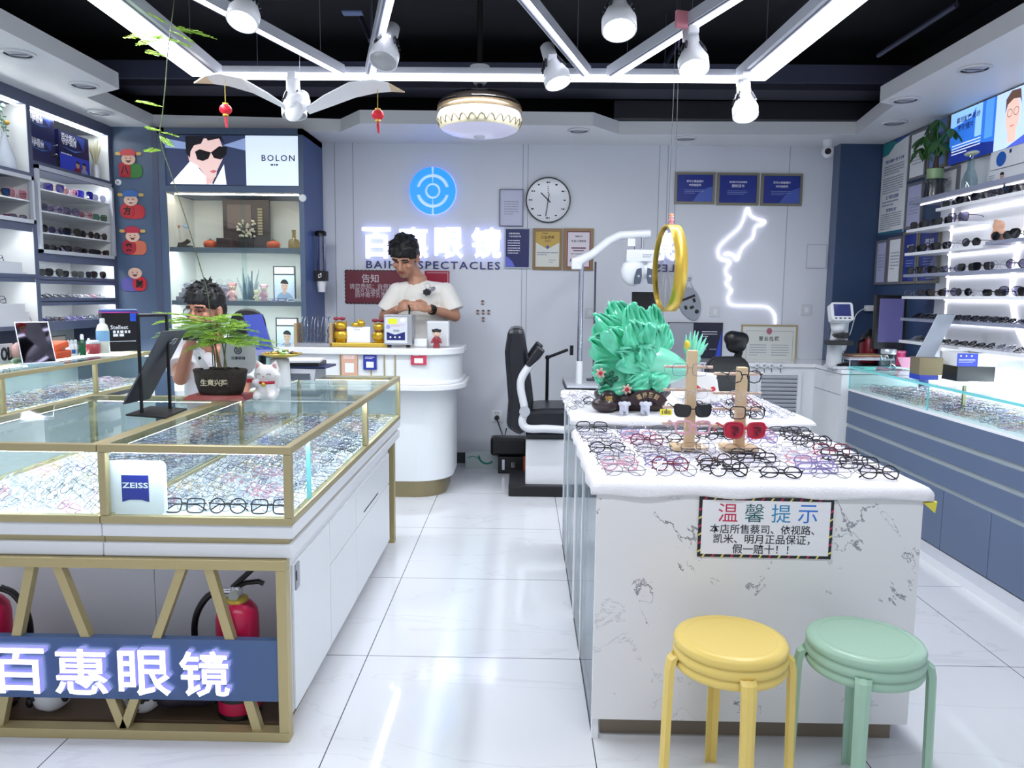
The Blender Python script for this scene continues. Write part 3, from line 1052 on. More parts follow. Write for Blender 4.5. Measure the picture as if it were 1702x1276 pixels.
# ================================================================ LEFT WALL SHELVES, BLUE PANEL, GLASS CABINET
SUN = M('#0c0c11', 0.06, name='dark_sun_lens', coat=0.5)
GRAD = glassm('#8a86a6', 0.3, 'grey_sun_lens')
VIO = glassm('#4a3f9c', 0.4, 'violet_sun_lens')
BLU = M('#1b1a86', 0.06, name='blue_mirror_lens', coat=0.6)
PNK = glassm('#f3b6bd', 0.2, 'pink_sun_lens')
GRN = glassm('#6fa58a', 0.3, 'green_sun_lens')
LIL = glassm('#d5c3e2', 0.2, 'lilac_sun_lens')
PANELG = M('#b8bdc8', 0.4, name='light_grey_frame')
NICHE = M('#eef0f0', 0.5, name='niche_white')
NLED = M('#ffffff', 0.5, emit=42, name='niche_led', ecol='#f4f8f4')
FX = -2.95

lw_ = thing('display_shelves', 'tall slate blue shelving with lit white niches along the left wall', 'shelves', (-3.1, 4.0, 0))
part('top_rail', MB(TRIM).b2(XL, FX, 2.0, 5.6, 2.437, 2.51), lw_)
for ya, yb in ((4.655, 4.69), (5.555, 5.598)):
    part('upright', MB(TRIM).b2(XL, FX, ya, yb, 0.95, 2.437), lw_)
part('back_panel', MB(NICHE).b2(XL, XL + 0.012, 2.0, 5.6, 0.95, 2.437), lw_)
for z, ya, yb in ((2.10, 4.69, 5.555), (1.552, 4.69, 5.555), (1.412, 4.69, 5.555), (1.277, 4.69, 5.555), (2.02, 2.0, 4.655), (1.72, 2.0, 4.655), (1.42, 2.0, 4.655), (1.117, 2.0, 4.655)):
    part('shelf_board', MB(TRIM).b2(XL + 0.012, FX, ya, yb, z, z + 0.024), lw_)
part('shelf_board', MB(TRIM).b2(XL + 0.012, FX, 4.69, 5.555, 1.10, 1.155), lw_)
for z0, z1, ya, yb in ((1.576, 2.10, 4.69, 5.555), (1.744, 2.02, 2.0, 4.655)):
    m1 = MB(PANELG)
    m1.b2(FX, FX + 0.02, ya, yb, z0, z0 + 0.022).b2(FX, FX + 0.02, ya, yb, z1 - 0.022, z1).b2(FX, FX + 0.02, ya, ya + 0.022, z0, z1).b2(FX, FX + 0.02, yb - 0.022, yb, z0, z1)
    part('inset_frame', m1, lw_)
for z in (1.958, 1.827, 1.697, 1.58):
    part('glass_shelf', MB(M('#dfe3ea', 0.15)).b2(XL + 0.014, FX - 0.004, 4.7, 5.545, z, z + 0.008), lw_)
part('glass_shelf', MB(M('#dfe3ea', 0.15)).b2(XL + 0.014, FX - 0.004, 2.1, 4.65, 1.872, 1.88), lw_)
for z, ya, yb in ((2.425, 4.72, 5.53), (1.54, 4.72, 5.53), (1.404, 4.72, 5.53), (1.27, 4.72, 5.53), (2.425, 2.6, 4.62), (1.71, 2.6, 4.62), (1.41, 2.6, 4.62), (2.088, 4.72, 5.53)):
    part('led_strip', MB(NLED).b2(FX - 0.034, FX - 0.022, ya, yb, z - 0.004, z), lw_)
    if z < 2.4:
        part('lip', MB(TRIM).b2(FX - 0.014, FX, ya - 0.03, yb + 0.025, z - 0.014, z + 0.012), lw_)
for ya in (4.653, 4.69, 5.553):
    part('side_lining', MB(NICHE).b2(XL + 0.012, FX - 0.004, ya, ya + 0.002, 1.12, 2.437), lw_)

FXR = pi / 2
rows = [(1.966, [('square', 'dark grey', GRAD, 'grey half tinted'), ('oversized', 'gold', VIO, 'violet oversized'), ('round', 'pink', PNK, 'pink round rimless'), ('oversized', 'silver', BLU, 'deep blue mirrored'), ('aviator', 'silver', GRAD, 'grey graduated')]),
        (1.835, [('square', 'dark grey', GRAD, 'grey graduated square'), ('round', 'lilac', LIL, 'pale lilac round'), ('aviator', 'blue', LIL, 'navy framed double bridge'), ('round', 'pink', PNK, 'pink round'), ('square', 'green', GRN, 'green framed')]),
        (1.705, [('round', 'black', SUN, 'black round'), ('round', 'dark grey', VIO, 'violet round'), ('aviator', 'black', SUN, 'black aviator'), ('round', 'brown', SUN, 'brown rimmed round'), ('round', 'black', SUN, 'small black round')]),
        (1.588, [('square', 'black', SUN, 'black square'), ('round', 'black', SUN, 'black round'), ('aviator', 'brown', GRAD, 'brown aviator'), ('browline', 'black', SUN, 'black browline'), ('cat-eye', 'black', SUN, 'black slim')]),
        (1.436, [('browline', 'black', SUN, 'black browline'), ('aviator', 'black', SUN, 'black teardrop'), ('browline', 'dark grey', SUN, 'grey browline'), ('square', 'dark grey', SUN, 'dark grey square'), ('aviator', 'dark grey', SUN, 'dark grey teardrop')])]
rown = ['top', 'second', 'third', 'fourth', 'fifth']
for ri, (z, its) in enumerate(rows):
    for k, (st, fc, ln_, desc) in enumerate(its):
        glasses(st, fc, ln_, (FX - 0.035 - 0.03 * (ri == 4), 4.775 + k * 0.172, z + 0.001), (0, 0, FXR - 0.25 - rg.uniform(0, 0.2)),
                '%s sunglasses on the %s row of left wall shelves, %s from left' % (desc, rown[ri], ORD[k]), 'sunglasses', 'sunglasses on the left wall shelves', folded=False)
glasses('cat-eye', 'black', SUN, (FX - 0.03, 4.42, 1.881), (0, 0, FXR - 0.3), 'black sunglasses on the upper glass shelf at the far left edge', 'sunglasses', 'sunglasses on the left wall shelves', folded=False)
glasses('oversized', 'pink', PNK, (FX - 0.03, 4.565, 1.881), (0, 0, FXR - 0.3), 'large pale pink shield sunglasses on the upper shelf at the far left', 'sunglasses', 'sunglasses on the left wall shelves', folded=False)
glasses('rectangular', 'wine red', SUN, (FX - 0.03, 4.42, 1.745), (0, 0, FXR - 0.3), 'wine red rectangular sunglasses below the pale pink shield sunglasses, left edge', 'sunglasses', 'sunglasses on the left wall shelves', folded=False)
glasses('square', 'brown', GRAD, (FX - 0.03, 4.565, 1.745), (0, 0, FXR - 0.3), 'brown tortoise sunglasses directly below the pale pink shield sunglasses', 'sunglasses', 'sunglasses on the left wall shelves', folded=False)
for z, cols, nm in ((1.302, ['black', 'black', 'dark grey', 'dark grey', 'dark grey', 'silver', 'clear', 'clear', 'pink', 'clear'], 'upper'), (1.156, ['blue', 'blue', 'dark grey', 'brown', 'lilac', 'lilac', 'lilac', 'silver', 'silver', 'dark grey'], 'lower')):
    for k, colr in enumerate(cols):
        glasses(['oval', 'rectangular', 'square'][k % 3], colr, CLEAR, (FX - 0.06, 4.75 + k * 0.083, z), (-0.95, 0, FXR + 0.9 + rg.uniform(-0.1, 0.1)),
                'folded %s eyeglasses on the %s open left wall shelf, %s in the row' % (colr, nm, ORD[k]), group='folded eyeglasses on the left wall shelves', r=0.0024)
ACR = M('#c9ced6', 0.2, name='grey_acrylic')
for z, zs in ((1.444, (0.06, 0.0)), (1.141, (0.12, 0.07, 0.0))):
    rs = thing('display_riser', 'stepped grey acrylic riser on the %s far left shelf' % ('middle' if z > 1.3 else 'lowest'), 'riser', (-3.05, 4.4, z))
    for k, q in enumerate(zs):
        part('step', MB(ACR).b2(-3.13 + 0.055 * k, -2.97 + 0.004 * k, 4.1, 4.56 + 0.03 * k, z + (0 if k == len(zs) - 1 else zs[k + 1] + 0.002), z + q + 0.008), rs)
    for k, q in enumerate(zs):
        for j in range(2):
            glasses(['rectangular', 'square'][j], ['dark grey', 'black', 'clear', 'silver'][(k + j) % 4], CLEAR, (-3.10 + 0.055 * k, 4.40 + 0.03 * k + j * 0.125, z + q + 0.009), (-0.3, 0, FXR - 0.2),
                    '%s framed eyeglasses on the %s step of the %s far left riser' % (['left', 'right'][j], ['top', 'middle', 'front'][k], 'middle shelf' if z > 1.3 else 'lowest shelf'), group='eyeglasses on the far left risers', folded=False)

# ---- what stands in the two top niches
NB = M('#12164a', 0.35, name='midnight_blue_print')
NB2 = M('#2b3fc0', 0.4, name='royal_blue_print')


def promo(T, w, h, label, people=True):
    t = thing('promo_box', label, 'box', T.translation)
    m1 = MB(NB, T).b2(-w / 2, w / 2, 0, h, -0.03, 0).m(M('#27409a', 0.4)).poly([(w * 0.05, h * 0.98), (w * 0.36, h * 0.95), (w * 0.32, h * 0.6), (w * 0.24, h * 0.72)], 0.0006)
    m1.m(M('#3f7fc4', 0.4)).poly([(-w * 0.45, h * 0.6), (0, h * 0.52), (w * 0.3, h * 0.62), (0, h * 0.56)], 0.0007)
    m1.m(WINK).text('百分用心', -w * 0.17, h * 0.86, w * 0.5, None, 0.0008, off=0.02).text('守护视界', -w * 0.17, h * 0.74, w * 0.5, None, 0.0008, off=0.02)
    if people:
        m1.m(NB2).quad(-w / 2, w / 2, 0, h * 0.42, 0.0007)
        m1.m(WINK).bars(-w * 0.45, w * 0.2, h * 0.4, h * 0.46, 1, 3, 0.001)
        for cx, c in ((0.08, '#7c2030'), (0.3, '#8fa0c8')):
            m1.m(M(c, 0.6)).disc(w * cx, 0.0, w * 0.13, h * 0.17, 0.001, 16, 0, pi).m(M('#c9987f', 0.6)).disc(w * cx, h * 0.22, w * 0.06, h * 0.09, 0.0013).m(M('#17141c', 0.6)).disc(w * cx, h * 0.25, w * 0.065, h * 0.07, 0.0015, 14, 0, pi)
    part('printed_box', m1, t)
    return t


promo(face_right((-2.985, 4.84, 2.125)), 0.28, 0.15, 'dark blue printed box lying under another in the top left niche', False)
promo(face_right((-2.985, 4.84, 2.277)), 0.28, 0.14, 'dark blue printed box stacked on another in the top left niche', False)
promo(face_right((-2.99, 5.2, 2.125)), 0.34, 0.25, 'dark blue printed box showing two people, beside the toy motorcycle')
mo = thing('toy_motorcycle', 'black model motorcycle between the blue printed boxes in top niche', 'model', (-3.0, 4.965, 2.124))
for s2 in (-0.045, 0.045):
    part('wheel', MB(BLACK, TR((-3.0, 4.965 + s2, 2.155)) @ TR(ry=pi / 2)).lathe([(0.018, -0.008), (0.03, -0.008), (0.031, 0), (0.03, 0.008), (0.018, 0.008)], 18).m(M('#b7a98a', 0.3, 0.6)).ring(0, 0, 0.004, 0.018, 0.002, 16, h=0.004), mo)
part('body', fuse(MB(BLACK).caps((-3.0, 4.925, 2.19), (-3.0, 4.995, 2.2), 0.016, 0.02).caps((-3.0, 4.92, 2.155), (-3.0, 4.945, 2.25), 0.008, 0.008).caps((-3.0, 4.975, 2.18), (-3.0, 5.01, 2.155), 0.012, 0.01), 0.004, 1), mo)
part('handlebar', MB(STEEL).tube([(-3.05, 4.945, 2.26), (-3.02, 4.94, 2.25), (-2.98, 4.94, 2.25), (-2.95, 4.945, 2.26)], 0.004, 6), mo)
VAS = M('#c3cbd6', 0.25, name='pale_blue_ceramic')
fv = thing('flower_vase', 'pale blue bottle vase with small flowers in the far left top niche', 'vase', (-3.02, 4.545, 2.045))
part('vase', MB(VAS).lathe([(0.05, 0), (0.055, 0.02), (0.05, 0.07), (0.025, 0.14), (0.012, 0.19), (0.014, 0.21)], 24, (-3.02, 4.545, 2.045)), fv)
GRNL = M('#6f8f78', 0.6, name='grey_green_leaf')
for k, (dy, dz, c) in enumerate(((-0.03, 0.33, '#8fa39a'), (0.03, 0.27, '#c39a3c'), (0.0, 0.36, '#8fa39a'))):
    m1 = MB(GRNL).tube([(-3.02, 4.545, 2.24), (-3.02, 4.545 + dy * 0.4, 2.045 + dz * 0.8), (-3.02, 4.545 + dy, 2.045 + dz)], 0.002, 5)
    m1.m(M(c, 0.7)).ell((-3.02, 4.545 + dy, 2.045 + dz), (0.016, 0.016, 0.014), None, 10, 6)
    for j in range(4):
        m1.m(GRNL).ell((-3.02, 4.545 + dy * (0.5 + j * 0.1) + 0.012 * (-1) ** j, 2.045 + dz * (0.72 + 0.06 * j)), (0.009, 0.014, 0.006), None, 8, 5)
    part('flower', m1, fv)
dg_ = thing('dried_grass', 'tuft of dried pale grass at the right end of the top left niche', 'plant', (-3.0, 5.47, 2.124))
part('holder', MB(M('#cfd2d8', 0.3)).lathe([(0.022, 0), (0.024, 0.06), (0.015, 0.1)], 16, (-3.0, 5.47, 2.124)), dg_)
m1 = MB(M('#c9c2a4', 0.8, name='dried_grass'))
for k in range(40):
    a, q = rg.uniform(0, 2 * pi), rg.uniform(0.2, 1)
    e = V((0.05 * q * math.cos(a), 0.055 * q * math.sin(a), 0.17 + rg.uniform(-0.04, 0.03)))
    b0 = V((-3.0, 5.47, 2.2))
    m1.tube([b0, b0 + e * 0.6 + V((0, 0, 0.01)), b0 + e], [0.001, 0.002, 0.0008], 4)
part('grass', m1, dg_)

# ---- on the left counter
CT = 0.941


def bottle(x, y, z, prof, body, cap, label, cat='bottle', cap_prof=None, band=None, group=None, n=20):
    t = thing('bottle', label, cat, (x, y, z), 0, group)
    part('body', MB(body).lathe(prof, n), t, local=True)
    zt = prof[-1][1]
    part('cap', MB(cap).lathe(cap_prof or [(prof[-1][0] * 1.05, zt), (prof[-1][0] * 1.05, zt + 0.018), (prof[-1][0] * 0.6, zt + 0.026)], n), t, local=True)
    if band:
        r = max(p[0] for p in prof) + 0.0006
        part('label_band', MB(band[0]).lathe([(r, band[1]), (r, band[2])], n), t, local=True)
    return t


CLB = glassm('#d5e6ea', 0.4, 'clear_plastic')
for k, px in enumerate((114, 120, 126, 148)):
    p = W(px, 578, X=-2.84)
    bottle(-2.84, p.y, CT, [(0.014, 0), (0.016, 0.004), (0.016, 0.06), (0.009, 0.075)], M('#e4e9ee', 0.3), M('#c9d2d8', 0.3), 'small white spray bottle on the left counter, %s from the orange box' % ORD[k], band=(M('#3a5ea5' if k % 2 else '#a9bfc9', 0.4), 0.015, 0.04), group='small spray bottles on the left counter')
p = W(137, 580, X=-2.8)
bottle(-2.8, p.y, CT, [(0.018, 0), (0.021, 0.005), (0.021, 0.065), (0.02, 0.085), (0.01, 0.1)], M('#0f5a34', 0.15, coat=0.5), M('#e6eaec', 0.3), 'green spray bottle with white nozzle on the left counter', cap_prof=[(0.011, 0.1), (0.011, 0.125), (0.007, 0.135)], band=(CLB, 0.066, 0.083))
p = W(172, 582, X=-2.78)
bottle(-2.78, p.y, CT, [(0.036, 0), (0.04, 0.006), (0.04, 0.15), (0.03, 0.185), (0.014, 0.2)], M('#dfe3da', 0.25), M('#d9dde2', 0.3), 'large squat lotion bottle with blue label beside the black box', cap_prof=[(0.016, 0.2), (0.016, 0.225), (0.012, 0.23)], band=(M('#7fb0d8', 0.4), 0.08, 0.148))
p = W(155, 580, X=-2.8)
rj = thing('jar', 'red lidded jar between green spray bottle and lotion bottle', 'jar', (-2.8, p.y, CT))
part('body', MB(M('#a8404a', 0.3)).lathe([(0.035, 0), (0.042, 0.01), (0.042, 0.055), (0.036, 0.065)], 22), rj, local=True)
part('lid', MB(M('#c9ced6', 0.3)).lathe([(0.036, 0.066), (0.04, 0.07), (0.04, 0.085), (0.02, 0.09)], 22), rj, local=True)
p = W(94, 580, X=-2.82)
ob = thing('orange_case', 'folded orange case on the left counter behind the slanted mirror', 'case', (-2.82, p.y, CT))
part('lower_fold', MB(M('#c4491f', 0.6)).prism([(-2.87, p.y - 0.075), (-2.77, p.y - 0.075), (-2.77, p.y + 0.075), (-2.87, p.y + 0.075)], CT, CT + 0.05), ob, bev=0.012)
part('upper_fold', MB(M('#d65527', 0.6), TR((-2.83, p.y, CT + 0.075), rx=0.15)).b2(-0.05, 0.05, -0.07, 0.07, -0.022, 0.022), ob, bev=0.012)
p = W(98, 565, X=-2.9)
solo('picture_frame', MB(BLACK, face_right((-2.9, p.y, CT))).b2(-0.075, 0.075, 0, 0.13, -0.012, 0).m(M('#8d8780', 0.5)).quad(-0.067, 0.067, 0.008, 0.122, 0.0006), 'small black framed picture standing behind the orange case', 'picture')
bx = W(210, 581, X=-2.72)
bk = thing('black_box', 'black printed carton at the corner end of the left counter', 'box', (-2.72, bx.y, CT))
T = frame((-2.74, bx.y - 0.02, CT), (0.75, 0.66, 0), (0, 0, 1))
part('carton', MB(M('#101016', 0.3), T).b2(-0.115, 0.115, 0, 0.26, -0.09, 0), bk, bev=0.002)
part('blue_tag', MB(M('#1f55d0', 0.4), T).quad(0.06, 0.1, 0.205, 0.26, 0.001), bk)
m1 = MB(WINK, T).text('Stellest', -0.01, 0.165, 0.11, None, 0.001, off=0.01).bars(-0.05, 0.06, 0.10, 0.145, 2, 4, 0.001, 0.8).quad(-0.09, 0.09, 0.068, 0.071, 0.001)
part('lettering', m1, bk)
for k, (c, a) in enumerate((('#c34aa0', 0.1), ('#3f55c0', 0.0), ('#9fb4d8', -0.12))):
    tt = T @ TR((0.0, 0.264 + k * 0.009, -0.045), rx=-pi / 2, ry=0, rz=a) if False else T @ TR((0, 0.262 + k * 0.009, -0.05), ry=a)
    solo('magazine', MB(M(c, 0.35), tt).b2(-0.11, 0.11, 0, 0.007, -0.055, 0.055), ['pink', 'blue', 'pale blue'][k] + ' booklet lying on the black carton, %s of three' % ['lowest', 'middle', 'topmost'][k], 'booklet', 'booklets on the black carton')
# slanted mirror on the counter
ml = W(88, 597, X=-2.66)
tm = thing('counter_mirror', 'dark reflecting rectangular mirror leaning on its stand, left counter', 'mirror', (-2.68, ml.y - 0.1, CT))
T = frame((-2.66, ml.y - 0.12, CT + 0.014), (0.62, 0.78, 0), (-0.42, 0.1, 0.85))
xx, yy_ = V((0.62, 0.78, 0)).normalized(), V((-0.3, 0.2, 0.9))
yy_ = (yy_ - xx * yy_.dot(xx)).normalized()
T = frame((-2.66, ml.y - 0.12, CT + 0.012), xx, yy_)
part('back_plate', MB(STEEL, T).b2(-0.085, 0.085, 0, 0.24, -0.008, -0.001), tm)
part('mirror_face', MB(M('#5b5763', 0.04, 1.0, name='dim_mirror'), T).b2(-0.08, 0.08, 0.005, 0.235, -0.001, 0.001), tm)
part('foot', MB(M('#8fb0bd', 0.2), frame((-2.66, ml.y - 0.12, CT), xx, (0, 0, 1))).b2(-0.09, 0.09, 0.0, 0.012, -0.03, 0.09), tm)
part('stand_leg', MB(M('#37566b', 0.3), frame((-2.66, ml.y - 0.12, CT + 0.012), xx, (0, 0, 1))).add([(-0.07, 0, -0.09 + 0.02), (0.0, 0, -0.09 + 0.02), (-0.035, 0.13, -0.06), (-0.07, 0, -0.075), (0.0, 0, -0.075), (-0.035, 0.13, -0.065)], [(0, 1, 2), (5, 4, 3), (0, 3, 4, 1), (1, 4, 5, 2), (2, 5, 3, 0)]), tm)
# things at the far left of the counter
q = W(6, 590, X=-2.88)
ol_ = thing('letter_sign', 'white standing board with bold black letters at the far left counter', 'sign', (-2.88, q.y, CT))
part('board', MB(PAPER, face_right((-2.88, q.y, CT))).b2(-0.12, 0.08, 0, 0.11, -0.015, 0), ol_)
part('lettering', MB(INK, face_right((-2.88, q.y, CT))).text('OL', 0.02, 0.055, 0.09, 0.075, 0.0006, 0.004, 0.03), ol_)
q = W(36, 575, X=-2.85)
pd = thing('plush_toy', 'round pink plush with green leaves behind the slanted mirror', 'toy', (-2.85, q.y, CT))
part('body', MB(M('#e5b9b3', 0.9, bump=(120, 0.3))).ell((-2.85, q.y, CT + 0.06), (0.05, 0.07, 0.06), None, 18, 12), pd)
m1 = MB(M('#7d9a80', 0.8))
for k in range(6):
    m1.ell((-2.82 + 0.01 * k, q.y - 0.1 + 0.035 * k, CT + 0.018), (0.02, 0.035, 0.017), TR(rz=k * 0.9), 10, 6)
part('leaves', m1, pd)

# ---- four wall stickers on the blue panel
cnt = ['red and green, top, above white hook', 'blue capped one, second from the top', 'broad red capped one, third from the top', 'bald one with round red sack at the bottom']
for k, (px, py, ch, hat, robe, rob2) in enumerate(((215, 272, '八', '#b8323a', '#a81f30', '#3a7a3a'), (219, 340, '方', '#3a66a8', '#a8242f', '#b82f38'), (222, 400, '来', '#b02a44', '#a8283c', '#c86a52'), (226, 461, '财', None, '#b81f2c', '#5a55a0'))):
    p = W(px, py, Y=5.6)
    T = face_front((p.x, 5.598, p.z))
    t = thing('wall_sticker', 'jolly old man sticker on blue panel, ' + cnt[k], 'sticker', (p.x, 5.598, p.z - 0.105), group='jolly old man stickers on the blue panel')
    sk = M('#dfb8a4', 0.6)
    part('robe', MB(M(rob2, 0.6), T).prism(rounded(0.19, 0.11, 0.03), 0, 0.006) if k < 3 else MB(M(rob2, 0.6), T).prism([(x - 0.04, y - 0.03) for x, y in rounded(0.1, 0.13, 0.03)], 0, 0.006), t) if False else None
    m1 = MB(M(rob2, 0.6), T)
    m1.prism([(x + (0.02 if k < 3 else -0.03), y - 0.05) for x, y in rounded(0.15, 0.1, 0.04)], 0.0, 0.005)
    part('robe', m1, t)
    part('sack', MB(M(robe, 0.5), T).prism([(x + (-0.03 if k != 3 else 0.03), y - 0.045) for x, y in (rounded(0.1, 0.105, 0.045) if k else rounded(0.08, 0.1, 0.01))], 0.005, 0.009), t)
    m1 = MB(sk, T).prism([(0.05 * math.cos(a / 20 * 2 * pi), 0.04 * math.sin(a / 20 * 2 * pi) + 0.03) for a in range(20)], 0.005, 0.01)
    m1.m(INK).quad(-0.022, -0.01, 0.034, 0.039, 0.0106).quad(0.010, 0.022, 0.034, 0.039, 0.0106).m(M('#7a2a2a', 0.6)).disc(0, 0.012, 0.014, 0.006, 0.0106).m(M('#f2efea' if k == 1 else '#2a2226', 0.7)).poly([(-0.024, 0.024), (0, 0.02), (0.024, 0.024), (0.012, 0.016), (-0.012, 0.016)], 0.0107)
    part('face', m1, t)
    if hat:
        m1 = MB(M(hat, 0.5), T).prism([(-0.05, 0.055), (0.05, 0.055), (0.06, 0.075), (0.03, 0.1), (-0.03, 0.1), (-0.06, 0.075)], 0.008, 0.012)
        m1.m(M('#c9a860', 0.5)).prism([(x - 0.075, y + 0.068) for x, y in rounded(0.04, 0.022, 0.011)], 0.006, 0.01).prism([(x + 0.075, y + 0.068) for x, y in rounded(0.04, 0.022, 0.011)], 0.006, 0.01)
        part('cap', m1, t)
    part('character', MB(M('#16100f', 0.6), T).text(ch, -0.03 if k != 3 else 0.03, -0.045, 0.055, 0.06, 0.0095, 0.001, 0.03), t)
p = W(197, 303, Y=5.6)
hk = thing('wall_hook', 'small round white hook between the two upper stickers', 'hook', (p.x, 5.59, p.z - 0.02))
part('disc', MB(WHITE, face_front((p.x, 5.598, p.z))).lathe([(0.022, 0), (0.022, 0.006), (0.016, 0.01)], 20), hk)
part('peg', MB(GREYP, face_front((p.x, 5.598, p.z))).lathe([(0.009, 0.008), (0.009, 0.018)], 14), hk)

# ---- tall glass cabinet with light box
CX0, CX1, CY = -2.618, -1.58, 5.6
gc = thing('glass_cabinet', 'tall slate blue cabinet with sliding glass doors and lit shelves', 'cabinet', ((CX0 + CX1) / 2, 5.85, 0))
z_sh = [W(390, y, Y=5.7).z for y in (412, 500, 585)]
z_bot = 0.9
zl0, zl1 = W(380, 308, Y=5.6).z, W(380, 225, Y=5.6).z
part('side_panel', MB(DNAVY).b2(CX0, CX0 + 0.03, CY + 0.001, YB - 0.003, 0, 2.505).m(NAVY).b2(CX0, CX0 + 0.05, CY - 0.012, CY, 0, 2.505), gc)
part('side_panel', MB(M('#3c5488', 0.4)).b2(CX1 - 0.03, CX1, CY + 0.001, YB - 0.003, 0, 2.505).m(NAVY).b2(CX1 - 0.035, CX1, CY - 0.012, CY, 0, 2.505), gc)
part('top_rail', MB(NAVY).b2(CX0, CX1, CY - 0.012, YB - 0.003, zl1 + 0.006, 2.505), gc)
part('mid_rail', MB(NAVY).b2(CX0 + 0.05, CX1 - 0.035, CY - 0.012, YB - 0.003, zl0 - 0.05, zl0 - 0.004), gc)
part('back_panel', MB(M('#f3f1ee', 0.6)).b2(CX0 + 0.03, CX1 - 0.03, YB - 0.03, YB - 0.006, 0.6, zl0 - 0.05), gc)
part('base', MB(WHITE).b2(CX0 + 0.03, CX1 - 0.03, CY + 0.01, YB - 0.03, 0, 0.62), gc)
for z in z_sh:
    part('shelf', MB(M('#6d7280', 0.4)).b2(CX0 + 0.03, CX1 - 0.03, CY + 0.05, YB - 0.03, z - 0.018, z), gc)
WARM = M('#ffffff', 0.5, emit=60, name='warm_led', ecol='#ffe9d2')
part('led_strip', MB(WARM).b2(CX0 + 0.06, CX1 - 0.06, CY + 0.1, CY + 0.11, zl0 - 0.054, zl0 - 0.05), gc)
for z in z_sh:
    part('led_strip', MB(NLED).b2(CX0 + 0.06, CX1 - 0.06, CY + 0.075, CY + 0.11, z - 0.023, z - 0.018), gc)
    part('lip', MB(M('#6d7280', 0.4)).b2(CX0 + 0.03, CX1 - 0.03, CY + 0.05, CY + 0.06, z - 0.034, z - 0.018), gc)
for x in (CX0 + 0.03, CX1 - 0.032):
    part('side_lining', MB(M('#f3f1ee', 0.6)).b2(x, x + 0.002, CY + 0.03, YB - 0.03, 0.62, zl0 - 0.05), gc)
xm = W(404, 400, Y=5.6).x
part('glass_door', MB(GLASS).b2(CX0 + 0.04, xm + 0.02, CY + 0.004, CY + 0.01, 0.62, zl0 - 0.05), gc)
part('glass_door', MB(GLASS).b2(xm - 0.02, CX1 - 0.035, CY + 0.016, CY + 0.022, 0.62, zl0 - 0.05), gc)
# light box with the sunglasses model
xa, xb = W(266, 260, Y=5.6).x, W(500, 260, Y=5.6).x
wd, ht = xb - xa, zl1 - zl0
E_ = 0.85


def scr(c, e=E_):
    return M(c, 0.5, emit=e, name='backlit_print_' + c[1:])


lb = thing('light_box', 'backlit poster of a model in dark sunglasses above the glass cabinet', 'light box', ((xa + xb) / 2, CY, zl0))
T = face_front((xa, CY - 0.002, zl0))
part('housing', MB(BLACK, T).b2(0, wd, 0, ht, -0.06, -0.001), lb)
m1 = MB(scr('#2a3350'), T).quad(0, wd * 0.61, 0, ht, 0)
m1.m(scr('#c9d6ee')).quad(wd * 0.61, wd, 0, ht, 0)
m1.m(scr('#7a8db5')).poly([(0, ht * 0.75), (wd * 0.2, ht * 0.72), (wd * 0.2, ht * 0.85), (0, ht * 0.95)], 0.0004).poly([(wd * 0.45, ht * 0.8), (wd * 0.61, ht * 0.7), (wd * 0.61, ht * 0.95)], 0.0004)
u = lambda x, y: ((x - 1040) / 1015 * wd * 1.0, ht - (y - 895) / 320 * ht)
m1.m(scr('#e6ecf6')).poly([u(1105, 1210), u(1290, 1030), u(1320, 1110), u(1420, 1210)], 0.0006).poly([u(1420, 1210), u(1500, 1080), u(1515, 1210)], 0.0006)
m1.m(scr('#d8b8b4')).poly([u(1240, 1000), u(1260, 960), u(1300, 920), u(1470, 910), u(1500, 980), u(1490, 1050), u(1450, 1120), u(1440, 1160), u(1400, 1175), u(1370, 1160), u(1310, 1090), u(1250, 1060)], 0.0008)
m1.m(scr('#d0aaa6')).poly([u(1370, 1160), u(1440, 1150), u(1410, 1205), u(1370, 1210)], 0.0007)
m1.m(scr('#10101a')).poly([u(1230, 1010), u(1228, 900), u(1490, 898), u(1510, 950), u(1470, 915), u(1390, 930), u(1370, 900), u(1340, 950), u(1290, 960), u(1262, 1000), u(1258, 1040)], 0.001)
m1.m(scr('#07070c')).poly([u(1295, 1000), u(1330, 985), u(1410, 1005), u(1390, 1045), u(1350, 1060), u(1310, 1050)], 0.0014).poly([u(1410, 1005), u(1470, 965), u(1528, 970), u(1522, 1015), u(1480, 1050), u(1430, 1040)], 0.0014)
m1.m(scr('#b0626a')).poly([u(1395, 1128), u(1425, 1116), u(1450, 1124), u(1425, 1138)], 0.0014)
m1.m(scr('#1d2238', 0.2)).text('BOLON', wd * 0.84, ht * 0.555, wd * 0.235, ht * 0.125, 0.0014, sp=1.25, off=0.012).bars(wd * 0.785, wd * 0.89, ht * 0.4, ht * 0.44, 1, 8, 0.0014, 0.8)
part('poster', m1, lb)

# things inside the cabinet
ZS = z_sh


def cx(px, Y=5.8):
    return W(px, 450, Y=Y).x


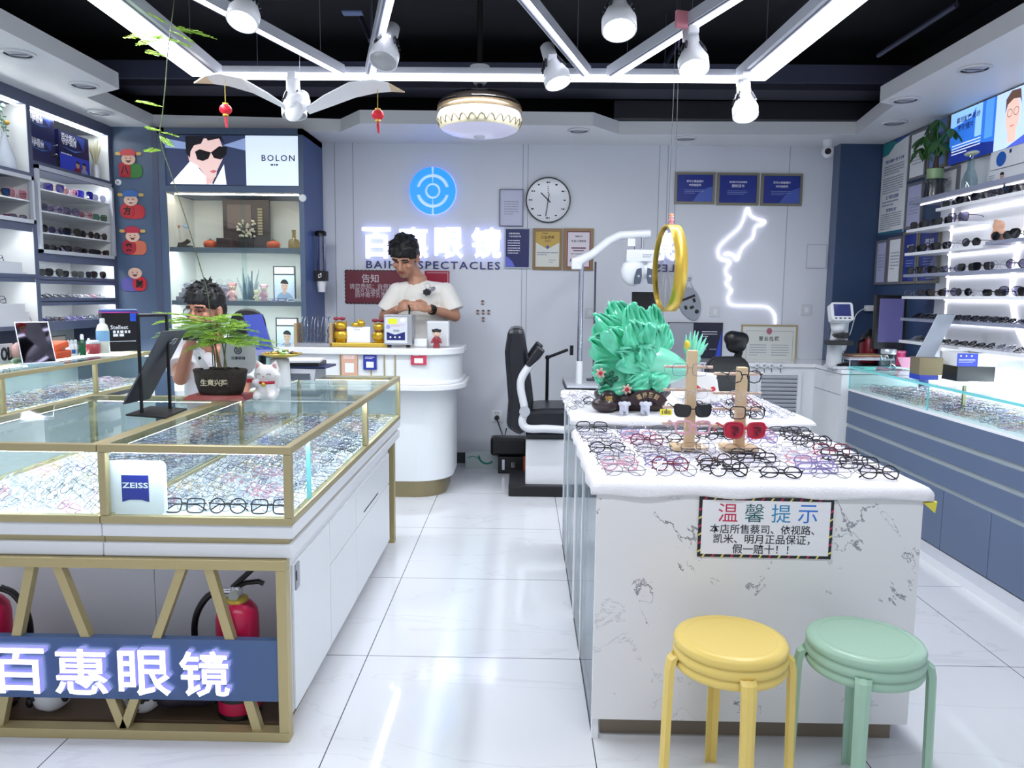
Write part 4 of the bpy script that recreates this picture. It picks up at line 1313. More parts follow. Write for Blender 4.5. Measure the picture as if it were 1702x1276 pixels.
rv = thing('ring_vase', 'dark open ring ornament on a plinth, upper cabinet shelf at left', 'ornament', (cx(300), 5.8, ZS[0]))
part('plinth', MB(M('#4a4038', 0.5)).b2(cx(300) - 0.09, cx(300) + 0.09, 5.77, 5.83, ZS[0], ZS[0] + 0.02), rv)
part('ring', MB(M('#3a2c26', 0.35), face_front((cx(301), 5.815, ZS[0] + 0.115))).ring(0, 0, 0.075, 0.1, 0, 30, 2.0, 5.6, 0.03), rv)
part('blossom', MB(M('#a9bfe0', 0.6)).ell((cx(311), 5.8, ZS[0] + 0.16), (0.025, 0.008, 0.012), TR(ry=0.5), 10, 6).m(M('#c07a6a', 0.6)).ell((cx(300), 5.8, ZS[0] + 0.16), (0.012, 0.006, 0.01), TR(ry=-0.5), 10, 6), rv)
for px, nm in ((353, 'left of the dark carved panel'), (457, 'right of the dark carved panel')):
    t = thing('persimmon_jar', 'orange persimmon shaped jar on the upper cabinet shelf ' + nm, 'jar', (cx(px), 5.78, ZS[0]), group='persimmon jars in the glass cabinet')
    part('body', MB(M('#e0603a', 0.35)).lathe([(0.02, 0), (0.045, 0.008), (0.05, 0.03), (0.045, 0.05), (0.02, 0.058)], 22), t, local=True)
    part('stalk', MB(M('#5b3a2c', 0.5)).lathe([(0.022, 0.057), (0.02, 0.063), (0.004, 0.064), (0.003, 0.074)], 12), t, local=True)
xa, xb = cx(374, 5.95), cx(450, 5.95)
cp = thing('carved_panel', 'large dark carved picture panel with pale blossoms in the glass cabinet', 'panel', ((xa + xb) / 2, 5.95, ZS[0]))
zt_ = W(400, 332, Y=5.95).z
part('board', MB(M('#3d3132', 0.45)).b2(xa, xb, 5.94, 5.97, ZS[0], zt_), cp)
T = face_front((xa, 5.938, ZS[0]))
wd, ht = xb - xa, zt_ - ZS[0]
m1 = MB(M('#6a5a58', 0.5), T).b2(wd * 0.1, wd * 0.62, ht * 0.42, ht * 0.9, 0, 0.004).m(M('#24191b', 0.5)).b2(wd * 0.35, wd * 0.65, ht * 0.04, ht * 0.25, 0, 0.012)
m1.m(M('#cfc4b4', 0.6))
for k in range(46):
    m1.ell((wd * rg.uniform(0.3, 0.72), ht * rg.uniform(0.25, 0.58), 0.01), (rg.uniform(0.006, 0.012),) * 3, None, 7, 5)
m1.m(M('#a89a78', 0.5))
for k in range(10):
    m1.b2(wd * 0.76, wd * 0.86, ht * (0.3 + k * 0.055), ht * (0.335 + k * 0.055), 0, 0.006)
part('relief', m1, cp)
solo('keepsake_box', MB(M('#4a2f30', 0.4)).b2(cx(366), cx(392), 5.74, 5.82, ZS[0], ZS[0] + 0.075), 'dark red-brown box in front of the dark carved panel', 'box', bev=0.004)
AMB = glassm('#d8c79a', 0.4, 'amber_glass')
t = thing('glass_bottle', 'amber glass bottle on the upper cabinet shelf at the right end', 'bottle', (cx(491), 5.78, ZS[0]))
part('body', MB(AMB).lathe([(0.035, 0), (0.042, 0.01), (0.042, 0.05), (0.034, 0.068), (0.014, 0.075), (0.014, 0.135)], 20), t, local=True)
part('rim', MB(AMB).lathe([(0.015, 0.135), (0.017, 0.138), (0.015, 0.141)], 16), t, local=True)
# middle shelf
rs = thing('display_riser', 'stepped grey case riser on the middle cabinet shelf behind the seated man', 'riser', (cx(335), 5.85, ZS[1]))
for k in range(4):
    part('step', MB(M('#8d8f9c', 0.25) if k % 2 else M('#77707e', 0.3)).b2(cx(288 + 5 * k), cx(381 - 2 * k), 5.72 + 0.05 * k, 5.95, ZS[1] + 0.03 * k, ZS[1] + 0.03 * k + 0.029), rs)
for j, (px, stp) in enumerate(((322, 3), (365, 3), (315, 2), (366, 1))):
    glasses('oval', ['silver', 'silver', 'lilac', 'pink'][j], CLEAR, (cx(px, 5.8), 5.735 + 0.05 * stp, ZS[1] + 0.03 * stp + 0.03), (0, 0, 0.1), '%s eyeglasses on the %s of the cabinet riser' % (['left thin silver', 'right thin silver', 'lilac', 'pink'][j], ['top step', 'top step', 'third step', 'second step'][j]), group='eyeglasses on the cabinet riser', folded=False)


def figurine(name, x, y, z, h, cols, label, cat='figurine'):
    t = thing(name, label, cat, (x, y, z))
    part('body', fuse(MB(M(cols[0], 0.45)).caps((0, 0, h * 0.14), (0, 0, h * 0.4), h * 0.14, h * 0.17).caps((-h * 0.15, -h * 0.02, h * 0.42), (-h * 0.23, -h * 0.1, h * 0.24), h * 0.06, h * 0.05).caps((h * 0.15, -h * 0.02, h * 0.42), (h * 0.23, -h * 0.1, h * 0.24), h * 0.06, h * 0.05).b2(-h * 0.17, h * 0.17, -h * 0.13, h * 0.13, 0, h * 0.12), h / 32, 2), t, local=True)
    hd = MB(M(cols[1], 0.5)).ell((0, 0, h * 0.68), (h * 0.19, h * 0.17, h * 0.19), None, 18, 12)
    hd.m(INK).ell((-h * 0.07, -h * 0.155, h * 0.69), (h * 0.02, h * 0.012, h * 0.026), None, 8, 6).ell((h * 0.07, -h * 0.155, h * 0.69), (h * 0.02, h * 0.012, h * 0.026), None, 8, 6).m(M('#b04a4a', 0.5)).ell((0, -h * 0.165, h * 0.6), (h * 0.035, h * 0.01, h * 0.012), None, 8, 6)
    part('head', hd, t, local=True)
    part('hair', MB(M(cols[2], 0.5)).ell((0, h * 0.02, h * 0.77), (h * 0.2, h * 0.18, h * 0.15), None, 18, 10).ell((-h * 0.18, 0, h * 0.83), (h * 0.06,) * 3, None, 10, 8).ell((h * 0.18, 0, h * 0.83), (h * 0.06,) * 3, None, 10, 8), t, local=True)
    return t


figurine('figurine', cx(387), 5.78, ZS[1], 0.15, ('#d9a7a7', '#eccbb9', '#c98a8a'), 'pink haired figurine beside the crystal ornament on middle cabinet shelf')
figurine('figurine', cx(442), 5.74, ZS[1], 0.14, ('#c99aa8', '#f0d6cc', '#d8a4b4'), 'rosy figurine beside the upper portrait frame')
figurine('figurine', cx(430), 5.74, ZS[1], 0.09, ('#d9d2ae', '#efe8cc', '#d6cb9a'), 'small cream figurine between crystal ornament and rosy figurine')
cr = MB(glassm('#e6eef4', 0.6, 'crystal'))
for k in range(14):
    a = rg.uniform(0, 2 * pi)
    b0 = V((cx(411), 5.82, ZS[1]))
    cr.tube([b0 + V((0.03 * math.cos(a), 0.02 * math.sin(a), 0.01)), b0 + V((0.09 * math.cos(a) * rg.random(), 0.03 * math.sin(a), rg.uniform(0.12, 0.27)))], [0.018, 0.004], 6)
cr.b2(cx(411) - 0.07, cx(411) + 0.07, 5.78, 5.86, ZS[1], ZS[1] + 0.02)
solo('crystal_ornament', cr, 'clear branching crystal ornament on the middle cabinet shelf', 'ornament')


def bust(m1, cx_, w_, h_, z=0.0006, sh='#8fa3bf', em=0.0):
    mk = (lambda c: scr(c, em)) if em else (lambda c: M(c, 0.6))
    m1.m(mk(sh)).disc(cx_, 0, w_ * 0.42, h_ * 0.34, z, 18, 0, pi)
    m1.m(mk('#cfa898')).quad(cx_ - w_ * 0.09, cx_ + w_ * 0.09, h_ * 0.25, h_ * 0.45, z * 1.5).disc(cx_, h_ * 0.56, w_ * 0.17, h_ * 0.2, z * 2)
    m1.m(mk('#15131a')).disc(cx_, h_ * 0.64, w_ * 0.2, h_ * 0.19, z * 2.5, 18, 0, pi)
    m1.m(mk('#2a2028')).quad(cx_ - w_ * 0.11, cx_ - w_ * 0.03, h_ * 0.57, h_ * 0.585, z * 3).quad(cx_ + w_ * 0.03, cx_ + w_ * 0.11, h_ * 0.57, h_ * 0.585, z * 3).m(mk('#a86a68')).quad(cx_ - w_ * 0.05, cx_ + w_ * 0.05, h_ * 0.445, h_ * 0.46, z * 3)
    return m1


for k, (xa, xb, ya, yb, zs_, nm) in enumerate(((454, 491, 430, 488, ZS[1], 'upper'), (456, 494, 518, 574, ZS[2], 'lower'))):
    x0, x1 = W(xa, 460, Y=5.85).x, W(xb, 460, Y=5.85).x
    hh = (yb - ya) / 1280 * 5.85
    t = thing('portrait_frame', 'dark framed portrait of a man on the %s lit cabinet shelf' % ('middle' if k == 0 else 'lowest'), 'picture', ((x0 + x1) / 2, 5.85, zs_), group='framed portraits in the glass cabinet')
    T = face_front(((x0 + x1) / 2, 5.85, zs_))
    w2 = (x1 - x0) / 2
    part('frame', MB(M('#353945', 0.4), T).b2(-w2, w2, 0, hh, -0.014, 0), t, bev=0.002)
    m1 = MB(M('#e6ecea', 0.5), T).quad(-w2 * 0.86, w2 * 0.86, hh * 0.78, hh * 0.96, 0.001).m(M('#c6cfe6', 0.5)).quad(-w2 * 0.9, w2 * 0.9, 0.004, hh * 0.74, 0.001)
    m1.T = T @ TR((0, 0.006, 0.001))
    part('photo', bust(m1, 0, w2 * 1.8, hh * 0.72), t)
for k in range(6):
    glasses('rectangular', ['dark grey', 'silver', 'lilac', 'black', 'silver', 'clear'][k], CLEAR, (cx(452 + 8 * k, 5.75), 5.74 + 0.012 * (k % 2), ZS[1] + 0.001), (-0.9, 0, 0.5),
            'folded eyeglasses heaped before the upper portrait frame, %s from left' % ORD[k], group='eyeglasses before the upper portrait')
# cup holder on the cabinet side
p = W(524, 440, X=-1.58)
ch_ = thing('cup_dispenser', 'black bracketed paper cup dispenser on the side of the blue cabinet', 'dispenser', (-1.53, 5.85, 1.2))
yc = 5.86
z1_, z0_, zm = W(524, 385, Y=yc).z, W(524, 485, Y=yc).z, W(524, 460, Y=yc).z
part('tube', MB(glassm('#c9cfe0', 0.5, 'frosted_tube')).lathe([(0.036, 0), (0.036, z1_ - zm)], 22, (-1.535, yc, zm)), ch_)
part('top_ring', MB(BLACK).lathe([(0.04, -0.02), (0.042, 0), (0.04, 0.012), (0.0, 0.012)] if False else [(0.042, -0.03), (0.042, 0.0), (0.03, 0.006)], 22, (-1.535, yc, z1_)), ch_)
br = part('bracket', MB(BLACK).b2(-1.583, -1.492, yc - 0.045, yc + 0.045, zm - 0.03, zm + 0.045), ch_, bev=0.004)
part('emblem', MB(WINK, face_front((-1.535, yc - 0.046, zm + 0.008))).ring(0, 0, 0.008, 0.013, 0, 16).disc(0.008, 0.014, 0.006).disc(-0.006, -0.012, 0.006), br)
part('cup', MB(PAPER).lathe([(0.026, 0), (0.035, zm - 0.03 - z0_)], 22, (-1.535, yc, z0_)), ch_)
for k in range(4):
    pass
p = W(503, 329, Y=5.58)
solo('round_knob', MB(WHITE, face_front((p.x, 5.586, p.z))).lathe([(0.026, 0), (0.028, 0.006), (0.024, 0.014)], 22), 'round cream hook pad on the corner of the blue cabinet', 'hook')
# ================================================================ RIGHT WALL
RX = 2.69
rs_ = thing('display_shelves', 'white lit sunglasses shelves with round neon rings along the right wall', 'shelves', (2.6, 4.2, 1.05))
part('back_panel', MB(M('#f0f1f4', 0.35)).b2(2.672, 2.688, 2.6, 4.95, 1.0, 1.97), rs_)
SHF = M('#e9ebf0', 0.3, name='shelf_white')
SHG = M('#848aa0', 0.35, name='shelf_grey_edge')
RLED = M('#ffffff', 0.5, emit=4.5, name='shelf_led', ecol='#f4f4ff')
part('top_board', MB(SHG).b2(2.47, 2.688, 2.6, 5.1, 1.955, 1.98), rs_)
part('led_strip', MB(RLED).b2(2.52, 2.53, 2.6, 5.05, 1.949, 1.955), rs_)
for z, ya, yb, grey in ((1.785, 4.55, 5.17, 0), (1.885, 2.6, 4.82, 0), (1.635, 4.3, 5.17, 0), (1.65, 2.6, 4.28, 1), (1.497, 2.6, 5.17, 1), (1.355, 2.6, 5.17, 0), (1.213, 2.6, 5.17, 1), (1.067, 2.6, 5.17, 0)):
    part('shelf', MB(SHG if grey else SHF).b2(2.5, 2.672, ya, yb, z, z + 0.018), rs_)
    part('led_strip', MB(RLED).b2(2.655, 2.665, ya, min(yb, 4.94), z - 0.006, z), rs_)
part('end_strip', MB(RLED).b2(2.668, 2.674, 4.935, 4.947, 1.0, 1.955), rs_)
for zc, yc_ in ((1.47, 3.95), (1.48, 2.95)):
    m1 = MB(RLED)
    m1.tube([(2.664, yc_ + 0.34 * math.cos(a / 40 * 2 * pi), zc + 0.42 * math.sin(a / 40 * 2 * pi)) for a in range(40)], 0.008, 6, closed=True)
    part('neon_ring', m1, rs_)

rr = [(1.804, 5.09, -0.15, ['square:brown', 'square:black', 'square:black', 'oversized:black'], 'short upper left'),
      (1.904, 4.72, -0.15, ['rectangular:black', 'square:black', 'browline:black', 'square:black', 'oversized:black'], 'highest right'),
      (1.654, 5.1, -0.155, ['square:black', 'round:black', 'cat-eye:black', 'square:clear', 'round:black'], 'second'),
      (1.669, 4.2, -0.17, ['round:black', 'aviator:black', 'aviator:black'], 'second (right part)'),
      (1.516, 5.1, -0.15, ['square:black', 'square:black', 'rectangular:black', 'oval:dark grey', 'square:dark grey', 'browline:black', 'square:silver', 'round:black', 'round:black'], 'third'),
      (1.374, 5.1, -0.145, ['rectangular:silver', 'oval:black', 'oval:brown', 'round:black', 'round:dark grey', 'oval:clear', 'rectangular:black', 'aviator:black', 'browline:black', 'browline:black'], 'fourth')]
for z, ys, dy, its, nm in rr:
    for k, s2 in enumerate(its):
        st, c = s2.split(':')
        ln_ = CLEAR if c in ('clear', 'silver') else GRAD if (k % 4 == 3) else SUN
        glasses(st, c if c != 'clear' else 'silver', ln_, (2.535, ys + dy * k, z + 0.0005), (0, 0, -pi / 2 + 0.3 + rg.uniform(0, 0.2)),
                '%s %s sunglasses on the %s right wall shelf, %s from left end' % (c, st, nm, ORD[k]), 'sunglasses', 'sunglasses on the right wall shelves', folded=False)
for z, nm in ((1.232, 'fifth'), (1.086, 'lowest')):
    for k in range(17):
        c = rg.choice(['black', 'black', 'black', 'dark grey', 'silver'])
        glasses(rg.choice(['square', 'rectangular', 'browline']), c, SUN if k % 3 else M('#7d7f8a', 0.08, 0.6, name='silver_sun_lens'), (2.565, 5.11 - k * 0.088, z + 0.004), (-0.9, 0, -pi / 2 - 0.9 + rg.uniform(-0.15, 0.15)),
                'folded %s sunglasses on the %s right wall shelf, %s from its left end' % (c, nm, ORD[k]), 'sunglasses', 'sunglasses on the right wall shelves', r=0.0026)


def onwall(px0, px1, py_tl, py_bl):
    """rectangle on the right wall from its left/right pixel columns and the rows of its left edge"""
    a, b = W(px0, py_tl, X=RX), W(px0, py_bl, X=RX)
    c = W(px1, py_tl, X=RX)
    return a.y, c.y, b.z, a.z


# health notice poster
ya, yb, z0, z1 = 6.02 - 0.03, 5.60, 1.83, 2.50
ya = 5.985
w2 = ya - yb
T = face_left((RX - 0.002, ya, z0))
ht = z1 - z0
t = thing('wall_poster', 'tall white notice poster with teal corner on the right wall beside blue pier', 'poster', (RX, (ya + yb) / 2, z0))
part('sheet', MB(M('#eef0ef', 0.35), T).b2(0, w2, 0, ht, 0, 0.006), t)
m1 = MB(M('#2f8f92', 0.4), T).poly([(0, ht), (0, ht * 0.86), (w2 * 0.25, ht * 0.87), (w2 * 0.5, ht * 0.95), (w2 * 0.8, ht * 0.975), (w2, ht)], 0.0068).m(M('#23509a', 0.4)).poly([(w2 * 0.4, ht), (w2 * 0.6, ht * 0.965), (w2, ht * 0.99), (w2, ht)], 0.007)
part('corner_wave', m1, t)
part('foot_band', MB(M('#2b6f88', 0.4), T).quad(0, w2, 0, ht * 0.03, 0.0068), t)
BINK = M('#2a3a8c', 0.5, name='print_blue')
m1 = MB(BINK, T).text('预防近视眼"十要""五不要"', w2 * 0.52, ht * 0.79, w2 * 0.74, None, 0.0068, off=0.02).text('五条预防近视眼', w2 * 0.5, ht * 0.40, w2 * 0.5, None, 0.0068, off=0.02).text('附"医师口诀"', w2 * 0.5, ht * 0.26, w2 * 0.4, None, 0.0068, off=0.02)
m1.m(GINK).bars(w2 * 0.1, w2 * 0.9, ht * 0.64, ht * 0.75, 4, 1, 0.0068).bars(w2 * 0.1, w2 * 0.9, ht * 0.44, ht * 0.62, 7, 2, 0.0068).bars(w2 * 0.1, w2 * 0.75, ht * 0.30, ht * 0.37, 2, 3, 0.0068).bars(w2 * 0.08, w2 * 0.92, ht * 0.05, ht * 0.23, 8, 4, 0.0068)
part('print', m1, t)

FRM = M('#84806e', 0.4, 0.3, name='dull_gold_frame')
GFR = M('#6e6f76', 0.4, name='grey_frame_board')


def cert(name, T, w2, ht, fr, b, sheet, draw, label, cat='certificate', group=None, dep=0.016, glaze=False):
    """framed sheet hung flat on a wall; T = bottom left corner, local z off the wall"""
    t = thing(name, label, cat, T @ V((w2 / 2, 0, 0)), 0, group)
    m1 = MB(fr, T).b2(0, w2, 0, b, 0, dep).b2(0, w2, ht - b, ht, 0, dep).b2(0, b, b, ht - b, 0, dep).b2(w2 - b, w2, b, ht - b, 0, dep)
    part('frame', m1, t)
    part('sheet', MB(sheet, T).b2(b, w2 - b, b, ht - b, 0, dep * 0.6), t)
    m1 = MB(INK, T @ Matrix.Translation((0, 0, dep * 0.6 + 0.0006)))
    draw(m1, w2, ht)
    if m1.f:
        part('print', m1, t)
    return t


def d_plain(title=None, seal=None, seed=1, ink=GINK):
    def f(m1, w2, ht):
        if title:
            m1.m(ink).text(title, w2 / 2, ht * 0.8, w2 * 0.5, None, 0, off=0.01)
        m1.m(ink).bars(w2 * 0.2, w2 * 0.8, ht * 0.3, ht * 0.7, 6, seed, 0, 0.35)
        if seal:
            m1.m(M(seal, 0.5)).disc(w2 * 0.3, ht * 0.6, w2 * 0.13, w2 * 0.16, 0.0004)
    return f


def d_blue(c='#5b78c8', t1='蔡司小镜盒镜片', t2='金牌验配师', seed=3):
    def f(m1, w2, ht):
        m1.m(M(c, 0.4)).poly([(w2 * 0.45, ht * 0.08), (w2 * 0.6, ht * 0.35), (w2 * 0.78, ht * 0.5), (w2 * 0.95, ht * 0.57), (w2 * 0.95, ht * 0.08)], 0.0)
        m1.m(WINK).text(t1, w2 * 0.5, ht * 0.72, w2 * 0.42, None, 0.0004, off=0.015).text(t2, w2 * 0.5, ht * 0.6, w2 * 0.3, None, 0.0004, off=0.015).m(M('#9fb0e4', 0.5)).bars(w2 * 0.25, w2 * 0.72, ht * 0.32, ht * 0.47, 3, seed, 0.0004, 0.3)
    return f


RBL = M('#1c2f8a', 0.3, name='royal_blue_sheet')
LBL = M('#6f8fc4', 0.35, name='pale_blue_sheet')
LAV = M('#b9bcdc', 0.4, name='lavender_sheet')
GC = 'framed certificates on the right wall'
cs = [  # y left, y right, z0, z1, frame, sheet, drawing, label
    (5.985, 5.80, 1.46, 1.79, GFR, LAV, d_plain(None, None, 5), 'narrow lavender framed certificate under the white notice poster, nearer the pier'),
    (5.79, 5.58, 1.46, 1.80, GFR, PAPER, d_plain(None, None, 6), 'white framed certificate under the white notice poster, beside the blue sheets'),
    (5.57, 5.36, 1.46, 1.82, FRM, RBL, d_blue('#2c4a9a', '验光定配', '授权书'), 'dark blue framed certificate seen through the left end of sunglasses shelves, left one'),
    (5.35, 5.08, 1.46, 1.83, FRM, RBL, d_blue('#8d93b8', '蔡司', '认证'), 'dark blue framed certificate seen through the sunglasses shelves, right one'),
    (5.57, 5.33, 2.17, 2.50, GFR, PAPER, d_plain(None, None, 7), 'white certificate behind the upper leaves of the potted plant'),
    (5.31, 5.07, 2.20, 2.53, FRM, LBL, d_plain(None, None, 8, BINK), 'pale blue certificate between the potted plant and the blue light box'),
    (5.57, 5.34, 1.84, 2.15, GFR, LAV, d_plain(None, None, 9), 'lavender certificate behind the vase of the potted plant'),
    (5.32, 4.92, 1.99, 2.18, GFR, PAPER, d_plain(None, '#6a6a92', 10), 'white certificate with a grey seal right of the potted plant')]
for a_, b2_, z0, z1, fr, sh, dr, lab in cs:
    cert('certificate', face_left((RX - 0.001, a_, z0)), a_ - b2_, z1 - z0, fr, 0.018, sh, dr, lab, group=GC)

# big blue light box with a young man, shelf posters
ya, yb = 5.02, 3.9
z0, z1 = 2.19, 2.50
T = face_left((RX - 0.03, ya, z0))
wd, ht = ya - yb, z1 - z0
lb2 = thing('light_box', 'large blue backlit poster of a young man with glasses high on the right wall', 'light box', (RX, (ya + yb) / 2, z0))
part('housing', MB(BLACK, T).b2(0, wd, 0, ht, -0.03, -0.001), lb2)
m1 = MB(scr('#2e6fd0'), T).quad(0, wd, 0, ht, 0)
m1.m(scr('#8fc0f2')).poly([(0, ht), (0, ht * 0.7), (wd * 0.2, ht * 0.8), (wd * 0.25, ht)], 0.0003).quad(wd * 0.24, wd * 0.30, ht * 0.4, ht, 0.0004).m(scr('#4f93e8')).quad(wd * 0.33, wd * 0.4, ht * 0.3, ht, 0.0004).m(scr('#12287a')).poly([(0, 0), (wd * 0.42, 0), (wd * 0.42, ht * 0.2), (wd * 0.2, ht * 0.3), (0, ht * 0.25)], 0.0005)
m1.m(scr('#b8d0f4')).poly([(wd * 0.42, 0), (wd, 0), (wd, ht), (wd * 0.42, ht)], 0.0002).m(scr('#4a5fc4')).poly([(wd * 0.52, 0), (wd, ht * 0.5), (wd, 0)], 0.0006)
fx = wd * 0.56
m1.m(scr('#e2bcae')).disc(fx, ht * 0.55, wd * 0.055, ht * 0.34, 0.0009).quad(fx - wd * 0.03, fx + wd * 0.035, ht * 0.08, ht * 0.4, 0.0007)
m1.m(scr('#5a4032')).poly([(fx - wd * 0.06, ht * 0.62), (fx - wd * 0.06, ht * 0.86), (fx - wd * 0.02, ht * 0.98), (fx + wd * 0.05, ht * 0.96), (fx + wd * 0.065, ht * 0.7), (fx + wd * 0.05, ht * 0.8), (fx, ht * 0.83), (fx - wd * 0.045, ht * 0.76)], 0.0012)
m1.m(scr('#4f3a36')).ring(fx - wd * 0.024, ht * 0.6, wd * 0.017, wd * 0.02, 0.0014, 16).ring(fx + wd * 0.026, ht * 0.6, wd * 0.017, wd * 0.02, 0.0014, 16).m(scr('#b8706c')).quad(fx - wd * 0.015, fx + wd * 0.018, ht * 0.355, ht * 0.375, 0.0014)
m1.m(scr('#15245c')).text('蔡司耐磨·灵动', wd * 0.17, ht * 0.82, wd * 0.22, None, 0.0012, off=0.02).text('驾驶镜片', wd * 0.15, ht * 0.67, wd * 0.15, None, 0.0012, off=0.02)
m1.m(scr('#e8f0ff')).bars(wd * 0.03, wd * 0.3, ht * 0.16, ht * 0.38, 4, 7, 0.0012, 0.4)
part('poster', m1, lb2)
for k, (a_, b2_, z0, z1, lab) in enumerate(((4.55, 4.05, 2.085, 2.185, 'white shelf card with blue disc under the light box'), (4.56, 4.05, 1.983, 2.08, 'white shelf card showing a smiling woman under the light box'))):
    T = face_left((RX - 0.04 + 0.02 * 0, a_, z0))
    t = thing('shelf_card', lab, 'card', (RX - 0.04, (a_ + b2_) / 2, z0))
    part('board', MB(PAPER, T).b2(0, a_ - b2_, 0, z1 - z0, -0.012, 0), t)
    m1 = MB(M('#1a5fc0', 0.4), T)
    if k == 0:
        m1.disc(0.1, 0.05, 0.045, 0.04, 0.0006).m(M('#2b2f6a', 0.4)).quad(0.17, 0.19, 0.07, 0.09, 0.0006)
    else:
        m1 = MB(GINK, T).bars(0.01, 0.06, 0.04, 0.075, 3, 2, 0.0006)
        m1.T = T @ TR((0.13, 0, 0.0006))
        bust(m1, 0, 0.1, 0.095, 0.0004, '#7f6a6a')
    part('picture', m1, t)

# potted money tree in a vase, clear glass vase
p = W(1533, 332, Y=5.0)
px_, py_ = 2.585, 5.02
pt = thing('potted_plant', 'broad leaved green plant in dark frilled glass vase on the shelf end', 'plant', (px_, py_, 1.981))
part('vase', MB(M('#20252c', 0.15, coat=0.5)).lathe([(0.06, 0), (0.062, 0.03), (0.055, 0.09), (0.062, 0.12)], 26, (px_, py_, 1.981)).m(M('#2c4038', 0.2)).tube([(px_ + (0.062 + 0.006 * math.sin(9 * a)) * math.cos(a), py_ + (0.062 + 0.006 * math.sin(9 * a)) * math.sin(a), 2.101) for a in [2 * pi * k / 36 for k in range(36)]], 0.005, 6, closed=True), pt)
part('inner_pot', MB(M('#8fae7d', 0.3)).lathe([(0.045, 0), (0.05, 0.075)], 22, (px_, py_, 2.095)), pt)
part('trunk', MB(M('#4d3b30', 0.8)).tube([(px_, py_, 2.16), (px_, py_, 2.21), (px_ + 0.004, py_, 2.25)], [0.02, 0.016, 0.012], 8), pt)
LEAF = M('#3c6b33', 0.35, name='broad_green_leaf')
stem = MB(M('#5f8a48', 0.5))
leafm = MB(LEAF)
for k, (dx, dy, dz) in enumerate(((0.0, 0.02, 0.25), (0.04, 0.12, 0.20), (-0.05, 0.08, 0.16), (0.02, -0.11, 0.17), (-0.04, -0.05, 0.11), (0.05, 0.03, 0.12), (-0.03, 0.14, 0.10))):
    b0, e = V((px_ + 0.004, py_, 2.24)), V((px_ + dx * 0.9, py_ + dy, 2.22 + dz))
    stem.tube([b0, (b0 + e) / 2 + V((0, 0, 0.02)), e], 0.003, 5)
    for j in range(5):
        a = 2 * pi * j / 5 + k
        d = V((math.cos(a), math.sin(a), -0.9 + 0.25 * (j % 2))).normalized()
        sd = d.cross(V((0, 0, 1))).normalized()
        up = sd.cross(d)
        L = 0.105

        def lf(u, v, e=e, d=d, sd=sd, up=up, L=L):
            wv = math.sin(pi * min(1, v * 0.97 + 0.015)) ** 0.75 * 0.021
            return e + d * (L * v) + sd * ((u - 0.5) * 2 * wv) + up * (0.008 * abs(u - 0.5) * 2 - 0.02 * v * v)
        leafm.grid(lf, 4, 7)
part('stem', stem, pt)
part('leaves', leafm, pt)
t = thing('glass_vase', 'clear glass vase with pale oval stopper under the blue light box', 'vase', (2.58, 4.62, 1.981))
part('body', MB(CLB).lathe([(0.04, 0), (0.042, 0.06), (0.03, 0.1), (0.018, 0.13), (0.018, 0.2)], 22, (2.58, 4.62, 1.981)), t)
part('stopper', MB(M('#c9d2b8', 0.4)).ell((2.58, 4.62, 2.195), (0.03, 0.06, 0.014), None, 18, 8), t)
solo('figurine', fuse(MB(M('#d9a88c', 0.6)).ell((2.56, 4.27, 1.70), (0.03, 0.05, 0.045)).ell((2.56, 4.27, 1.752), (0.028, 0.036, 0.03)).ell((2.56, 4.3, 1.78), (0.012,) * 3), 0.006, 2), 'small tan plush figure behind the sunglasses on the second right wall shelf', 'toy')

# what stands on the right showcase
RT = 0.9005
sm = W(1545, 618, X=2.45)
mm = thing('counter_mirror', 'slanted rectangular mirror on a bronze foot on the right showcase', 'mirror', (2.42, 4.55, RT))
xx, yv = V((0.55, -0.83, 0)).normalized(), V((0.10, -0.14, 0.34))
p0 = W(1528, 594, Y=4.62)
xx = V((0.93, 0.36, 0)).normalized()
T = frame((p0.x, p0.y, p0.z), xx, V((0.18, -0.1, 0.34)) - xx * xx.dot(V((0.18, -0.1, 0.34))))
pa, pb, pc = W(1522, 594, Y=4.44), W(1549, 598, Y=4.42), W(1588, 526, Y=4.44)
ex = V((1, -0.1, 0)).normalized()
ey = V((pc.x - pb.x, 0.16, pc.z - pb.z))
ey = (ey - ex * ey.dot(ex))
T = Matrix(((0.097, (pc.x - pb.x), 0, pa.x), (-0.01, 0.03, 1, pa.y), (-0.0, pc.z - pb.z, 0, pa.z), (0, 0, 0, 1)))
part('mirror_face', MB(M('#b9c2cd', 0.12, 0.35, name='cloudy_mirror'), T).add([(0, 0, 0), (1, 0, 0), (1, 1, 0), (0, 1, 0), (0, 0, 0.006), (1, 0, 0.006), (1, 1, 0.006), (0, 1, 0.006)], [(0, 1, 2, 3), (7, 6, 5, 4), (0, 4, 5, 1), (1, 5, 6, 2), (2, 6, 7, 3), (3, 7, 4, 0)]), mm)  # pale grey reflection put into the base colour of the mirror
part('foot', MB(M('#8d7f62', 0.35, 0.5)).prism([(pa.x - 0.01, pa.y - 0.07), (pa.x + 0.11, pa.y - 0.09), (pa.x + 0.13, pa.y + 0.05), (pa.x + 0.0, pa.y + 0.06)], RT + 0.028, pa.z + 0.004), mm)
part('blue_base', MB(M('#2338b8', 0.35)).b2(pa.x - 0.005, pa.x + 0.1, pa.y - 0.07, pa.y + 0.05, RT, RT + 0.028), mm)
b_ = W(1595, 640, Z=RT)
bw = thing('lens_box', 'black box with white and royal blue lid on the right showcase', 'box', (2.52, 4.25, RT))
q0, q1 = W(1590, 630, Y=4.3), W(1653, 632, Y=4.3)
part('box', MB(BLACK).b2(q0.x, q1.x, 4.3, 4.46, RT, RT + 0.085), bw, bev=0.002)
q0, q1 = W(1588, 606, Y=4.3), W(1656, 608, Y=4.3)
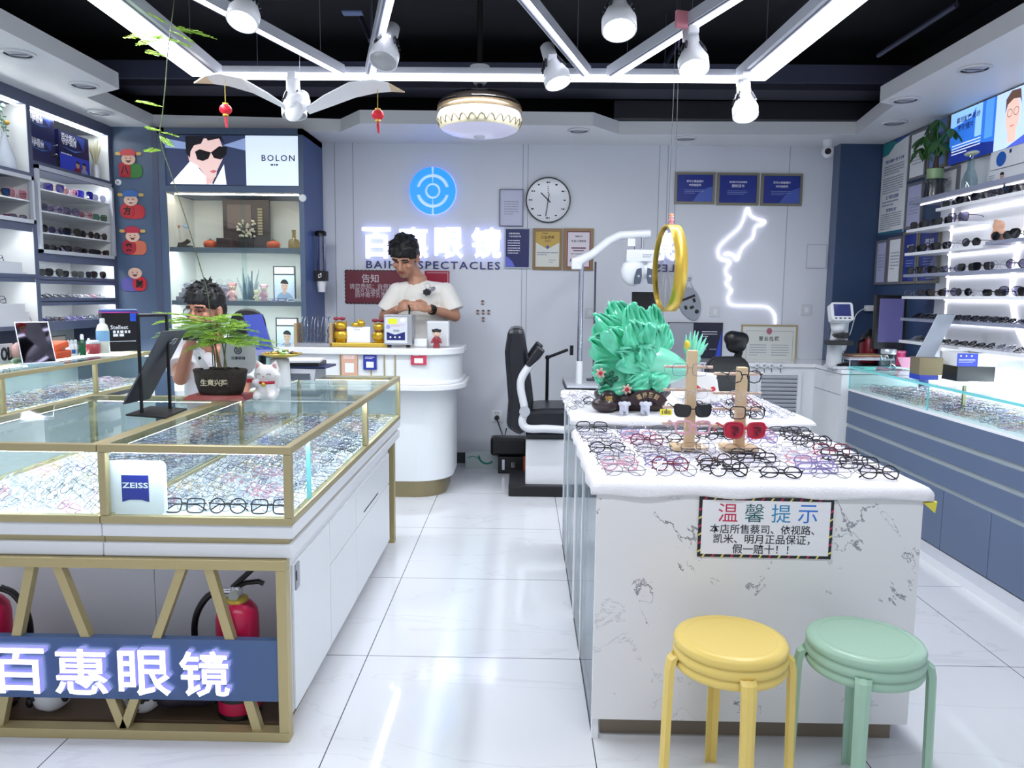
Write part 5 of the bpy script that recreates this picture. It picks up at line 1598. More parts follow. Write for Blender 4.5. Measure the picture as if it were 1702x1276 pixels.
lid = part('lid', MB(WHITE).b2(q0.x, q1.x, 4.29, 4.47, RT + 0.086, RT + 0.16), bw, bev=0.002)
T = face_front((q0.x, 4.289, RT + 0.086))
part('blue_print', MB(M('#2138b4', 0.35), T).quad(0, 0.115, 0, 0.072, 0.001).m(WINK).bars(0.01, 0.1, 0.02, 0.042, 3, 6, 0.0016, 0.4).disc(0.02, 0.058, 0.005, None, 0.0016).disc(0.05, 0.058, 0.005, None, 0.0016).disc(0.08, 0.058, 0.005, None, 0.0016), lid)
for k in range(2):
    glasses('rectangular', 'dark grey', CLEAR, (q0.x + 0.15 + 0.05 * k, 4.34 + 0.02 * k, RT + 0.1605), (-1.2, 0, 0.6 + k), 'folded grey eyeglasses lying on the blue and white lid, %s one' % ['left', 'right'][k], group='eyeglasses on the lens box')
p = W(1475, 612, Z=RT)
t = thing('glass_jar', 'clear jar with silver lid on the far end of right showcase', 'jar', (p.x, p.y, RT))
part('body', MB(CLB).lathe([(0.045, 0), (0.048, 0.006), (0.048, 0.085), (0.04, 0.095)], 24), t, local=True)
part('lid', MB(M('#c9d0d6', 0.25, 0.5)).lathe([(0.046, 0.095), (0.048, 0.098), (0.048, 0.125), (0.044, 0.128)], 24), t, local=True)
p = W(1502, 608, Z=RT)
t = thing('pink_tin', 'pink printed tin behind the pink card beside slanted mirror', 'tin', (p.x, p.y + 0.05, RT))
part('body', MB(M('#c23a68', 0.35)).lathe([(0.03, 0), (0.031, 0.085)], 22), t, local=True)
part('lid', MB(M('#d96a90', 0.35)).lathe([(0.032, 0.085), (0.032, 0.1), (0.028, 0.102)], 22), t, local=True)
p = W(1512, 612, Z=RT)
solo('card', MB(M('#e6a9c2', 0.5), frame((p.x, p.y, RT + 0.003), (0.9, 0.2, 0), (-0.1, 0.7, 0.8))).b2(-0.06, 0.05, 0, 0.085, 0, 0.003), 'pale pink card leaning beside the slanted mirror on right showcase', 'card')
p = W(1447, 615, Z=RT)
solo('eraser', MB(M('#6fd0c4', 0.4)).box((p.x - 0.02, p.y - 0.03, RT + 0.012), (0.07, 0.03, 0.022), TR(rz=0.2)), 'small turquoise block on the far corner of the right showcase', 'block', bev=0.005)
p = W(1456, 614, Z=RT)
solo('glasses_cloth', MB(M('#b98aa4', 0.7), TR((p.x + 0.02, p.y, RT + 0.004), rz=0.3)).grid(lambda u, v: (u * 0.12 - 0.06, v * 0.1 - 0.05, 0.004 * math.sin(u * 9) * math.cos(v * 7) + 0.004), 12, 12), 'dusky pink cloth lying behind the turquoise block', 'cloth', sol=0.003)
p = W(1585, 622, Z=RT)
m1 = MB(M('#eeeae6', 0.5), TR((p.x, p.y, RT + 0.002)))
m1.grid(lambda u, v: (u * 0.2 - 0.06, v * 0.13 - 0.065, 0.05 * math.sin(u * pi) * (0.6 + 0.4 * math.sin(5 * v + 2 * u)) + 0.012 * math.sin(9 * u + 4 * v) + 0.008), 18, 14)
solo('paper_bag', m1, 'crumpled white bag behind the bronze post on the right showcase', 'bag', sol=0.004)
# ================================================================ BACK WALL
B = YB


def bk(px, py):
    return W(px, py, Y=B)


# lit shop sign: ring emblem, four characters, blue roman letters
NEB = M('#2f8df0', 0.4, emit=0.9, name='blue_neon', ecol='#1583ff')
NEL = M('#c9d2ff', 0.4, emit=1.1, name='neon_halo_edge', ecol='#8f9cff')
em = thing('neon_emblem', 'glowing blue round emblem on the back wall', 'emblem', tuple(bk(720, 357)))
c = bk(720, 318)
T = face_front((c.x, B - 0.012, c.z))
R = 0.178


def ringseg(r0, r1, a0, a1, nm):
    part(nm, MB(NEB, T).ring(0, 0, r0 * R, r1 * R, 0.0, 30, math.radians(a0), math.radians(a1), 0.03), em)


ringseg(0.72, 1.0, 93, 267, 'outer_ring')
ringseg(0.72, 1.0, -87, 87, 'outer_ring')
for a in (45, 135, 225, 315):
    pass
ringseg(0.34, 0.58, 93, 267, 'inner_ring')
ringseg(0.34, 0.58, -87, 87, 'inner_ring')
for a in (0, 180):
    part('bridge', MB(NEB, T @ TR(rz=math.radians(a))).b2(0.56 * R, 0.74 * R, -0.16 * R, 0.16 * R, 0, 0.029), em)
for a0 in (100, 192, 12, 280):
    pass
part('centre_disc', MB(NEB, T).lathe([(0.24 * R, 0), (0.24 * R, 0.03)], 28), em)
part('back_glow', MB(NEL, T).lathe([(1.03 * R, -0.01), (1.03 * R, -0.002)], 44), em)
lt = thing('lit_sign', 'white glowing shop name of four characters on the back wall', 'sign', tuple(bk(718, 432)))
SH = M('#ffffff', 0.4, emit=1.7, name='sign_glow', ecol='#f6f5ff')
SS = M('#d9dcff', 0.4, emit=1.3, name='sign_edge_glow', ecol='#a9b0ff')
for ch, xa, xb in (('百', 603, 650), ('惠', 663, 712), ('眼', 723, 770), ('镜', 784, 833)):
    a, b2_ = bk(xa, 378), bk(xb, 430)
    part('character', MB(SH, face_front(((a.x + b2_.x) / 2, B - 0.006, (a.z + b2_.z) / 2))).text(ch, 0, 0, b2_.x - a.x, a.z - b2_.z, -0.002, 0.03, 0.016, side=SS), lt)
a, b2_ = bk(609, 433), bk(831, 448)
rl = thing('sign_lettering', 'dark blue roman letters below the glowing shop name', 'sign', ((a.x + b2_.x) / 2, B, b2_.z))
part('lettering', MB(M('#232f7a', 0.4), face_front(((a.x + b2_.x) / 2, B - 0.004, (a.z + b2_.z) / 2))).text('BAIHUI SPECTACLES', 0, 0, b2_.x - a.x, a.z - b2_.z, 0, 0.006, 0.006, sp=1.18), rl)


def wallrect(x0, y0, x1, y1):
    a, b2_ = bk(x0, y1), bk(x1, y0)
    return face_front((a.x, B - 0.001, a.z)), b2_.x - a.x, b2_.z - a.z


# clock
c = bk(911, 333)
ck = thing('wall_clock', 'large round white wall clock with thin black rim', 'clock', (c.x, B, c.z - 0.175))
T = face_front((c.x, B - 0.001, c.z))
part('rim', MB(BLACK, T).ring(0, 0, 0.166, 0.174, 0, 48, h=0.03), ck)
part('dial', MB(M('#e3e5ec', 0.15), T).lathe([(0.167, 0), (0.167, 0.018)], 48), ck)
m1 = MB(INK, T)
for k in range(12):
    a = pi / 2 - k * pi / 6
    m1.text(['12', '1', '2', '3', '4', '5', '6', '7', '8', '9', '10', '11'][k], 0.135 * math.cos(a), 0.135 * math.sin(a), 0.022 if k in (0, 10, 11) else 0.012, 0.02, 0.0185) if False else m1.bars(0.135 * math.cos(a) - 0.014, 0.135 * math.cos(a) + 0.014, 0.135 * math.sin(a) - 0.006, 0.135 * math.sin(a) + 0.006, 1, k, 0.0185, 0.9)
m1.m(GINK).bars(-0.006, 0.006, 0.05, 0.11, 4, 3, 0.0185, 0.6)
part('hour_marks', m1, ck)
part('hour_hand', MB(BLACK, T @ TR((0, 0, 0.02), rz=math.radians(46))).b2(-0.004, 0.004, -0.025, 0.08, 0, 0.002), ck)
part('minute_hand', MB(BLACK, T @ TR((0, 0, 0.0225), rz=math.radians(172))).b2(-0.003, 0.003, -0.05, 0.125, 0, 0.002), ck)
part('hub', MB(BLACK, T @ TR((0, 0, 0.02))).lathe([(0.008, 0), (0.008, 0.007)], 14), ck)

# certificates left of the optometry arm
T, w2, h2 = wallrect(830, 315, 870, 376)
cert('certificate', T, w2, h2, M('#474a72', 0.4), 0.005, M('#c9cce2', 0.4), d_plain(None, None, 11), 'thin framed pale document directly left of the wall clock')


def d_navy(m1, w2, ht):
    m1.m(WINK).text('中国·蔡司视光', w2 * 0.38, ht * 0.86, w2 * 0.42, None, 0, off=0.015).text('产业协同验光师', w2 * 0.4, ht * 0.79, w2 * 0.46, None, 0, off=0.015).bars(w2 * 0.13, w2 * 0.6, ht * 0.35, ht * 0.72, 6, 4, 0, 0.35)
    m1.m(M('#6470d8', 0.4)).poly([(w2 * 0.06, ht * 0.04), (w2 * 0.06, ht * 0.3), (w2 * 0.15, ht * 0.27), (w2 * 0.3, ht * 0.18), (w2 * 0.42, ht * 0.04)], 0)


def d_gold(m1, w2, ht):
    m1.m(M('#c9a64e', 0.4)).poly([(w2 * 0.1, ht * 0.95), (w2 * 0.1, ht * 0.66), (w2 * 0.5, ht * 0.5), (w2 * 0.9, ht * 0.66), (w2 * 0.9, ht * 0.95)], 0)
    m1.m(M('#5a4320', 0.5)).text('公益商家', w2 * 0.5, ht * 0.79, w2 * 0.46, None, 0.0004, off=0.02).bars(w2 * 0.32, w2 * 0.68, ht * 0.86, ht * 0.9, 1, 3, 0.0004).text('2023', w2 * 0.5, ht * 0.7, w2 * 0.2, None, 0.0004, off=0.01)
    m1.m(M('#2b4a9a', 0.4)).poly([(w2 * 0.44, ht * 0.55), (w2 * 0.5, ht * 0.5), (w2 * 0.56, ht * 0.55), (w2 * 0.5, ht * 0.6)], 0.0006)
    m1.m(GINK).bars(w2 * 0.15, w2 * 0.85, ht * 0.34, ht * 0.44, 2, 5, 0.0004, 0.5).bars(w2 * 0.55, w2 * 0.8, ht * 0.16, ht * 0.26, 2, 6, 0.0004, 0.3)


def d_wine(m1, w2, ht):
    m1.m(M('#7a2540', 0.4)).quad(w2 * 0.1, w2 * 0.9, ht * 0.06, ht * 0.94, -0.0003).m(M('#e6dde6', 0.5)).quad(w2 * 0.14, w2 * 0.86, ht * 0.09, ht * 0.91, 0)
    m1.m(INK).text('荣誉证书', w2 * 0.5, ht * 0.81, w2 * 0.24, None, 0.0004, off=0.02).text('年度口碑商家', w2 * 0.5, ht * 0.7, w2 * 0.5, None, 0.0004, off=0.01).m(M('#5a1f34', 0.5)).quad(w2 * 0.26, w2 * 0.74, ht * 0.52, ht * 0.55, 0.0004).quad(w2 * 0.32, w2 * 0.68, ht * 0.46, ht * 0.48, 0.0004).m(GINK).bars(w2 * 0.25, w2 * 0.75, ht * 0.37, ht * 0.42, 1, 2, 0.0004, 0.5).m(M('#6a7898', 0.5)).quad(w2 * 0.22, w2 * 0.34, ht * 0.2, ht * 0.28, 0.0004)


T, w2, h2 = wallrect(838, 379, 882, 446)
cert('certificate', T, w2, h2, M('#b9c0cf', 0.35), 0.01, M('#1a2260', 0.3), d_navy, 'dark blue certificate in pale frame under the thin framed document')
BRF = M('#8a6f4c', 0.4, 0.2, name='bronze_frame')
T, w2, h2 = wallrect(885, 380, 935, 448)
cert('certificate', T, w2, h2, BRF, 0.022, M('#e2e3dc', 0.4), d_gold, 'gold and white certificate in bronze frame under the wall clock')
T, w2, h2 = wallrect(936, 380, 987, 449)
cert('certificate', T, w2, h2, BRF, 0.022, M('#e6dde6', 0.4), d_wine, 'wine bordered certificate in bronze frame beside the optometry arm')
for k, (xa, ya, xb, yb, nm) in enumerate(((1120, 287, 1189, 339, 'leftmost of the three above the neon face'), (1190, 288, 1262, 341, 'middle of the three above the neon face'), (1263, 289, 1334, 342, 'rightmost of the three, nearest the camera dome'))):
    T, w2, h2 = wallrect(xa, ya, xb, yb)
    cert('certificate', T, w2, h2, FRM, 0.018, RBL, d_blue('#4a62b8' if k != 1 else '#22368f', '蔡司小镜盒镜片' if k != 1 else '蔡司数字化近视管理', '金牌验配师' if k != 1 else '授权证书', k), 'royal blue award in dull gold frame, ' + nm, 'certificate', 'royal blue awards')


def d_lic(m1, w2, ht):
    m1.m(M('#3d4048', 0.5)).quad(w2 * 0.1, w2 * 0.93, ht * 0.84, ht * 0.845, 0).quad(w2 * 0.1, w2 * 0.93, ht * 0.1, ht * 0.106, 0).quad(w2 * 0.1, w2 * 0.104, ht * 0.1, ht * 0.845, 0).quad(w2 * 0.926, w2 * 0.93, ht * 0.1, ht * 0.845, 0)
    m1.m(M('#b0707a', 0.5)).disc(w2 * 0.5, ht * 0.84, w2 * 0.05, ht * 0.085, 0.0004)
    m1.m(M('#5a5a58', 0.5)).text('营业执照', w2 * 0.5, ht * 0.65, w2 * 0.36, None, 0.0004, off=0.02, sp=1.3)
    m1.m(GINK).bars(w2 * 0.16, w2 * 0.46, ht * 0.2, ht * 0.52, 5, 6, 0.0004, 0.3).bars(w2 * 0.55, w2 * 0.86, ht * 0.2, ht * 0.52, 5, 7, 0.0004, 0.3)


T, w2, h2 = wallrect(1229, 541, 1325, 605)
cert('certificate', T @ TR((0, 0.004, 0)), w2, h2, M('#b5a57f', 0.4, 0.3), 0.012, M('#dfe2dd', 0.4), d_lic, 'pale business licence in thin gold frame standing behind the black office chair')
T, w2, h2 = wallrect(1108, 537, 1201, 602)
t = thing('promo_board', 'black and grey promotional board behind the jade cabbage tail', 'board', T @ V((w2 / 2, 0, 0)))
h2 -= 0.004
T = T @ TR((0, 0.008, 0.0))
part('board', MB(BLACK, T).b2(0, w2, 0, h2, 0, 0.016), t)
part('grey_field', MB(M('#a9adb8', 0.4), T).quad(0.006, w2 * 0.46, 0.006, h2 - 0.006, 0.0166), t)
part('dark_field', MB(M('#0e1030', 0.35), T).quad(w2 * 0.46, w2 * 0.98, 0.006, h2 - 0.006, 0.0166).m(M('#2a4ac8', 0.4)).poly([(w2 * 0.98, h2 * 0.8), (w2 * 0.98, 0.006), (w2 * 0.86, 0.006)], 0.017), t)
part('print', MB(WINK, T).bars(w2 * 0.62, w2 * 0.9, h2 * 0.62, h2 * 0.8, 3, 5, 0.0172, 0.3).text('ZEISS', w2 * 0.66, h2 * 0.33, w2 * 0.1, None, 0.0172).text('SmartLife', w2 * 0.83, h2 * 0.33, w2 * 0.12, None, 0.0172), t)

# red notice with scalloped edge, red poster behind the man
a, b2_ = bk(574, 449), bk(690, 505)
x0, x1, z0, z1 = a.x, b2_.x, b2_.z, a.z
nt_ = thing('notice_board', 'wine red scalloped notice board behind the standing man', 'notice', ((x0 + x1) / 2, B, z0))
wd, ht = x1 - x0, z1 - z0
T = face_front((x0, B - 0.002, z0))
pts = []
for (ax, ay, bx_, by_) in ((0, 0, wd, 0), (wd, 0, wd, ht), (wd, ht, 0, ht), (0, ht, 0, 0)):
    L = math.hypot(bx_ - ax, by_ - ay)
    nn = max(4, int(L / 0.028))
    for k in range(nn * 4):
        q = k / (nn * 4)
        off = 0.006 * abs(math.sin(q * nn * pi))
        nx, ny = (by_ - ay) / L, -(bx_ - ax) / L
        pts.append((ax + (bx_ - ax) * q + nx * off, ay + (by_ - ay) * q + ny * off))
part('rim', MB(M('#1a1014', 0.5), T).prism(pts, 0, 0.004), nt_)
part('board', MB(M('#6f1730', 0.4), T).prism([(wd / 2 + (x - wd / 2) * 0.975, ht / 2 + (y - ht / 2) * 0.95) for x, y in pts], 0.004, 0.008), nt_)
SL = M('#d9cdd2', 0.4, name='silver_print')
part('writing', MB(SL, T).text('告知', wd * 0.36, ht * 0.76, wd * 0.24, None, 0.0085, off=0.01).text('请您悉知：自带镜架', wd * 0.42, ht * 0.52, wd * 0.72, None, 0.0085).text('换片及调修过程中如有', wd * 0.5, ht * 0.38, wd * 0.72, None, 0.0085).text('损坏概不负责', wd * 0.36, ht * 0.25, wd * 0.44, None, 0.0085), nt_)
a, b2_ = bk(706, 450), bk(747, 474)
rp = thing('red_poster', 'crimson poster mostly hidden behind the shoulder of the standing man', 'poster', ((a.x + b2_.x) / 2, B, b2_.z - 0.1))
part('sheet', MB(M('#b3203f', 0.4)).b2(a.x, b2_.x, B - 0.006, B - 0.001, b2_.z - 0.1, a.z), rp)
part('border', MB(M('#e2c9cf', 0.4)).b2(b2_.x - 0.014, b2_.x - 0.009, B - 0.008, B - 0.0055, b2_.z - 0.08, a.z - 0.012).b2(a.x + 0.02, b2_.x - 0.014, B - 0.008, B - 0.0055, a.z - 0.016, a.z - 0.012), rp)

# sticker cluster, PD card, switches, sockets, access panel, camera
for k, (px, py, nm) in enumerate(((802, 503, 'topmost'), (794, 519, 'left'), (803, 519, 'middle'), (812, 519, 'right'), (803, 531, 'lowest'))):
    q = bk(px, py)
    m1 = MB(M('#cfd2da', 0.5), face_front((q.x, B - 0.0005, q.z)))
    m1.prism(arc(0, 0, 0.024, 0, 1.999 * pi, 14), 0, 0.0015).m(INK).disc(0, 0.008, 0.013, 0.011, 0.002, 14, 0, pi).m(M('#c0968a', 0.6)).disc(0, 0.0, 0.009, 0.011, 0.0018).m(M('#4a4c60', 0.6)).disc(0, -0.018, 0.013, 0.011, 0.0019, 14, 0, pi)
    solo('face_sticker', m1, 'small cartoon head sticker on the back wall, %s of the cross of five' % nm, 'sticker', 'cross of small head stickers')
h = bk(1145, 464)
q = bk(1146, 505)
oc = thing('eye_occluder', 'grey oval vision test paddle hanging on a hook on the back wall', 'paddle', (q.x, B - 0.03, q.z - 0.13))
T = face_front((q.x, B - 0.004, q.z)) @ TR(rz=0.38)
part('plate', MB(M('#9aa1ab', 0.45), T).prism([(0.085 * math.cos(a) * (1 + 0.15 * math.sin(a)), 0.135 * math.sin(a)) for a in [2 * pi * k / 26 for k in range(26)]], 0, 0.012), oc, bev=0.003)
m1 = MB(BLACK, T).b2(-0.07, 0.06, 0.04, 0.058, 0.012, 0.016).b2(-0.05, -0.03, -0.03, 0.0, 0.012, 0.016).b2(-0.01, 0.02, -0.04, -0.02, 0.012, 0.016).b2(0.03, 0.05, 0.0, 0.03, 0.012, 0.016)
part('slots', m1, oc)
part('dial', MB(BLACK, T @ TR((0.03, -0.075, 0.012))).lathe([(0.016, 0), (0.016, 0.004)], 16), oc)
part('cord', MB(M('#7a7d85', 0.5), face_front((q.x, B - 0.008, q.z))).tube([(-0.045, 0.11, 0.004), (h.x - q.x, h.z - q.z, 0.012), (0.03, 0.10, 0.004)], 0.0025, 6), oc)
t = thing('wall_hook', 'round clear suction hook carrying the grey vision paddle', 'hook', (h.x, B, h.z - 0.02))
part('disc', MB(M('#d3d6dd', 0.2), face_front((h.x, B - 0.001, h.z + 0.01))).lathe([(0.026, 0), (0.024, 0.006), (0.01, 0.008)], 18), t)
part('peg', MB(GREYP, face_front((h.x, B - 0.001, h.z + 0.01))).lathe([(0.008, 0.008), (0.008, 0.02)], 12), t)
for px, py, nm in ((1188, 518, 'right of the hanging grey paddle'), (981, 520, 'behind the jade cabbage left edge'), (1340, 515, 'below the access panel')):
    q = bk(px, py)
    t = thing('wall_switch', 'white square switch plate on the back wall, ' + nm, 'switch', (q.x, B, q.z - 0.04), group='switch plates on the back wall')
    part('plate', MB(M('#d3d6dc', 0.35), face_front((q.x, B - 0.001, q.z))).b2(-0.04, 0.04, -0.04, 0.04, 0, 0.008), t, bev=0.003)
    part('rocker', MB(M('#e6e8ec', 0.3), face_front((q.x, B - 0.001, q.z))).b2(-0.015, 0.015, -0.022, 0.022, 0.008, 0.012), t, bev=0.002)
q = bk(826, 691)
t = thing('wall_socket', 'white wall socket with a black plug low behind the exam chair', 'socket', (q.x, B, q.z - 0.045))
part('plate', MB(WHITE, face_front((q.x, B - 0.001, q.z))).b2(-0.045, 0.045, -0.045, 0.045, 0, 0.008).m(INK).quad(-0.012, -0.007, 0.02, 0.03, 0.0086).quad(0.007, 0.012, 0.02, 0.03, 0.0086), t)
e0 = bk(838, 722)
pl = thing('power_plug', 'black plug and cord leading from the wall socket to the floor appliance', 'plug', (q.x, B - 0.02, q.z - 0.2))
part('plug', MB(BLACK, face_front((q.x, B - 0.009, q.z - 0.012))).lathe([(0.018, 0), (0.02, 0.02), (0.012, 0.035)], 16), pl)
part('cord', MB(BLACK).tube([(q.x, B - 0.045, q.z - 0.014), (q.x + 0.02, B - 0.05, q.z - 0.07), (e0.x, B - 0.05, e0.z - 0.03), (e0.x + 0.02, B - 0.08, 0.3)], 0.005, 6), pl)
T, w2, h2 = wallrect(1339, 406, 1375, 446)
t = thing('access_panel', 'plain square access panel flush in the back wall near the blue pier', 'panel', T @ V((w2 / 2, 0, 0)))
part('frame', MB(M('#c3c8d2', 0.5), T).b2(0, w2, 0, 0.006, 0, 0.006).b2(0, w2, h2 - 0.006, h2, 0, 0.006).b2(0, 0.006, 0.006, h2 - 0.006, 0, 0.006).b2(w2 - 0.006, w2, 0.006, h2 - 0.006, 0, 0.006), t)
part('door', MB(WALLW, T).b2(0.007, w2 - 0.007, 0.007, h2 - 0.007, 0, 0.004), t)
q = W(1376, 232, Y=5.85)
sc_ = thing('security_camera', 'white dome security camera under the back soffit by the blue pier', 'camera', (q.x, 5.85, 2.4))
part('mount', MB(WHITE).lathe([(0.03, -0.05), (0.036, -0.02), (0.036, 0.0)], 22, (q.x, 5.85, 2.508)), sc_)
hd = part('head', MB(WHITE).ell((q.x, 5.84, 2.42), (0.042, 0.042, 0.044), None, 20, 14), sc_)
part('lens', MB(BLACK, frame((q.x - 0.012, 5.803, 2.418), (1, -0.25, 0), (0, 0, 1))).lathe([(0.022, -0.008), (0.022, 0.004), (0.012, 0.008)], 18), hd)

# neon line face
pts = [(1241, 345), (1236, 363), (1228, 379), (1210, 395), (1196, 409), (1193, 421), (1197, 430), (1211, 433), (1213, 438), (1206, 447), (1207, 456), (1214, 462), (1206, 470), (1213, 478), (1216, 484), (1210, 492), (1211, 503), (1218, 507), (1240, 508), (1270, 509), (1280, 513), (1288, 524), (1288, 538)]
pts2 = [(1244, 345), (1247, 356), (1256, 363), (1271, 367), (1268, 373), (1256, 376), (1253, 388), (1250, 397), (1241, 404), (1231, 416), (1225, 433), (1219, 424), (1209, 420), (1203, 423)]


def smooth(P, n=4):
    out = []
    for i in range(len(P) - 1):
        p0, p1, p2, p3 = P[max(0, i - 1)], P[i], P[i + 1], P[min(len(P) - 1, i + 2)]
        for k in range(n):
            t_ = k / n
            out.append(p1 * 0.5 * 2 + ((p2 - p0) * t_ + (p0 * 2 - p1 * 5 + p2 * 4 - p3) * t_ ** 2 + (p1 * 3 - p0 - p2 * 3 + p3) * t_ ** 3) * 0.5)
    return out + [P[-1]]


nf = thing('neon_sign', 'white neon line drawing of a face in profile on the back wall', 'neon sign', tuple(bk(1240, 538)))
NEON = M('#ffffff', 0.4, emit=2.6, name='white_neon', ecol='#f3efff')
for P_ in (pts, pts2):
    part('neon_tube', MB(NEON).tube(smooth([V((bk(*q).x, B - 0.012, bk(*q).z)) for q in P_]), 0.0058, 8), nf)

# key hooks under the licence
for k, px in enumerate((1167, 1178, 1258, 1270, 1282, 1297)):
    q = W(px, 607, Y=5.7)
    T = face_front((q.x, 5.699, 0.855))
    t = thing('key_hook', 'small round white hook on the cupboard edge, %s from left' % ORD[k], 'hook', (q.x, 5.7, 0.8), group='row of small round hooks on the cupboard edge')
    part('disc', MB(WHITE, T).lathe([(0.02, 0), (0.02, 0.005), (0.015, 0.008)], 18).m(GREYP).disc(0, 0, 0.01, None, 0.0086), t)
    part('hook', MB(M('#55585f', 0.4), T).tube([(0, -0.02, 0.005), (0, -0.04, 0.008), (0.004, -0.05, 0.012)], 0.003, 6), t)

# lensmeter, kettle, dark monitor, papers, charger on the back cupboard
KT = 0.8725
q = W(1383, 612, Z=KT)
lx, ly = q.x + 0.03, q.y + 0.02
lm_ = thing('lensmeter', 'white lens measuring instrument with tilted dark screen on the back cupboard', 'instrument', (lx, ly, KT))
part('foot', fuse(MB(M('#ccd0d6', 0.35)).b2(-0.05, 0.06, -0.09, 0.09, 0, 0.02).caps((0.0, 0.03, 0.02), (0.0, 0.03, 0.15), 0.055, 0.05), 0.008, 2), lm_, local=True)
part('column', fuse(MB(M('#d9dce2', 0.3)).caps((0.03, 0.05, 0.15), (0.04, 0.05, 0.34), 0.06, 0.055).caps((0.0, -0.01, 0.28), (0.03, 0.05, 0.32), 0.05, 0.06), 0.008, 2), lm_, local=True)
hd = part('screen_head', MB(M('#dcdfe4', 0.3), TR((-0.005, -0.05, 0.385), rx=pi / 2 - 0.35)).prism(rounded(0.15, 0.13, 0.02), -0.04, 0.03), lm_, local=True, bev=0.004)
part('screen', MB(M('#1e2450', 0.1, emit=0.4, name='dim_screen', ecol='#2a3478'), TR((-0.005, -0.05, 0.385), rx=pi / 2 - 0.35)).b2(-0.058, 0.055, -0.035, 0.05, 0.03, 0.0315).m(INK).b2(-0.055, -0.04, -0.054, -0.046, 0.03, 0.032).b2(-0.025, -0.01, -0.054, -0.046, 0.03, 0.032).b2(0.005, 0.02, -0.054, -0.046, 0.03, 0.032).b2(0.035, 0.05, -0.054, -0.046, 0.03, 0.032), hd, local=True)
part('lens_table', MB(BLACK).b2(-0.09, 0.08, -0.09, -0.01, 0.165, 0.195).add([(-0.05, -0.1, 0.235), (0.04, -0.1, 0.25), (0.04, -0.02, 0.25), (-0.05, -0.02, 0.235), (-0.03, -0.1, 0.215), (0.04, -0.1, 0.21), (0.04, -0.02, 0.21), (-0.03, -0.02, 0.215)], [(0, 1, 2, 3), (7, 6, 5, 4), (0, 4, 5, 1), (1, 5, 6, 2), (2, 6, 7, 3), (3, 7, 4, 0)]), lm_, local=True)
q = W(1443, 590, Y=5.6)
rk = thing('kettle', 'dark red electric kettle with black lid on the back cupboard', 'kettle', (q.x, 5.6, KT))
part('body', MB(M('#8a1a2c', 0.3)).lathe([(0.06, 0.02), (0.066, 0.03), (0.06, 0.19), (0.055, 0.2)], 26), rk, local=True)
part('base', MB(BLACK).lathe([(0.07, 0), (0.07, 0.02), (0.062, 0.022)], 26), rk, local=True)
part('lid', MB(BLACK).lathe([(0.056, 0.2), (0.05, 0.225), (0.02, 0.24), (0.02, 0.26), (0.01, 0.265)], 24), rk, local=True)
part('handle', MB(BLACK).tube([(-0.05, -0.03, 0.19), (-0.1, -0.05, 0.17), (-0.1, -0.05, 0.07), (-0.06, -0.03, 0.05)], 0.011, 8), rk, local=True)
q = W(1447, 512, Y=5.985)
qq = W(1404, 560, Y=5.75)
chg = thing('charger', 'white phone charger in a wall socket with looping white cable', 'charger', (q.x, 5.99, q.z - 0.03))
part('adapter', MB(WHITE).b2(q.x - 0.045, q.x + 0.045, 5.95, 5.999, q.z - 0.022, q.z + 0.022), chg, bev=0.004)
part('cable', MB(WHITE).tube(smooth([V((q.x - 0.045, 5.97, q.z)), V((q.x - 0.13, 5.93, q.z - 0.05)), V((q.x - 0.19, 5.88, q.z - 0.2)), V((qq.x + 0.02, 5.8, qq.z)), V((qq.x + 0.01, 5.77, KT + 0.01))], 5), 0.004, 6), chg)
a, b2_ = W(1456, 490, Y=5.45), W(1522, 592, Y=5.45)
mo_ = thing('monitor', 'black framed violet dark monitor behind the ends of the sunglasses shelves', 'monitor', ((a.x + b2_.x) / 2, 5.45, KT))
x1 = min(b2_.x, 2.67)
part('casing', MB(BLACK).b2(a.x, x1, 5.44, 5.48, KT + 0.13, a.z), mo_, bev=0.004)
part('screen', MB(M('#4a4870', 0.15, emit=0.35, name='violet_screen', ecol='#5a5890')).b2(a.x + 0.025, x1 - 0.02, 5.437, 5.441, KT + 0.18, a.z - 0.025), mo_)
part('stand', MB(BLACK).b2((a.x + x1) / 2 - 0.03, (a.x + x1) / 2 + 0.03, 5.48, 5.5, KT + 0.01, KT + 0.3).b2((a.x + x1) / 2 - 0.1, (a.x + x1) / 2 + 0.1, 5.42, 5.56, KT, KT + 0.012), mo_)
q = W(1425, 596, Y=5.4)
st = thing('document_stand', 'white wire stand carrying a flat pile on the back cupboard', 'stand', (q.x + 0.03, 5.4, KT))
part('tray', MB(M('#c9ccd4', 0.4)).b2(q.x - 0.09, q.x + 0.22, 5.32, 5.5, KT + 0.06, KT + 0.072), st)
for dx in (-0.08, 0.2):
    part('leg', MB(M('#c9ccd4', 0.4)).tube([(q.x + dx, 5.33, KT), (q.x + dx, 5.33, KT + 0.06)], 0.004, 6).tube([(q.x + dx, 5.49, KT), (q.x + dx, 5.49, KT + 0.06)], 0.004, 6), st)
for k, (c, nm) in enumerate((('#d3d6de', 'lowest white'), ('#7a3a3c', 'middle wine'), ('#b5906a', 'topmost tan'))):
    solo('folder', MB(M(c, 0.5), TR((q.x + 0.05, 5.41, KT + 0.072 + 0.008 * k), rz=0.08 * (k - 1))).b2(-0.12, 0.12, -0.08, 0.08, 0.0005, 0.008), nm + ' folder in the flat pile beside the red kettle', 'folder', 'folders on the wire stand')
q = W(1395, 612, Z=KT)
solo('black_case', MB(BLACK).caps((q.x - 0.02, q.y - 0.04, KT + 0.018), (q.x + 0.07, q.y + 0.02, KT + 0.02), 0.018, 0.02), 'small black rounded case at the foot of the white instrument', 'case')
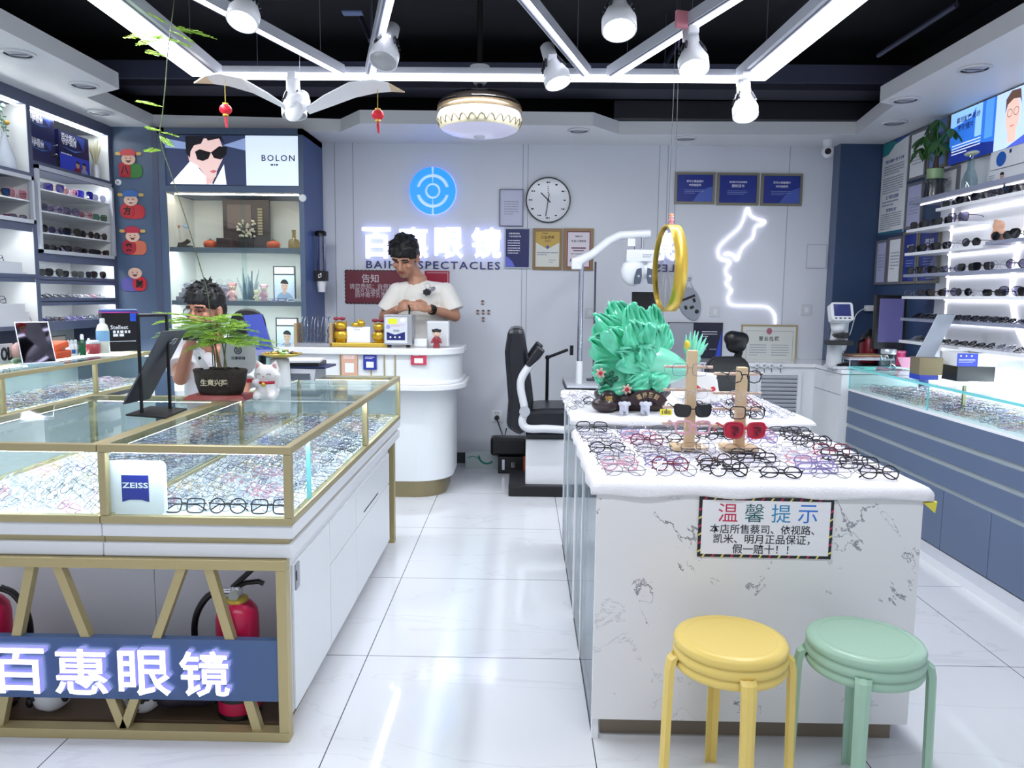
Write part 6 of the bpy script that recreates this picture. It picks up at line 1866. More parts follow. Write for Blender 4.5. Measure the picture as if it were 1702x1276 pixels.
# ================================================================ UNDER THE CEILING
BAR = M('#c5c8d2', 0.4, name='aluminium_profile')
BARD = M('#55586a', 0.4, name='profile_groove')
LED2 = M('#ffffff', 0.5, emit=7, name='line_led', ecol='#eef2ff')


def bar(label, p, q, wd, ledw, side, name='light_bar', zb=2.46, ht=0.06):
    """profile from p to q (x, y) with a glowing band of width ledw at its lower edge"""
    p, q = V((p[0], p[1], zb)), V((q[0], q[1], zb))
    T = frame(p, q - p, V((0, 0, 1)).cross(q - p))
    L = (q - p).length
    t = thing(name, label, 'light' if name == 'light_bar' else 'track', (p + q) / 2)
    part('profile', MB(BAR, T).b2(0, L, -wd / 2, wd / 2, 0.012, ht), t)
    part('groove', MB(BARD, T).b2(0.02, L - 0.02, side * (ledw / 2), side * (ledw / 2 + 0.008), 0.008, 0.0125), t)
    part('led_band', MB(LED2, T).b2(0.01, L - 0.01, -side * wd / 2, -side * (wd / 2 - ledw), 0.0, 0.012), t)
    for k in (0.1, 0.9):
        x = p.lerp(q, k)
        part('suspension_wire', MB(M('#6d7080', 0.4)).cyl((x.x, x.y, zb + ht), (x.x, x.y, ZC), 0.0015, n=5), t)
    return t


mb_ = bar('long white LED bar crossing the shop below the black ceiling', (-1.69, 4.17), (1.13, 4.17), 0.05, 0.034, 1)
part('front_glow', MB(LED2).b2(-1.66, 1.1, 4.142, 4.146, 2.462, 2.487), mb_)
bar('broad glowing LED bar running towards the viewer at left', (-1.57, 1.9), (-1.66, 4.14), 0.15, 0.095, -1)
bar('broad glowing LED bar running towards the viewer at right', (1.24, 1.9), (1.15, 4.14), 0.15, 0.095, 1)
bar('LED bar closing the ceiling light frame near the shop front', (-1.6, 0.9), (1.25, 0.9), 0.15, 0.095, -1)  # unseen fixture added to carry the front fill light
TRK = [((-0.3, 2.2), (-0.81, 4.12), 'white lamp track slanting from the fan side, second zigzag leg from left'), ((-1.53, 2.3), (-0.96, 4.12), 'white lamp track slanting to the right, first zigzag leg from left'),
       ((-0.3, 2.2), (0.307, 4.12), 'white lamp track slanting to the right, third zigzag leg from left'), ((1.03, 2.3), (0.43, 4.12), 'white lamp track with red tape, fourth zigzag leg from left')]
for p, q, lab in TRK:
    bar(lab, p, q, 0.045, 0.014, 1, 'lamp_track')
p = W(1133, 28, Z=2.5)
solo('red_tape', MB(M('#d98a98', 0.5), TR((p.x, p.y, 2.49), rz=0.32)).b2(-0.026, 0.026, -0.008, 0.008, -0.034, 0.033), 'red tape wrapped round the fourth lamp track', 'tape')

SPW = M('#e3e5ea', 0.3, name='spot_white')
SPL = M('#ffffff', 0.5, emit=12, name='spot_lens', ecol='#f4f5ff')
SPO = M('#d8dae0', 0.2, name='spot_lens_off')


def spot(px, py, Y, d, on, label, ztop=2.46, s=1.0):
    c = W(px, py, Y=Y)
    d = V(d).normalized()
    top = V((c.x, c.y, ztop))
    t = thing('spotlight', label, 'spotlight', c)
    x = d.orthogonal().normalized()
    T = frame(c - d * 0.10 * s, x, d.cross(x))
    part('body', MB(SPW, T).lathe([(0.026 * s, 0), (0.033 * s, 0.006 * s), (0.035 * s, 0.085 * s), (0.04 * s, 0.105 * s), (0.058 * s, 0.15 * s), (0.063 * s, 0.158 * s), (0.063 * s, 0.203 * s), (0.058 * s, 0.206 * s), (0.057 * s, 0.2 * s)], 26), t)
    m1 = MB(M('#2a2c34', 0.5), T)
    for k in range(16):
        a = k * 2 * pi / 16
        if k % 8 < 5:
            r = 0.0465 * s
            m1.b2(0, 0, 0, 0, 0, 0) if False else m1.box((r * math.cos(a), r * math.sin(a), 0.105 * s), (0.012 * s, 0.007 * s, 0.045 * s), TR(rz=a) @ TR(ry=0.38))
    part('cooling_grille', m1, t)
    part('lens', MB(SPL if on else SPO, T).lathe([(0.0005, 0.2015 * s), (0.056 * s, 0.2015 * s)], 26), t)
    part('stem', MB(SPW).b2(top.x - 0.02, top.x + 0.02, top.y - 0.035, top.y + 0.035, ztop - 0.03, ztop).tube([top - V((0, 0, 0.03)), V((c.x + x.x * 0.0, c.y, (ztop + c.z) / 2)), c - d * 0.03], [0.012, 0.012, 0.014], 8), t)
    return t


spot(645, 72, 3.5, (-0.15, -0.55, -1), False, 'white tilted spotlight, unlit, left of the fan lamp')
spot(918, 106, 3.75, (0.3, -0.3, -1), True, 'white tilted spotlight right of the fan lamp')
spot(1150, 82, 3.35, (0.02, -0.5, -1), True, 'bright round spotlight on the fourth lamp track')
spot(1237, 163, 4.0, (0.0, -0.4, -1), True, 'bright round spotlight at the right corner of the LED frame')
spot(488, 160, 4.05, (0.08, -0.2, -1), False, 'white spotlight directly above the hanging gull body')
spot(412, 3, 2.75, (-0.1, -0.5, -1), True, 'bright spotlight cut by the top edge at left', s=0.85)
spot(1028, 12, 2.95, (0.0, -0.45, -1), True, 'bright spotlight cut by the top edge right of centre')

# fan lamp with folded blades
fy = 4.5
fc = W(797, 190, Y=fy)
z_ = lambda y: W(797, y, Y=fy).z
fl = thing('ceiling_fan_lamp', 'gold and white round fan lamp hanging at the centre under the LED bar', 'lamp', (fc.x, fy, z_(226)))
o = (fc.x, fy, 0)
part('rod', MB(M('#2c2a2c', 0.4, 0.5)).cyl((fc.x, fy, z_(158)), (fc.x, fy, ZC), 0.016), fl)
part('ceiling_cup', MB(WHITE).lathe([(0.03, z_(140)), (0.05, z_(133)), (0.055, z_(126)), (0.055, z_(110))], 24, o), fl)
part('motor_cover', MB(M('#2a2626', 0.25)).lathe([(0.018, z_(150)), (0.03, z_(154)), (0.03, z_(160)), (0.1, z_(154)), (0.17, z_(160)), (0.21, z_(167)), (0.225, z_(176))], 36, o), fl)
for k in range(3):
    a = k * 2 * pi / 3 + 0.4
    part('folded_blade', MB(M('#37302e', 0.2)).prism([(fc.x + 0.2 * math.cos(a + q * 0.28) * (1 + 0.16 * s2), fy + 0.2 * math.sin(a + q * 0.28) * (1 + 0.16 * s2)) for s2, rng in ((0, range(7)), (1, range(6, -1, -1))) for q in rng], z_(174) - 0.002, z_(174) + 0.002), fl)
LGOLD = M('#b9a284', 0.25, 0.8, name='champagne_gold')
part('gold_band', MB(LGOLD).lathe([(0.225, z_(177)), (0.238, z_(179)), (0.24, z_(187)), (0.232, z_(189))], 44, o), fl)
part('white_band', MB(M('#e4e2dc', 0.3)).lathe([(0.232, z_(189)), (0.236, z_(192)), (0.24, z_(197)), (0.241, z_(199))], 44, o), fl)
part('pattern_ring', MB(M('#d9d0b2', 0.3)).lathe([(0.241, z_(199)), (0.243, z_(201)), (0.225, z_(213)), (0.215, z_(216))], 44, o), fl)
m1 = MB(M('#5b5340', 0.4))
for k in range(28):
    a0 = 2 * pi * k / 28
    m1.tube([(fc.x + (0.244 - 0.018 * q) * math.cos(a0 + 0.22 * j), fy + (0.244 - 0.018 * q) * math.sin(a0 + 0.22 * j), z_(201 + 12 * q)) for j, q in ((0, 0.95), (0.25, 0.35), (0.5, 0.1), (0.75, 0.35), (1, 0.95))], 0.0022, 5)
part('scallop_pattern', m1, fl)
part('diffuser', MB(M('#c9c9dd', 0.3, emit=0.22, name='fan_lamp_diffuser', ecol='#dcdcff')).lathe([(0.0005, z_(227)), (0.1, z_(226)), (0.18, z_(221)), (0.215, z_(216))], 44, o), fl)
part('motion_sensor', MB(M('#c9ccd8', 0.2)).lathe([(0.0005, z_(230)), (0.03, z_(229)), (0.034, z_(226))], 20, o), fl)

# hanging gulls
WOOD = M('#d9c3a0', 0.5, name='pale_wood')
GULL = M('#eceef2', 0.35, name='gull_white')


def gull(cx_, Y, cz, s, label):
    """paper-white bird mobile with long curved wings and wooden wing tips"""
    t = thing('hanging_gull', label, 'mobile', (cx_, Y, cz))
    for sg_ in (-1, 1):
        prof = [(0.04, 0.0), (0.13, 0.055), (0.25, 0.115), (0.36, 0.135), (0.43, 0.128), (0.50, 0.10)]
        chord = [0.07, 0.12, 0.15, 0.13, 0.09, 0.012]
        for nm, i0, i1, mt in (('wing', 0, 4, GULL), ('wing_tip', 4, 5, WOOD)):
            m1 = MB(mt)
            vs, fs = [], []
            sub = []
            for i in range(i0, i1):
                for k in range(4):
                    f = k / 4
                    sub.append((prof[i][0] * (1 - f) + prof[i + 1][0] * f, prof[i][1] * (1 - f) + prof[i + 1][1] * f, chord[i] * (1 - f) + chord[i + 1] * f))
            sub.append((prof[i1][0], prof[i1][1], chord[i1]))
            for x, z, c in sub:
                vs += [(sg_ * x * s, (-c * 0.45) * s, z * s - 0.006 * s), (sg_ * x * s, c * 0.55 * s, z * s - c * 0.22 * s), (sg_ * x * s, c * 0.55 * s, z * s - c * 0.22 * s + 0.006 * s), (sg_ * x * s, -c * 0.45 * s, z * s)]
            for i in range(len(sub) - 1):
                a = 4 * i
                fs += [(a, a + 1, a + 5, a + 4), (a + 1, a + 2, a + 6, a + 5), (a + 2, a + 3, a + 7, a + 6), (a + 3, a, a + 4, a + 7)]
            fs += [(0, 3, 2, 1), tuple(4 * (len(sub) - 1) + k for k in range(4))]
            part(nm, m1.add(vs, fs, False), t, local=True)
    part('body', MB(GULL).ell((0, -0.02 * s, 0.02 * s), (0.05 * s, 0.13 * s, 0.045 * s), TR(rx=0.35), 20, 12).ell((-0.015 * s, -0.15 * s, 0.05 * s) if False else (-0.012 * s, 0.1 * s, 0.075 * s), (0.032 * s, 0.045 * s, 0.034 * s), None, 16, 10), t, local=True)
    part('tail', MB(GULL, TR((0.02 * s, -0.14 * s, -0.045 * s), rx=1.1)).lathe([(0.0005, 0), (0.042 * s, 0.001), (0.042 * s, 0.005), (0.0005, 0.006)], 22, sy=1.35), t, local=True)
    part('cord', MB(M('#c9ccd6', 0.5)).cyl((0, 0, 0.05 * s), (0, 0, 2.52 - cz), 0.0012, n=5), t, local=True)
    t.rotation_euler = (0, 0.035, 0)
    return t


gc_ = W(497, 186, Y=3.85)
gull(gc_.x, 3.85, gc_.z + 0.015, 1.02, 'white gull mobile with wooden wing tips hanging left of the fan lamp')
for px, py, nm in ((375, 182, 'left'), (628, 191, 'right')):
    c = W(px, py, Y=3.85)
    zt = W(px, 138 if nm == 'left' else 152, Y=3.85).z + 0.01
    t = thing('red_lantern', 'small red paper lantern hanging from the %s gull wing' % nm, 'lantern', (c.x, 3.85, c.z - 0.06), group='small red lanterns on the gull wings')
    part('globe', MB(M('#c8152c', 0.5, emit=0.15)).ell((c.x, 3.85, c.z), (0.03, 0.03, 0.025), None, 18, 12), t)
    YL = M('#d9b13c', 0.4)
    part('cap', MB(YL).cyl((c.x, 3.85, c.z + 0.022), (c.x, 3.85, c.z + 0.03), 0.014), t)
    part('cap', MB(YL).cyl((c.x, 3.85, c.z - 0.03), (c.x, 3.85, c.z - 0.022), 0.014), t)
    part('tassel', MB(M('#c8152c', 0.7)).tube([(c.x, 3.85, c.z - 0.03), (c.x, 3.85, c.z - 0.05), (c.x + 0.003, 3.85, c.z - 0.085)], [0.004, 0.007, 0.005], 7), t)
    part('string', MB(M('#c9a94a', 0.5)).cyl((c.x, 3.85, c.z + 0.03), (c.x, 3.85, zt), 0.0016, n=5), t)

# conduit, cables, dark pipes
a, b2_ = W(500, 9, Y=4.9), W(1182, 10, Y=4.9)
cd_ = thing('conduit', 'thin steel conduit pipe across the black ceiling behind the tracks', 'pipe', ((a.x + b2_.x) / 2, 4.9, a.z))
part('pipe', MB(M('#8d91a2', 0.3, 0.8)).cyl(a, b2_, 0.013), cd_)
q = W(586, 18, Y=4.9)
part('clamp', MB(M('#7f8fb8', 0.4)).b2(q.x - 0.06, q.x + 0.06, 4.87, 4.93, q.z - 0.02, q.z + 0.03), cd_)
for px in (560, 1050):
    q = W(px, 9, Y=4.9)
    part('hanger', MB(M('#4d5060', 0.5)).cyl((q.x, 4.9, q.z), (q.x, 4.9, ZC), 0.003, n=6), cd_)
for k, (a, b2_) in enumerate((((1460, 92), (1590, 8)), ((600, 30), (616, 68)), ((1137, 55), (1105, 108)))):
    p, q = W(*a, Y=4.6 + 0.2 * k), W(*b2_, Y=3.9 + 0.5 * k)
    t = thing('dark_pipe', 'dark pipe under the black ceiling, ' + ['at the upper right', 'left of the unlit tilted spotlight', 'near the right hanging wires'][k], 'pipe', (p + q) / 2)
    part('tube', MB(M('#33364a', 0.5)).cyl(p, q, 0.014), t)
    part('hanger', MB(M('#33364a', 0.5)).cyl(q, (q.x, q.y, ZC), 0.004, n=6), t)
# ================================================================ THINGS ON THE ISLAND
IT = ZT + 0.001
NEEDLE = M('#8fb63a', 0.6, name='bright_fern_green')
NEEDLE2 = M('#7a9f5a', 0.6, name='soft_fern_green')


def frond(m1, p, d, L, wd, n=11, droop=0.2):
    """flat feathery spray from p along d"""
    p, d = V(p), V(d).normalized()
    sd = d.cross(V((0, 0, 1))).normalized()
    m1.tube([p + d * (L * k / 4) - V((0, 0, droop * L * (k / 4) ** 2)) for k in range(5)], 0.0009, 4)
    for k in range(1, n + 1):
        f = k / n
        b0 = p + d * (L * f) - V((0, 0, droop * L * f * f))
        ln = wd * math.sin(pi * (0.12 + 0.85 * f) ** 0.9) + 0.004
        for s2 in (-1, 1):
            e = (sd * s2 + d * 0.55 + V((0, 0, rg.uniform(-0.15, 0.15)))).normalized()
            for j in range(3):
                c = b0 + e * ln * (j + 0.6) / 3.2
                q = (d + e * rg.uniform(-0.6, 0.9)).normalized() * ln * 0.38
                r = V((rg.uniform(-1, 1), rg.uniform(-1, 1), rg.uniform(-1, 1))).normalized() * 0.0015
                m1.add([c - q - r, c - q + r, c + q + r, c + q - r], [(0, 1, 2, 3)])
            m1.add([b0, b0 + V((0, 0, 0.0012)), b0 + e * ln, b0 + e * ln], [(0, 1, 2)])


PY = 3.2
pc = W(367, 640, Y=PY)
bp = thing('potted_fern', 'feathery green fern in rough brown pot with pale writing on red tray', 'plant', (pc.x, PY, IT))
part('tray', MB(M('#8f2f2c', 0.4)).add([(pc.x - 0.13, PY - 0.08, IT), (pc.x + 0.13, PY - 0.08, IT), (pc.x + 0.13, PY + 0.08, IT), (pc.x - 0.13, PY + 0.08, IT), (pc.x - 0.11, PY - 0.065, IT + 0.018), (pc.x + 0.11, PY - 0.065, IT + 0.018), (pc.x + 0.11, PY + 0.065, IT + 0.018), (pc.x - 0.11, PY + 0.065, IT + 0.018)],
     [(3, 2, 1, 0), (4, 5, 6, 7), (0, 1, 5, 4), (1, 2, 6, 5), (2, 3, 7, 6), (3, 0, 4, 7)]), bp)
POTM = M('#2f2723', 0.75, name='rough_brown_pot', bump=(60, 1.0))
part('pot', MB(POTM).lathe([(0.085, 0.018), (0.093, 0.028), (0.106, 0.07), (0.11, 0.105), (0.114, 0.118), (0.108, 0.124), (0.098, 0.118)], 36, (pc.x, PY, IT), sy=0.62), bp)
part('writing', MB(M('#cfc6a8', 0.6), face_front((pc.x, PY - 0.067, IT + 0.072)) @ TR(rx=-0.12)).text('生意兴隆', 0.0, 0, 0.115, 0.028, 0.0005, 0.002, 0.02), bp)
soil = MB(M('#221c17', 0.9, bump=(90, 1.0))).lathe([(0.0005, 0.125), (0.06, 0.124), (0.1, 0.117)], 26, (pc.x, PY, IT), sy=0.62)
for k in range(30):
    a, q = rg.uniform(0, 6.28), rg.uniform(0, 0.09)
    soil.ell((pc.x + q * math.cos(a), PY + 0.6 * q * math.sin(a), IT + 0.123), (0.009, 0.008, 0.007), None, 6, 4)
part('soil', soil, bp)
stm = MB(M('#6d6f52', 0.7))
leaf = MB(NEEDLE)
leaf2 = MB(NEEDLE2)
for k, (dx, dz) in enumerate(((-0.005, 0.17), (0.01, 0.2), (-0.02, 0.22), (0.03, 0.19), (-0.01, 0.25))):
    b0 = V((pc.x - 0.02 + 0.012 * k, PY, IT + 0.12))
    e = V((pc.x - 0.02 + dx * 2, PY + 0.02 * (k - 2), IT + 0.12 + dz))
    stm.tube([b0, b0.lerp(e, 0.5) + V((0.008 * (-1) ** k, 0, 0)), e], [0.0035, 0.0028, 0.0015], 6)
    for j in range(9):
        a = 2 * pi * j / 9 + k * 0.7
        s_ = b0.lerp(e, rg.uniform(0.55, 1.0))
        L = rg.uniform(0.14, 0.27) if math.cos(a) < 0 or k % 2 else rg.uniform(0.12, 0.22)
        frond(leaf if (j + k) % 3 else leaf2, s_, (math.cos(a), 0.75 * math.sin(a), rg.uniform(-0.05, 0.18)), L, rg.uniform(0.03, 0.05), 15, rg.uniform(0.05, 0.3))
part('stem', stm, bp)
part('needles', leaf, bp)
part('needles', leaf2, bp, label='softer dull green needles')
tg = W(346, 598, Y=PY)
part('plant_tag', MB(PAPER, frame((tg.x, PY - 0.02, IT + 0.12), (0.82, 0, 0.5), (-0.5, 0, 0.85))).b2(-0.014, 0.014, 0, 0.085, 0, 0.0015).m(INK).quad(-0.004, 0.008, 0.05, 0.062, 0.0021), bp)
# climbing strand up to the ceiling
cv = thing('climbing_vine', 'thin fern strand climbing a string from the pot up to the ceiling', 'plant', (pc.x - 0.04, PY, IT + 0.13))
vp_ = [W(*q, Y=PY) for q in ((347, 500), (332, 440), (314, 380), (288, 300), (266, 232), (270, 190), (275, 140), (279, 85), (286, 30), (292, -25))]
vp_.insert(0, V((pc.x - 0.03, PY, IT + 0.125)))
part('strand', MB(M('#59654a', 0.7)).tube(smooth(vp_, 4), 0.0021, 5), cv)
m1 = MB(NEEDLE)
for px, py, dx, dz, L in ((276, 60, -1, 0.1, 0.18), (276, 62, -1, -0.1, 0.13), (284, 45, 1, -0.1, 0.17), (282, 50, 0.8, -0.35, 0.12), (280, 66, 1, -0.25, 0.1), (278, 40, -0.6, 0.4, 0.1), (274, 92, -1, 0.25, 0.08), (272, 178, -1, 0.3, 0.12), (268, 220, 1, -0.15, 0.07), (266, 216, -0.6, 0.1, 0.05), (268, 226, 0.6, -0.5, 0.06), (240, 252, 0.9, 0.2, 0.06)):
    c = W(px, py, Y=PY)
    frond(m1, c, (dx, rg.uniform(-0.3, 0.3), dz), L, 0.03, 10, 0.1)
part('sprays', m1, cv)

# round hand fan with shop emblem
LOGOB = M('#1f2a4a', 0.5, name='emblem_navy')


def emblem(m1, x, y, r, z):
    for a0, a1 in ((95, 265), (-85, 85)):
        m1.ring(x, y, r * 0.72, r, z, 18, math.radians(a0), math.radians(a1)).ring(x, y, r * 0.34, r * 0.56, z, 14, math.radians(a0 - 90), math.radians(a1 - 90))
    return m1.disc(x, y, r * 0.2, None, z)


FYY = 3.36
f0, f1 = W(367, 610, Y=FYY), W(425, 557, Y=FYY)
hf = thing('hand_fan', 'white round card fan with navy emblem behind the brown pot', 'fan', ((f0.x + f1.x) / 2, FYY, IT))
fr_ = (f1.x - f0.x) / 2
T = face_front(((f0.x + f1.x) / 2, FYY, f1.z - fr_))
part('card', MB(M('#e4e7ee', 0.5), T).prism([(fr_ * math.copysign(abs(math.cos(a)) ** 0.8, math.cos(a)), fr_ * math.copysign(abs(math.sin(a)) ** 0.8, math.sin(a)) - (0.02 if math.sin(a) < 0 else 0)) for a in [2 * pi * k / 30 for k in range(30)]], 0, 0.002), hf)
m1 = emblem(MB(LOGOB, T), 0.0, 0.012, 0.017, 0.0026)
part('emblem', m1.text('百惠眼镜', 0, -0.022, 0.062, 0.014, 0.0026, off=0.02), hf)
part('handle', MB(WHITE, T).b2(-0.012, 0.012, -(f1.z - fr_ - IT), -fr_, -0.003, 0.0), hf)

# lucky cat
ct = W(441, 664, Z=IT)
lc_ = thing('lucky_cat', 'white ceramic lucky cat with pink ears and red collar beside brown pot', 'figurine', (ct.x, ct.y + 0.03, IT))
CW = M('#ece9ea', 0.3, name='white_ceramic')
h = 0.155
part('body', fuse(MB(CW).caps((0, 0, 0.035), (0, 0, 0.06), 0.05, 0.045).ell((0, -0.005, 0.105), (0.052, 0.042, 0.04)).caps((-0.03, -0.02, 0.06), (-0.035, -0.045, 0.075), 0.016, 0.014).caps((0.03, -0.035, 0.02), (0.03, -0.05, 0.015), 0.018, 0.016).caps((-0.03, -0.035, 0.02), (-0.03, -0.05, 0.015), 0.018, 0.016).caps((0.045, -0.01, 0.06), (0.05, -0.02, 0.1), 0.014, 0.014).add([(-0.05, -0.01, 0.12), (-0.01, -0.01, 0.138), (-0.042, -0.005, 0.166), (-0.05, 0.015, 0.12), (-0.01, 0.015, 0.138)], [(0, 2, 1), (3, 4, 2), (0, 3, 2), (1, 2, 4), (0, 1, 4, 3)]).add([(0.05, -0.01, 0.12), (0.01, -0.01, 0.138), (0.042, -0.005, 0.166), (0.05, 0.015, 0.12), (0.01, 0.015, 0.138)], [(0, 1, 2), (3, 2, 4), (0, 2, 3), (1, 4, 2), (0, 3, 4, 1)]), 0.004, 2), lc_, local=True)
PKI = M('#dba6a8', 0.5)
for s2 in (-1, 1):
    part('ear_lining', MB(PKI).ell((s2 * 0.036, -0.0125, 0.139), (0.008, 0.003, 0.012), TR(ry=-s2 * 0.3), 10, 6), lc_, local=True)
m1 = MB(M('#5a4440', 0.5))
for s2 in (-1, 1):
    m1.tube([(s2 * 0.03, -0.042, 0.105), (s2 * 0.022, -0.0455, 0.111), (s2 * 0.013, -0.047, 0.106)], 0.0014, 5)
m1.m(M('#c08080', 0.5)).ell((0, -0.047, 0.098), (0.004, 0.003, 0.003), None, 8, 5)
part('face_paint', m1, lc_, local=True)
part('collar', MB(RED).lathe([(0.044, 0.066), (0.049, 0.07), (0.047, 0.077), (0.04, 0.078)], 26).m(RED).b2(-0.078, -0.045, -0.024, -0.018, 0.07, 0.086), lc_, local=True)
part('bell', MB(M('#d9b23e', 0.3, 0.6)).ell((0, -0.05, 0.066), (0.009,) * 3, None, 12, 8), lc_, local=True)

# black swivel display mirror
ms = thing('display_mirror', 'black metal stand with tilted dark mirror panel on the side case', 'mirror', (-1.35, 2.78, IT))
a, b2_, c, d = (W(*q, Z=IT) for q in ((209, 691), (274, 696), (311, 681), (250, 677)))
part('base_plate', MB(BMET).prism([(a.x, a.y), (b2_.x, b2_.y), (c.x, c.y), (d.x, d.y)], IT, IT + 0.006), ms)
p1, p2 = W(236, 688, Z=IT), W(283, 681, Z=IT)
t1 = W(236, 524, Y=p1.y).z
m1 = MB(BMET)
for p in (p1, p2):
    m1.box((p.x, p.y, (IT + t1) / 2), (0.009, 0.009, t1 - IT))
part('post_frame', m1.tube([(p1.x, p1.y, t1), (p2.x, p2.y, t1)], 0.006, 4), ms)
D, A_, B_ = W(206, 672, Y=2.70), W(271, 551, Y=2.80), W(310, 548, Y=2.95)
C_ = D + B_ - A_
n_ = (A_ - D).cross(B_ - A_).normalized() * 0.006
pn = part('panel', MB(M('#5a5d66', 0.35, 0.6, name='brushed_dark_panel')).add([D, C_, B_, A_, D + n_, C_ + n_, B_ + n_, A_ + n_], [(0, 1, 2, 3), (7, 6, 5, 4), (0, 4, 5, 1), (1, 5, 6, 2), (2, 6, 7, 3), (3, 7, 4, 0)]), ms)
nn = n_ if n_.y < 0 else -n_
cc = D + (A_ - D) * 0.84 + (B_ - A_) * 0.6
ex, ey = (B_ - A_).normalized(), (A_ - D).normalized()
part('mark', MB(M('#c9ccd2', 0.4)).tube([cc + nn * 1.35 + ex * x + ey * y for x, y in ((-0.018, 0.01), (0.0, 0.018), (-0.006, 0.002), (-0.02, -0.004))], 0.0012, 5).tube([cc + nn * 1.35 + ex * x + ey * y for x, y in ((0.006, 0.016), (0.014, 0.016), (0.010, -0.006), (0.0, -0.008))], 0.0012, 5), pn)

# tall blue acrylic sign, candy plate, folders further back on the island
y_ = 3.72
q0, q1 = W(418, 600, Y=y_), W(448, 600, Y=y_)
a, b2_, c, d = W(430, 640, Y=y_ - 0.06), W(472, 640, Y=y_ - 0.06), W(437, 522, Y=y_ + 0.05), W(402, 524, Y=y_ + 0.05)
a.z = b2_.z = IT
br_ = thing('acrylic_sign', 'leaning clear sign with violet blue print behind the white fan', 'sign', ((a.x + b2_.x) / 2, y_, IT))
n_ = V((0.0, -0.004, 0.001))
m1 = MB(M('#3f4fb0', 0.3))
lerp = lambda u, v: a.lerp(b2_, u).lerp(d.lerp(c, u), v)
part('clear_sheet', MB(CLB).add([a, b2_, c, d, a - n_, b2_ - n_, c - n_, d - n_], [(0, 1, 2, 3), (7, 6, 5, 4), (0, 4, 5, 1), (1, 5, 6, 2), (2, 6, 7, 3), (3, 7, 4, 0)]), br_)
part('print', m1.add([lerp(0.08, 0.5) + n_, lerp(0.97, 0.5) + n_, lerp(0.97, 1) + n_, lerp(0.08, 1) + n_], [(0, 1, 2, 3)]).m(M('#8a8fc4', 0.4)).add([lerp(0.08, 0.42) + n_, lerp(0.97, 0.42) + n_, lerp(0.97, 0.5) + n_, lerp(0.08, 0.5) + n_], [(0, 1, 2, 3)]), br_)
y_ = 3.62
q = W(468, 592, Y=y_)
cpz = q.z
cp_ = thing('candy_plate', 'gold rimmed plate of wrapped sweets on a white pedestal by lucky cat', 'plate', (q.x, y_, IT))
part('pedestal', MB(M('#e6e8ea', 0.3)).lathe([(0.05, 0), (0.045, cpz - IT - 0.012), (0.03, cpz - IT - 0.006)], 24, (q.x - 0.01, y_, IT)), cp_)
part('plate', MB(M('#c9b25c', 0.3, 0.6)).lathe([(0.03, -0.006), (0.07, 0.0), (0.098, 0.012), (0.096, 0.016), (0.06, 0.006), (0.0005, 0.004)], 30, (q.x, y_, cpz)), cp_)
CAND = ['#4f8f3c', '#7fae4a', '#e3e4e0', '#b98a34', '#8a6a24', '#d6d8da', '#3f7a3a', '#c9a24a', '#23242a']
for k in range(15):
    a0, r = k * 2.4, 0.012 + 0.0045 * k
    c = V((q.x + r * math.cos(a0), y_ + r * math.sin(a0), cpz + 0.016 + (0.008 if k < 4 else 0)))
    m1 = MB(M(CAND[k % 9], 0.25), TR(c, rz=a0 * 1.7, rx=0.3 * (k % 3 - 1))).ell((0, 0, 0), (0.016, 0.009, 0.008), None, 10, 6).add([(0.014, 0, 0), (0.026, 0.008, 0.002), (0.026, -0.008, -0.002), (-0.014, 0, 0), (-0.026, 0.008, -0.002), (-0.026, -0.008, 0.002)], [(0, 2, 1), (3, 4, 5)])
    solo('candy', m1, 'wrapped sweets heaped on the gold rimmed plate', 'sweet', 'sweets on the gold rimmed plate')
q0, q1 = W(470, 628, Z=IT), W(532, 628, Z=IT)
bz = IT
st2 = thing('folder_rest', 'low grey wedge rest under the black folders on the island', 'rest', ((q0.x + q1.x) / 2, 3.98, IT))
part('wedge', MB(GREYP).add([(q0.x - 0.02, 3.9, IT), (q1.x, 3.9, IT), (q1.x, 4.14, IT), (q0.x - 0.02, 4.14, IT), (q0.x + 0.02, 3.93, IT + 0.055), (q1.x, 3.93, IT + 0.055), (q1.x, 4.14, IT + 0.055), (q0.x + 0.02, 4.14, IT + 0.055)], [(3, 2, 1, 0), (4, 5, 6, 7), (0, 1, 5, 4), (1, 2, 6, 5), (2, 3, 7, 6), (3, 0, 4, 7)]), st2)
part('front_plate', MB(M('#6f7480', 0.3)).box(((q0.x + q1.x) / 2, 3.9, IT + 0.02), (0.15, 0.004, 0.03)), st2)
for k, (c, dx, dz, nm) in enumerate((('#1d2a55', 0.04, 0.0, 'navy folder at the bottom of the pile'), ('#121319', -0.005, 0.012, 'black folder in the middle of the pile'), ('#e9eaee', -0.01, 0.03, 'white folder topmost on the pile'))):
    solo('folder', MB(M(c, 0.35), TR(((q0.x + q1.x) / 2 + dx, 4.03, IT + 0.0565 + dz), rz=0.1 * k - 0.05)).b2(-0.11, 0.11, -0.1, 0.1, 0, 0.011 if k != 1 else 0.017), nm + ' at the far end of island', 'folder', 'folders at the far end of the island')
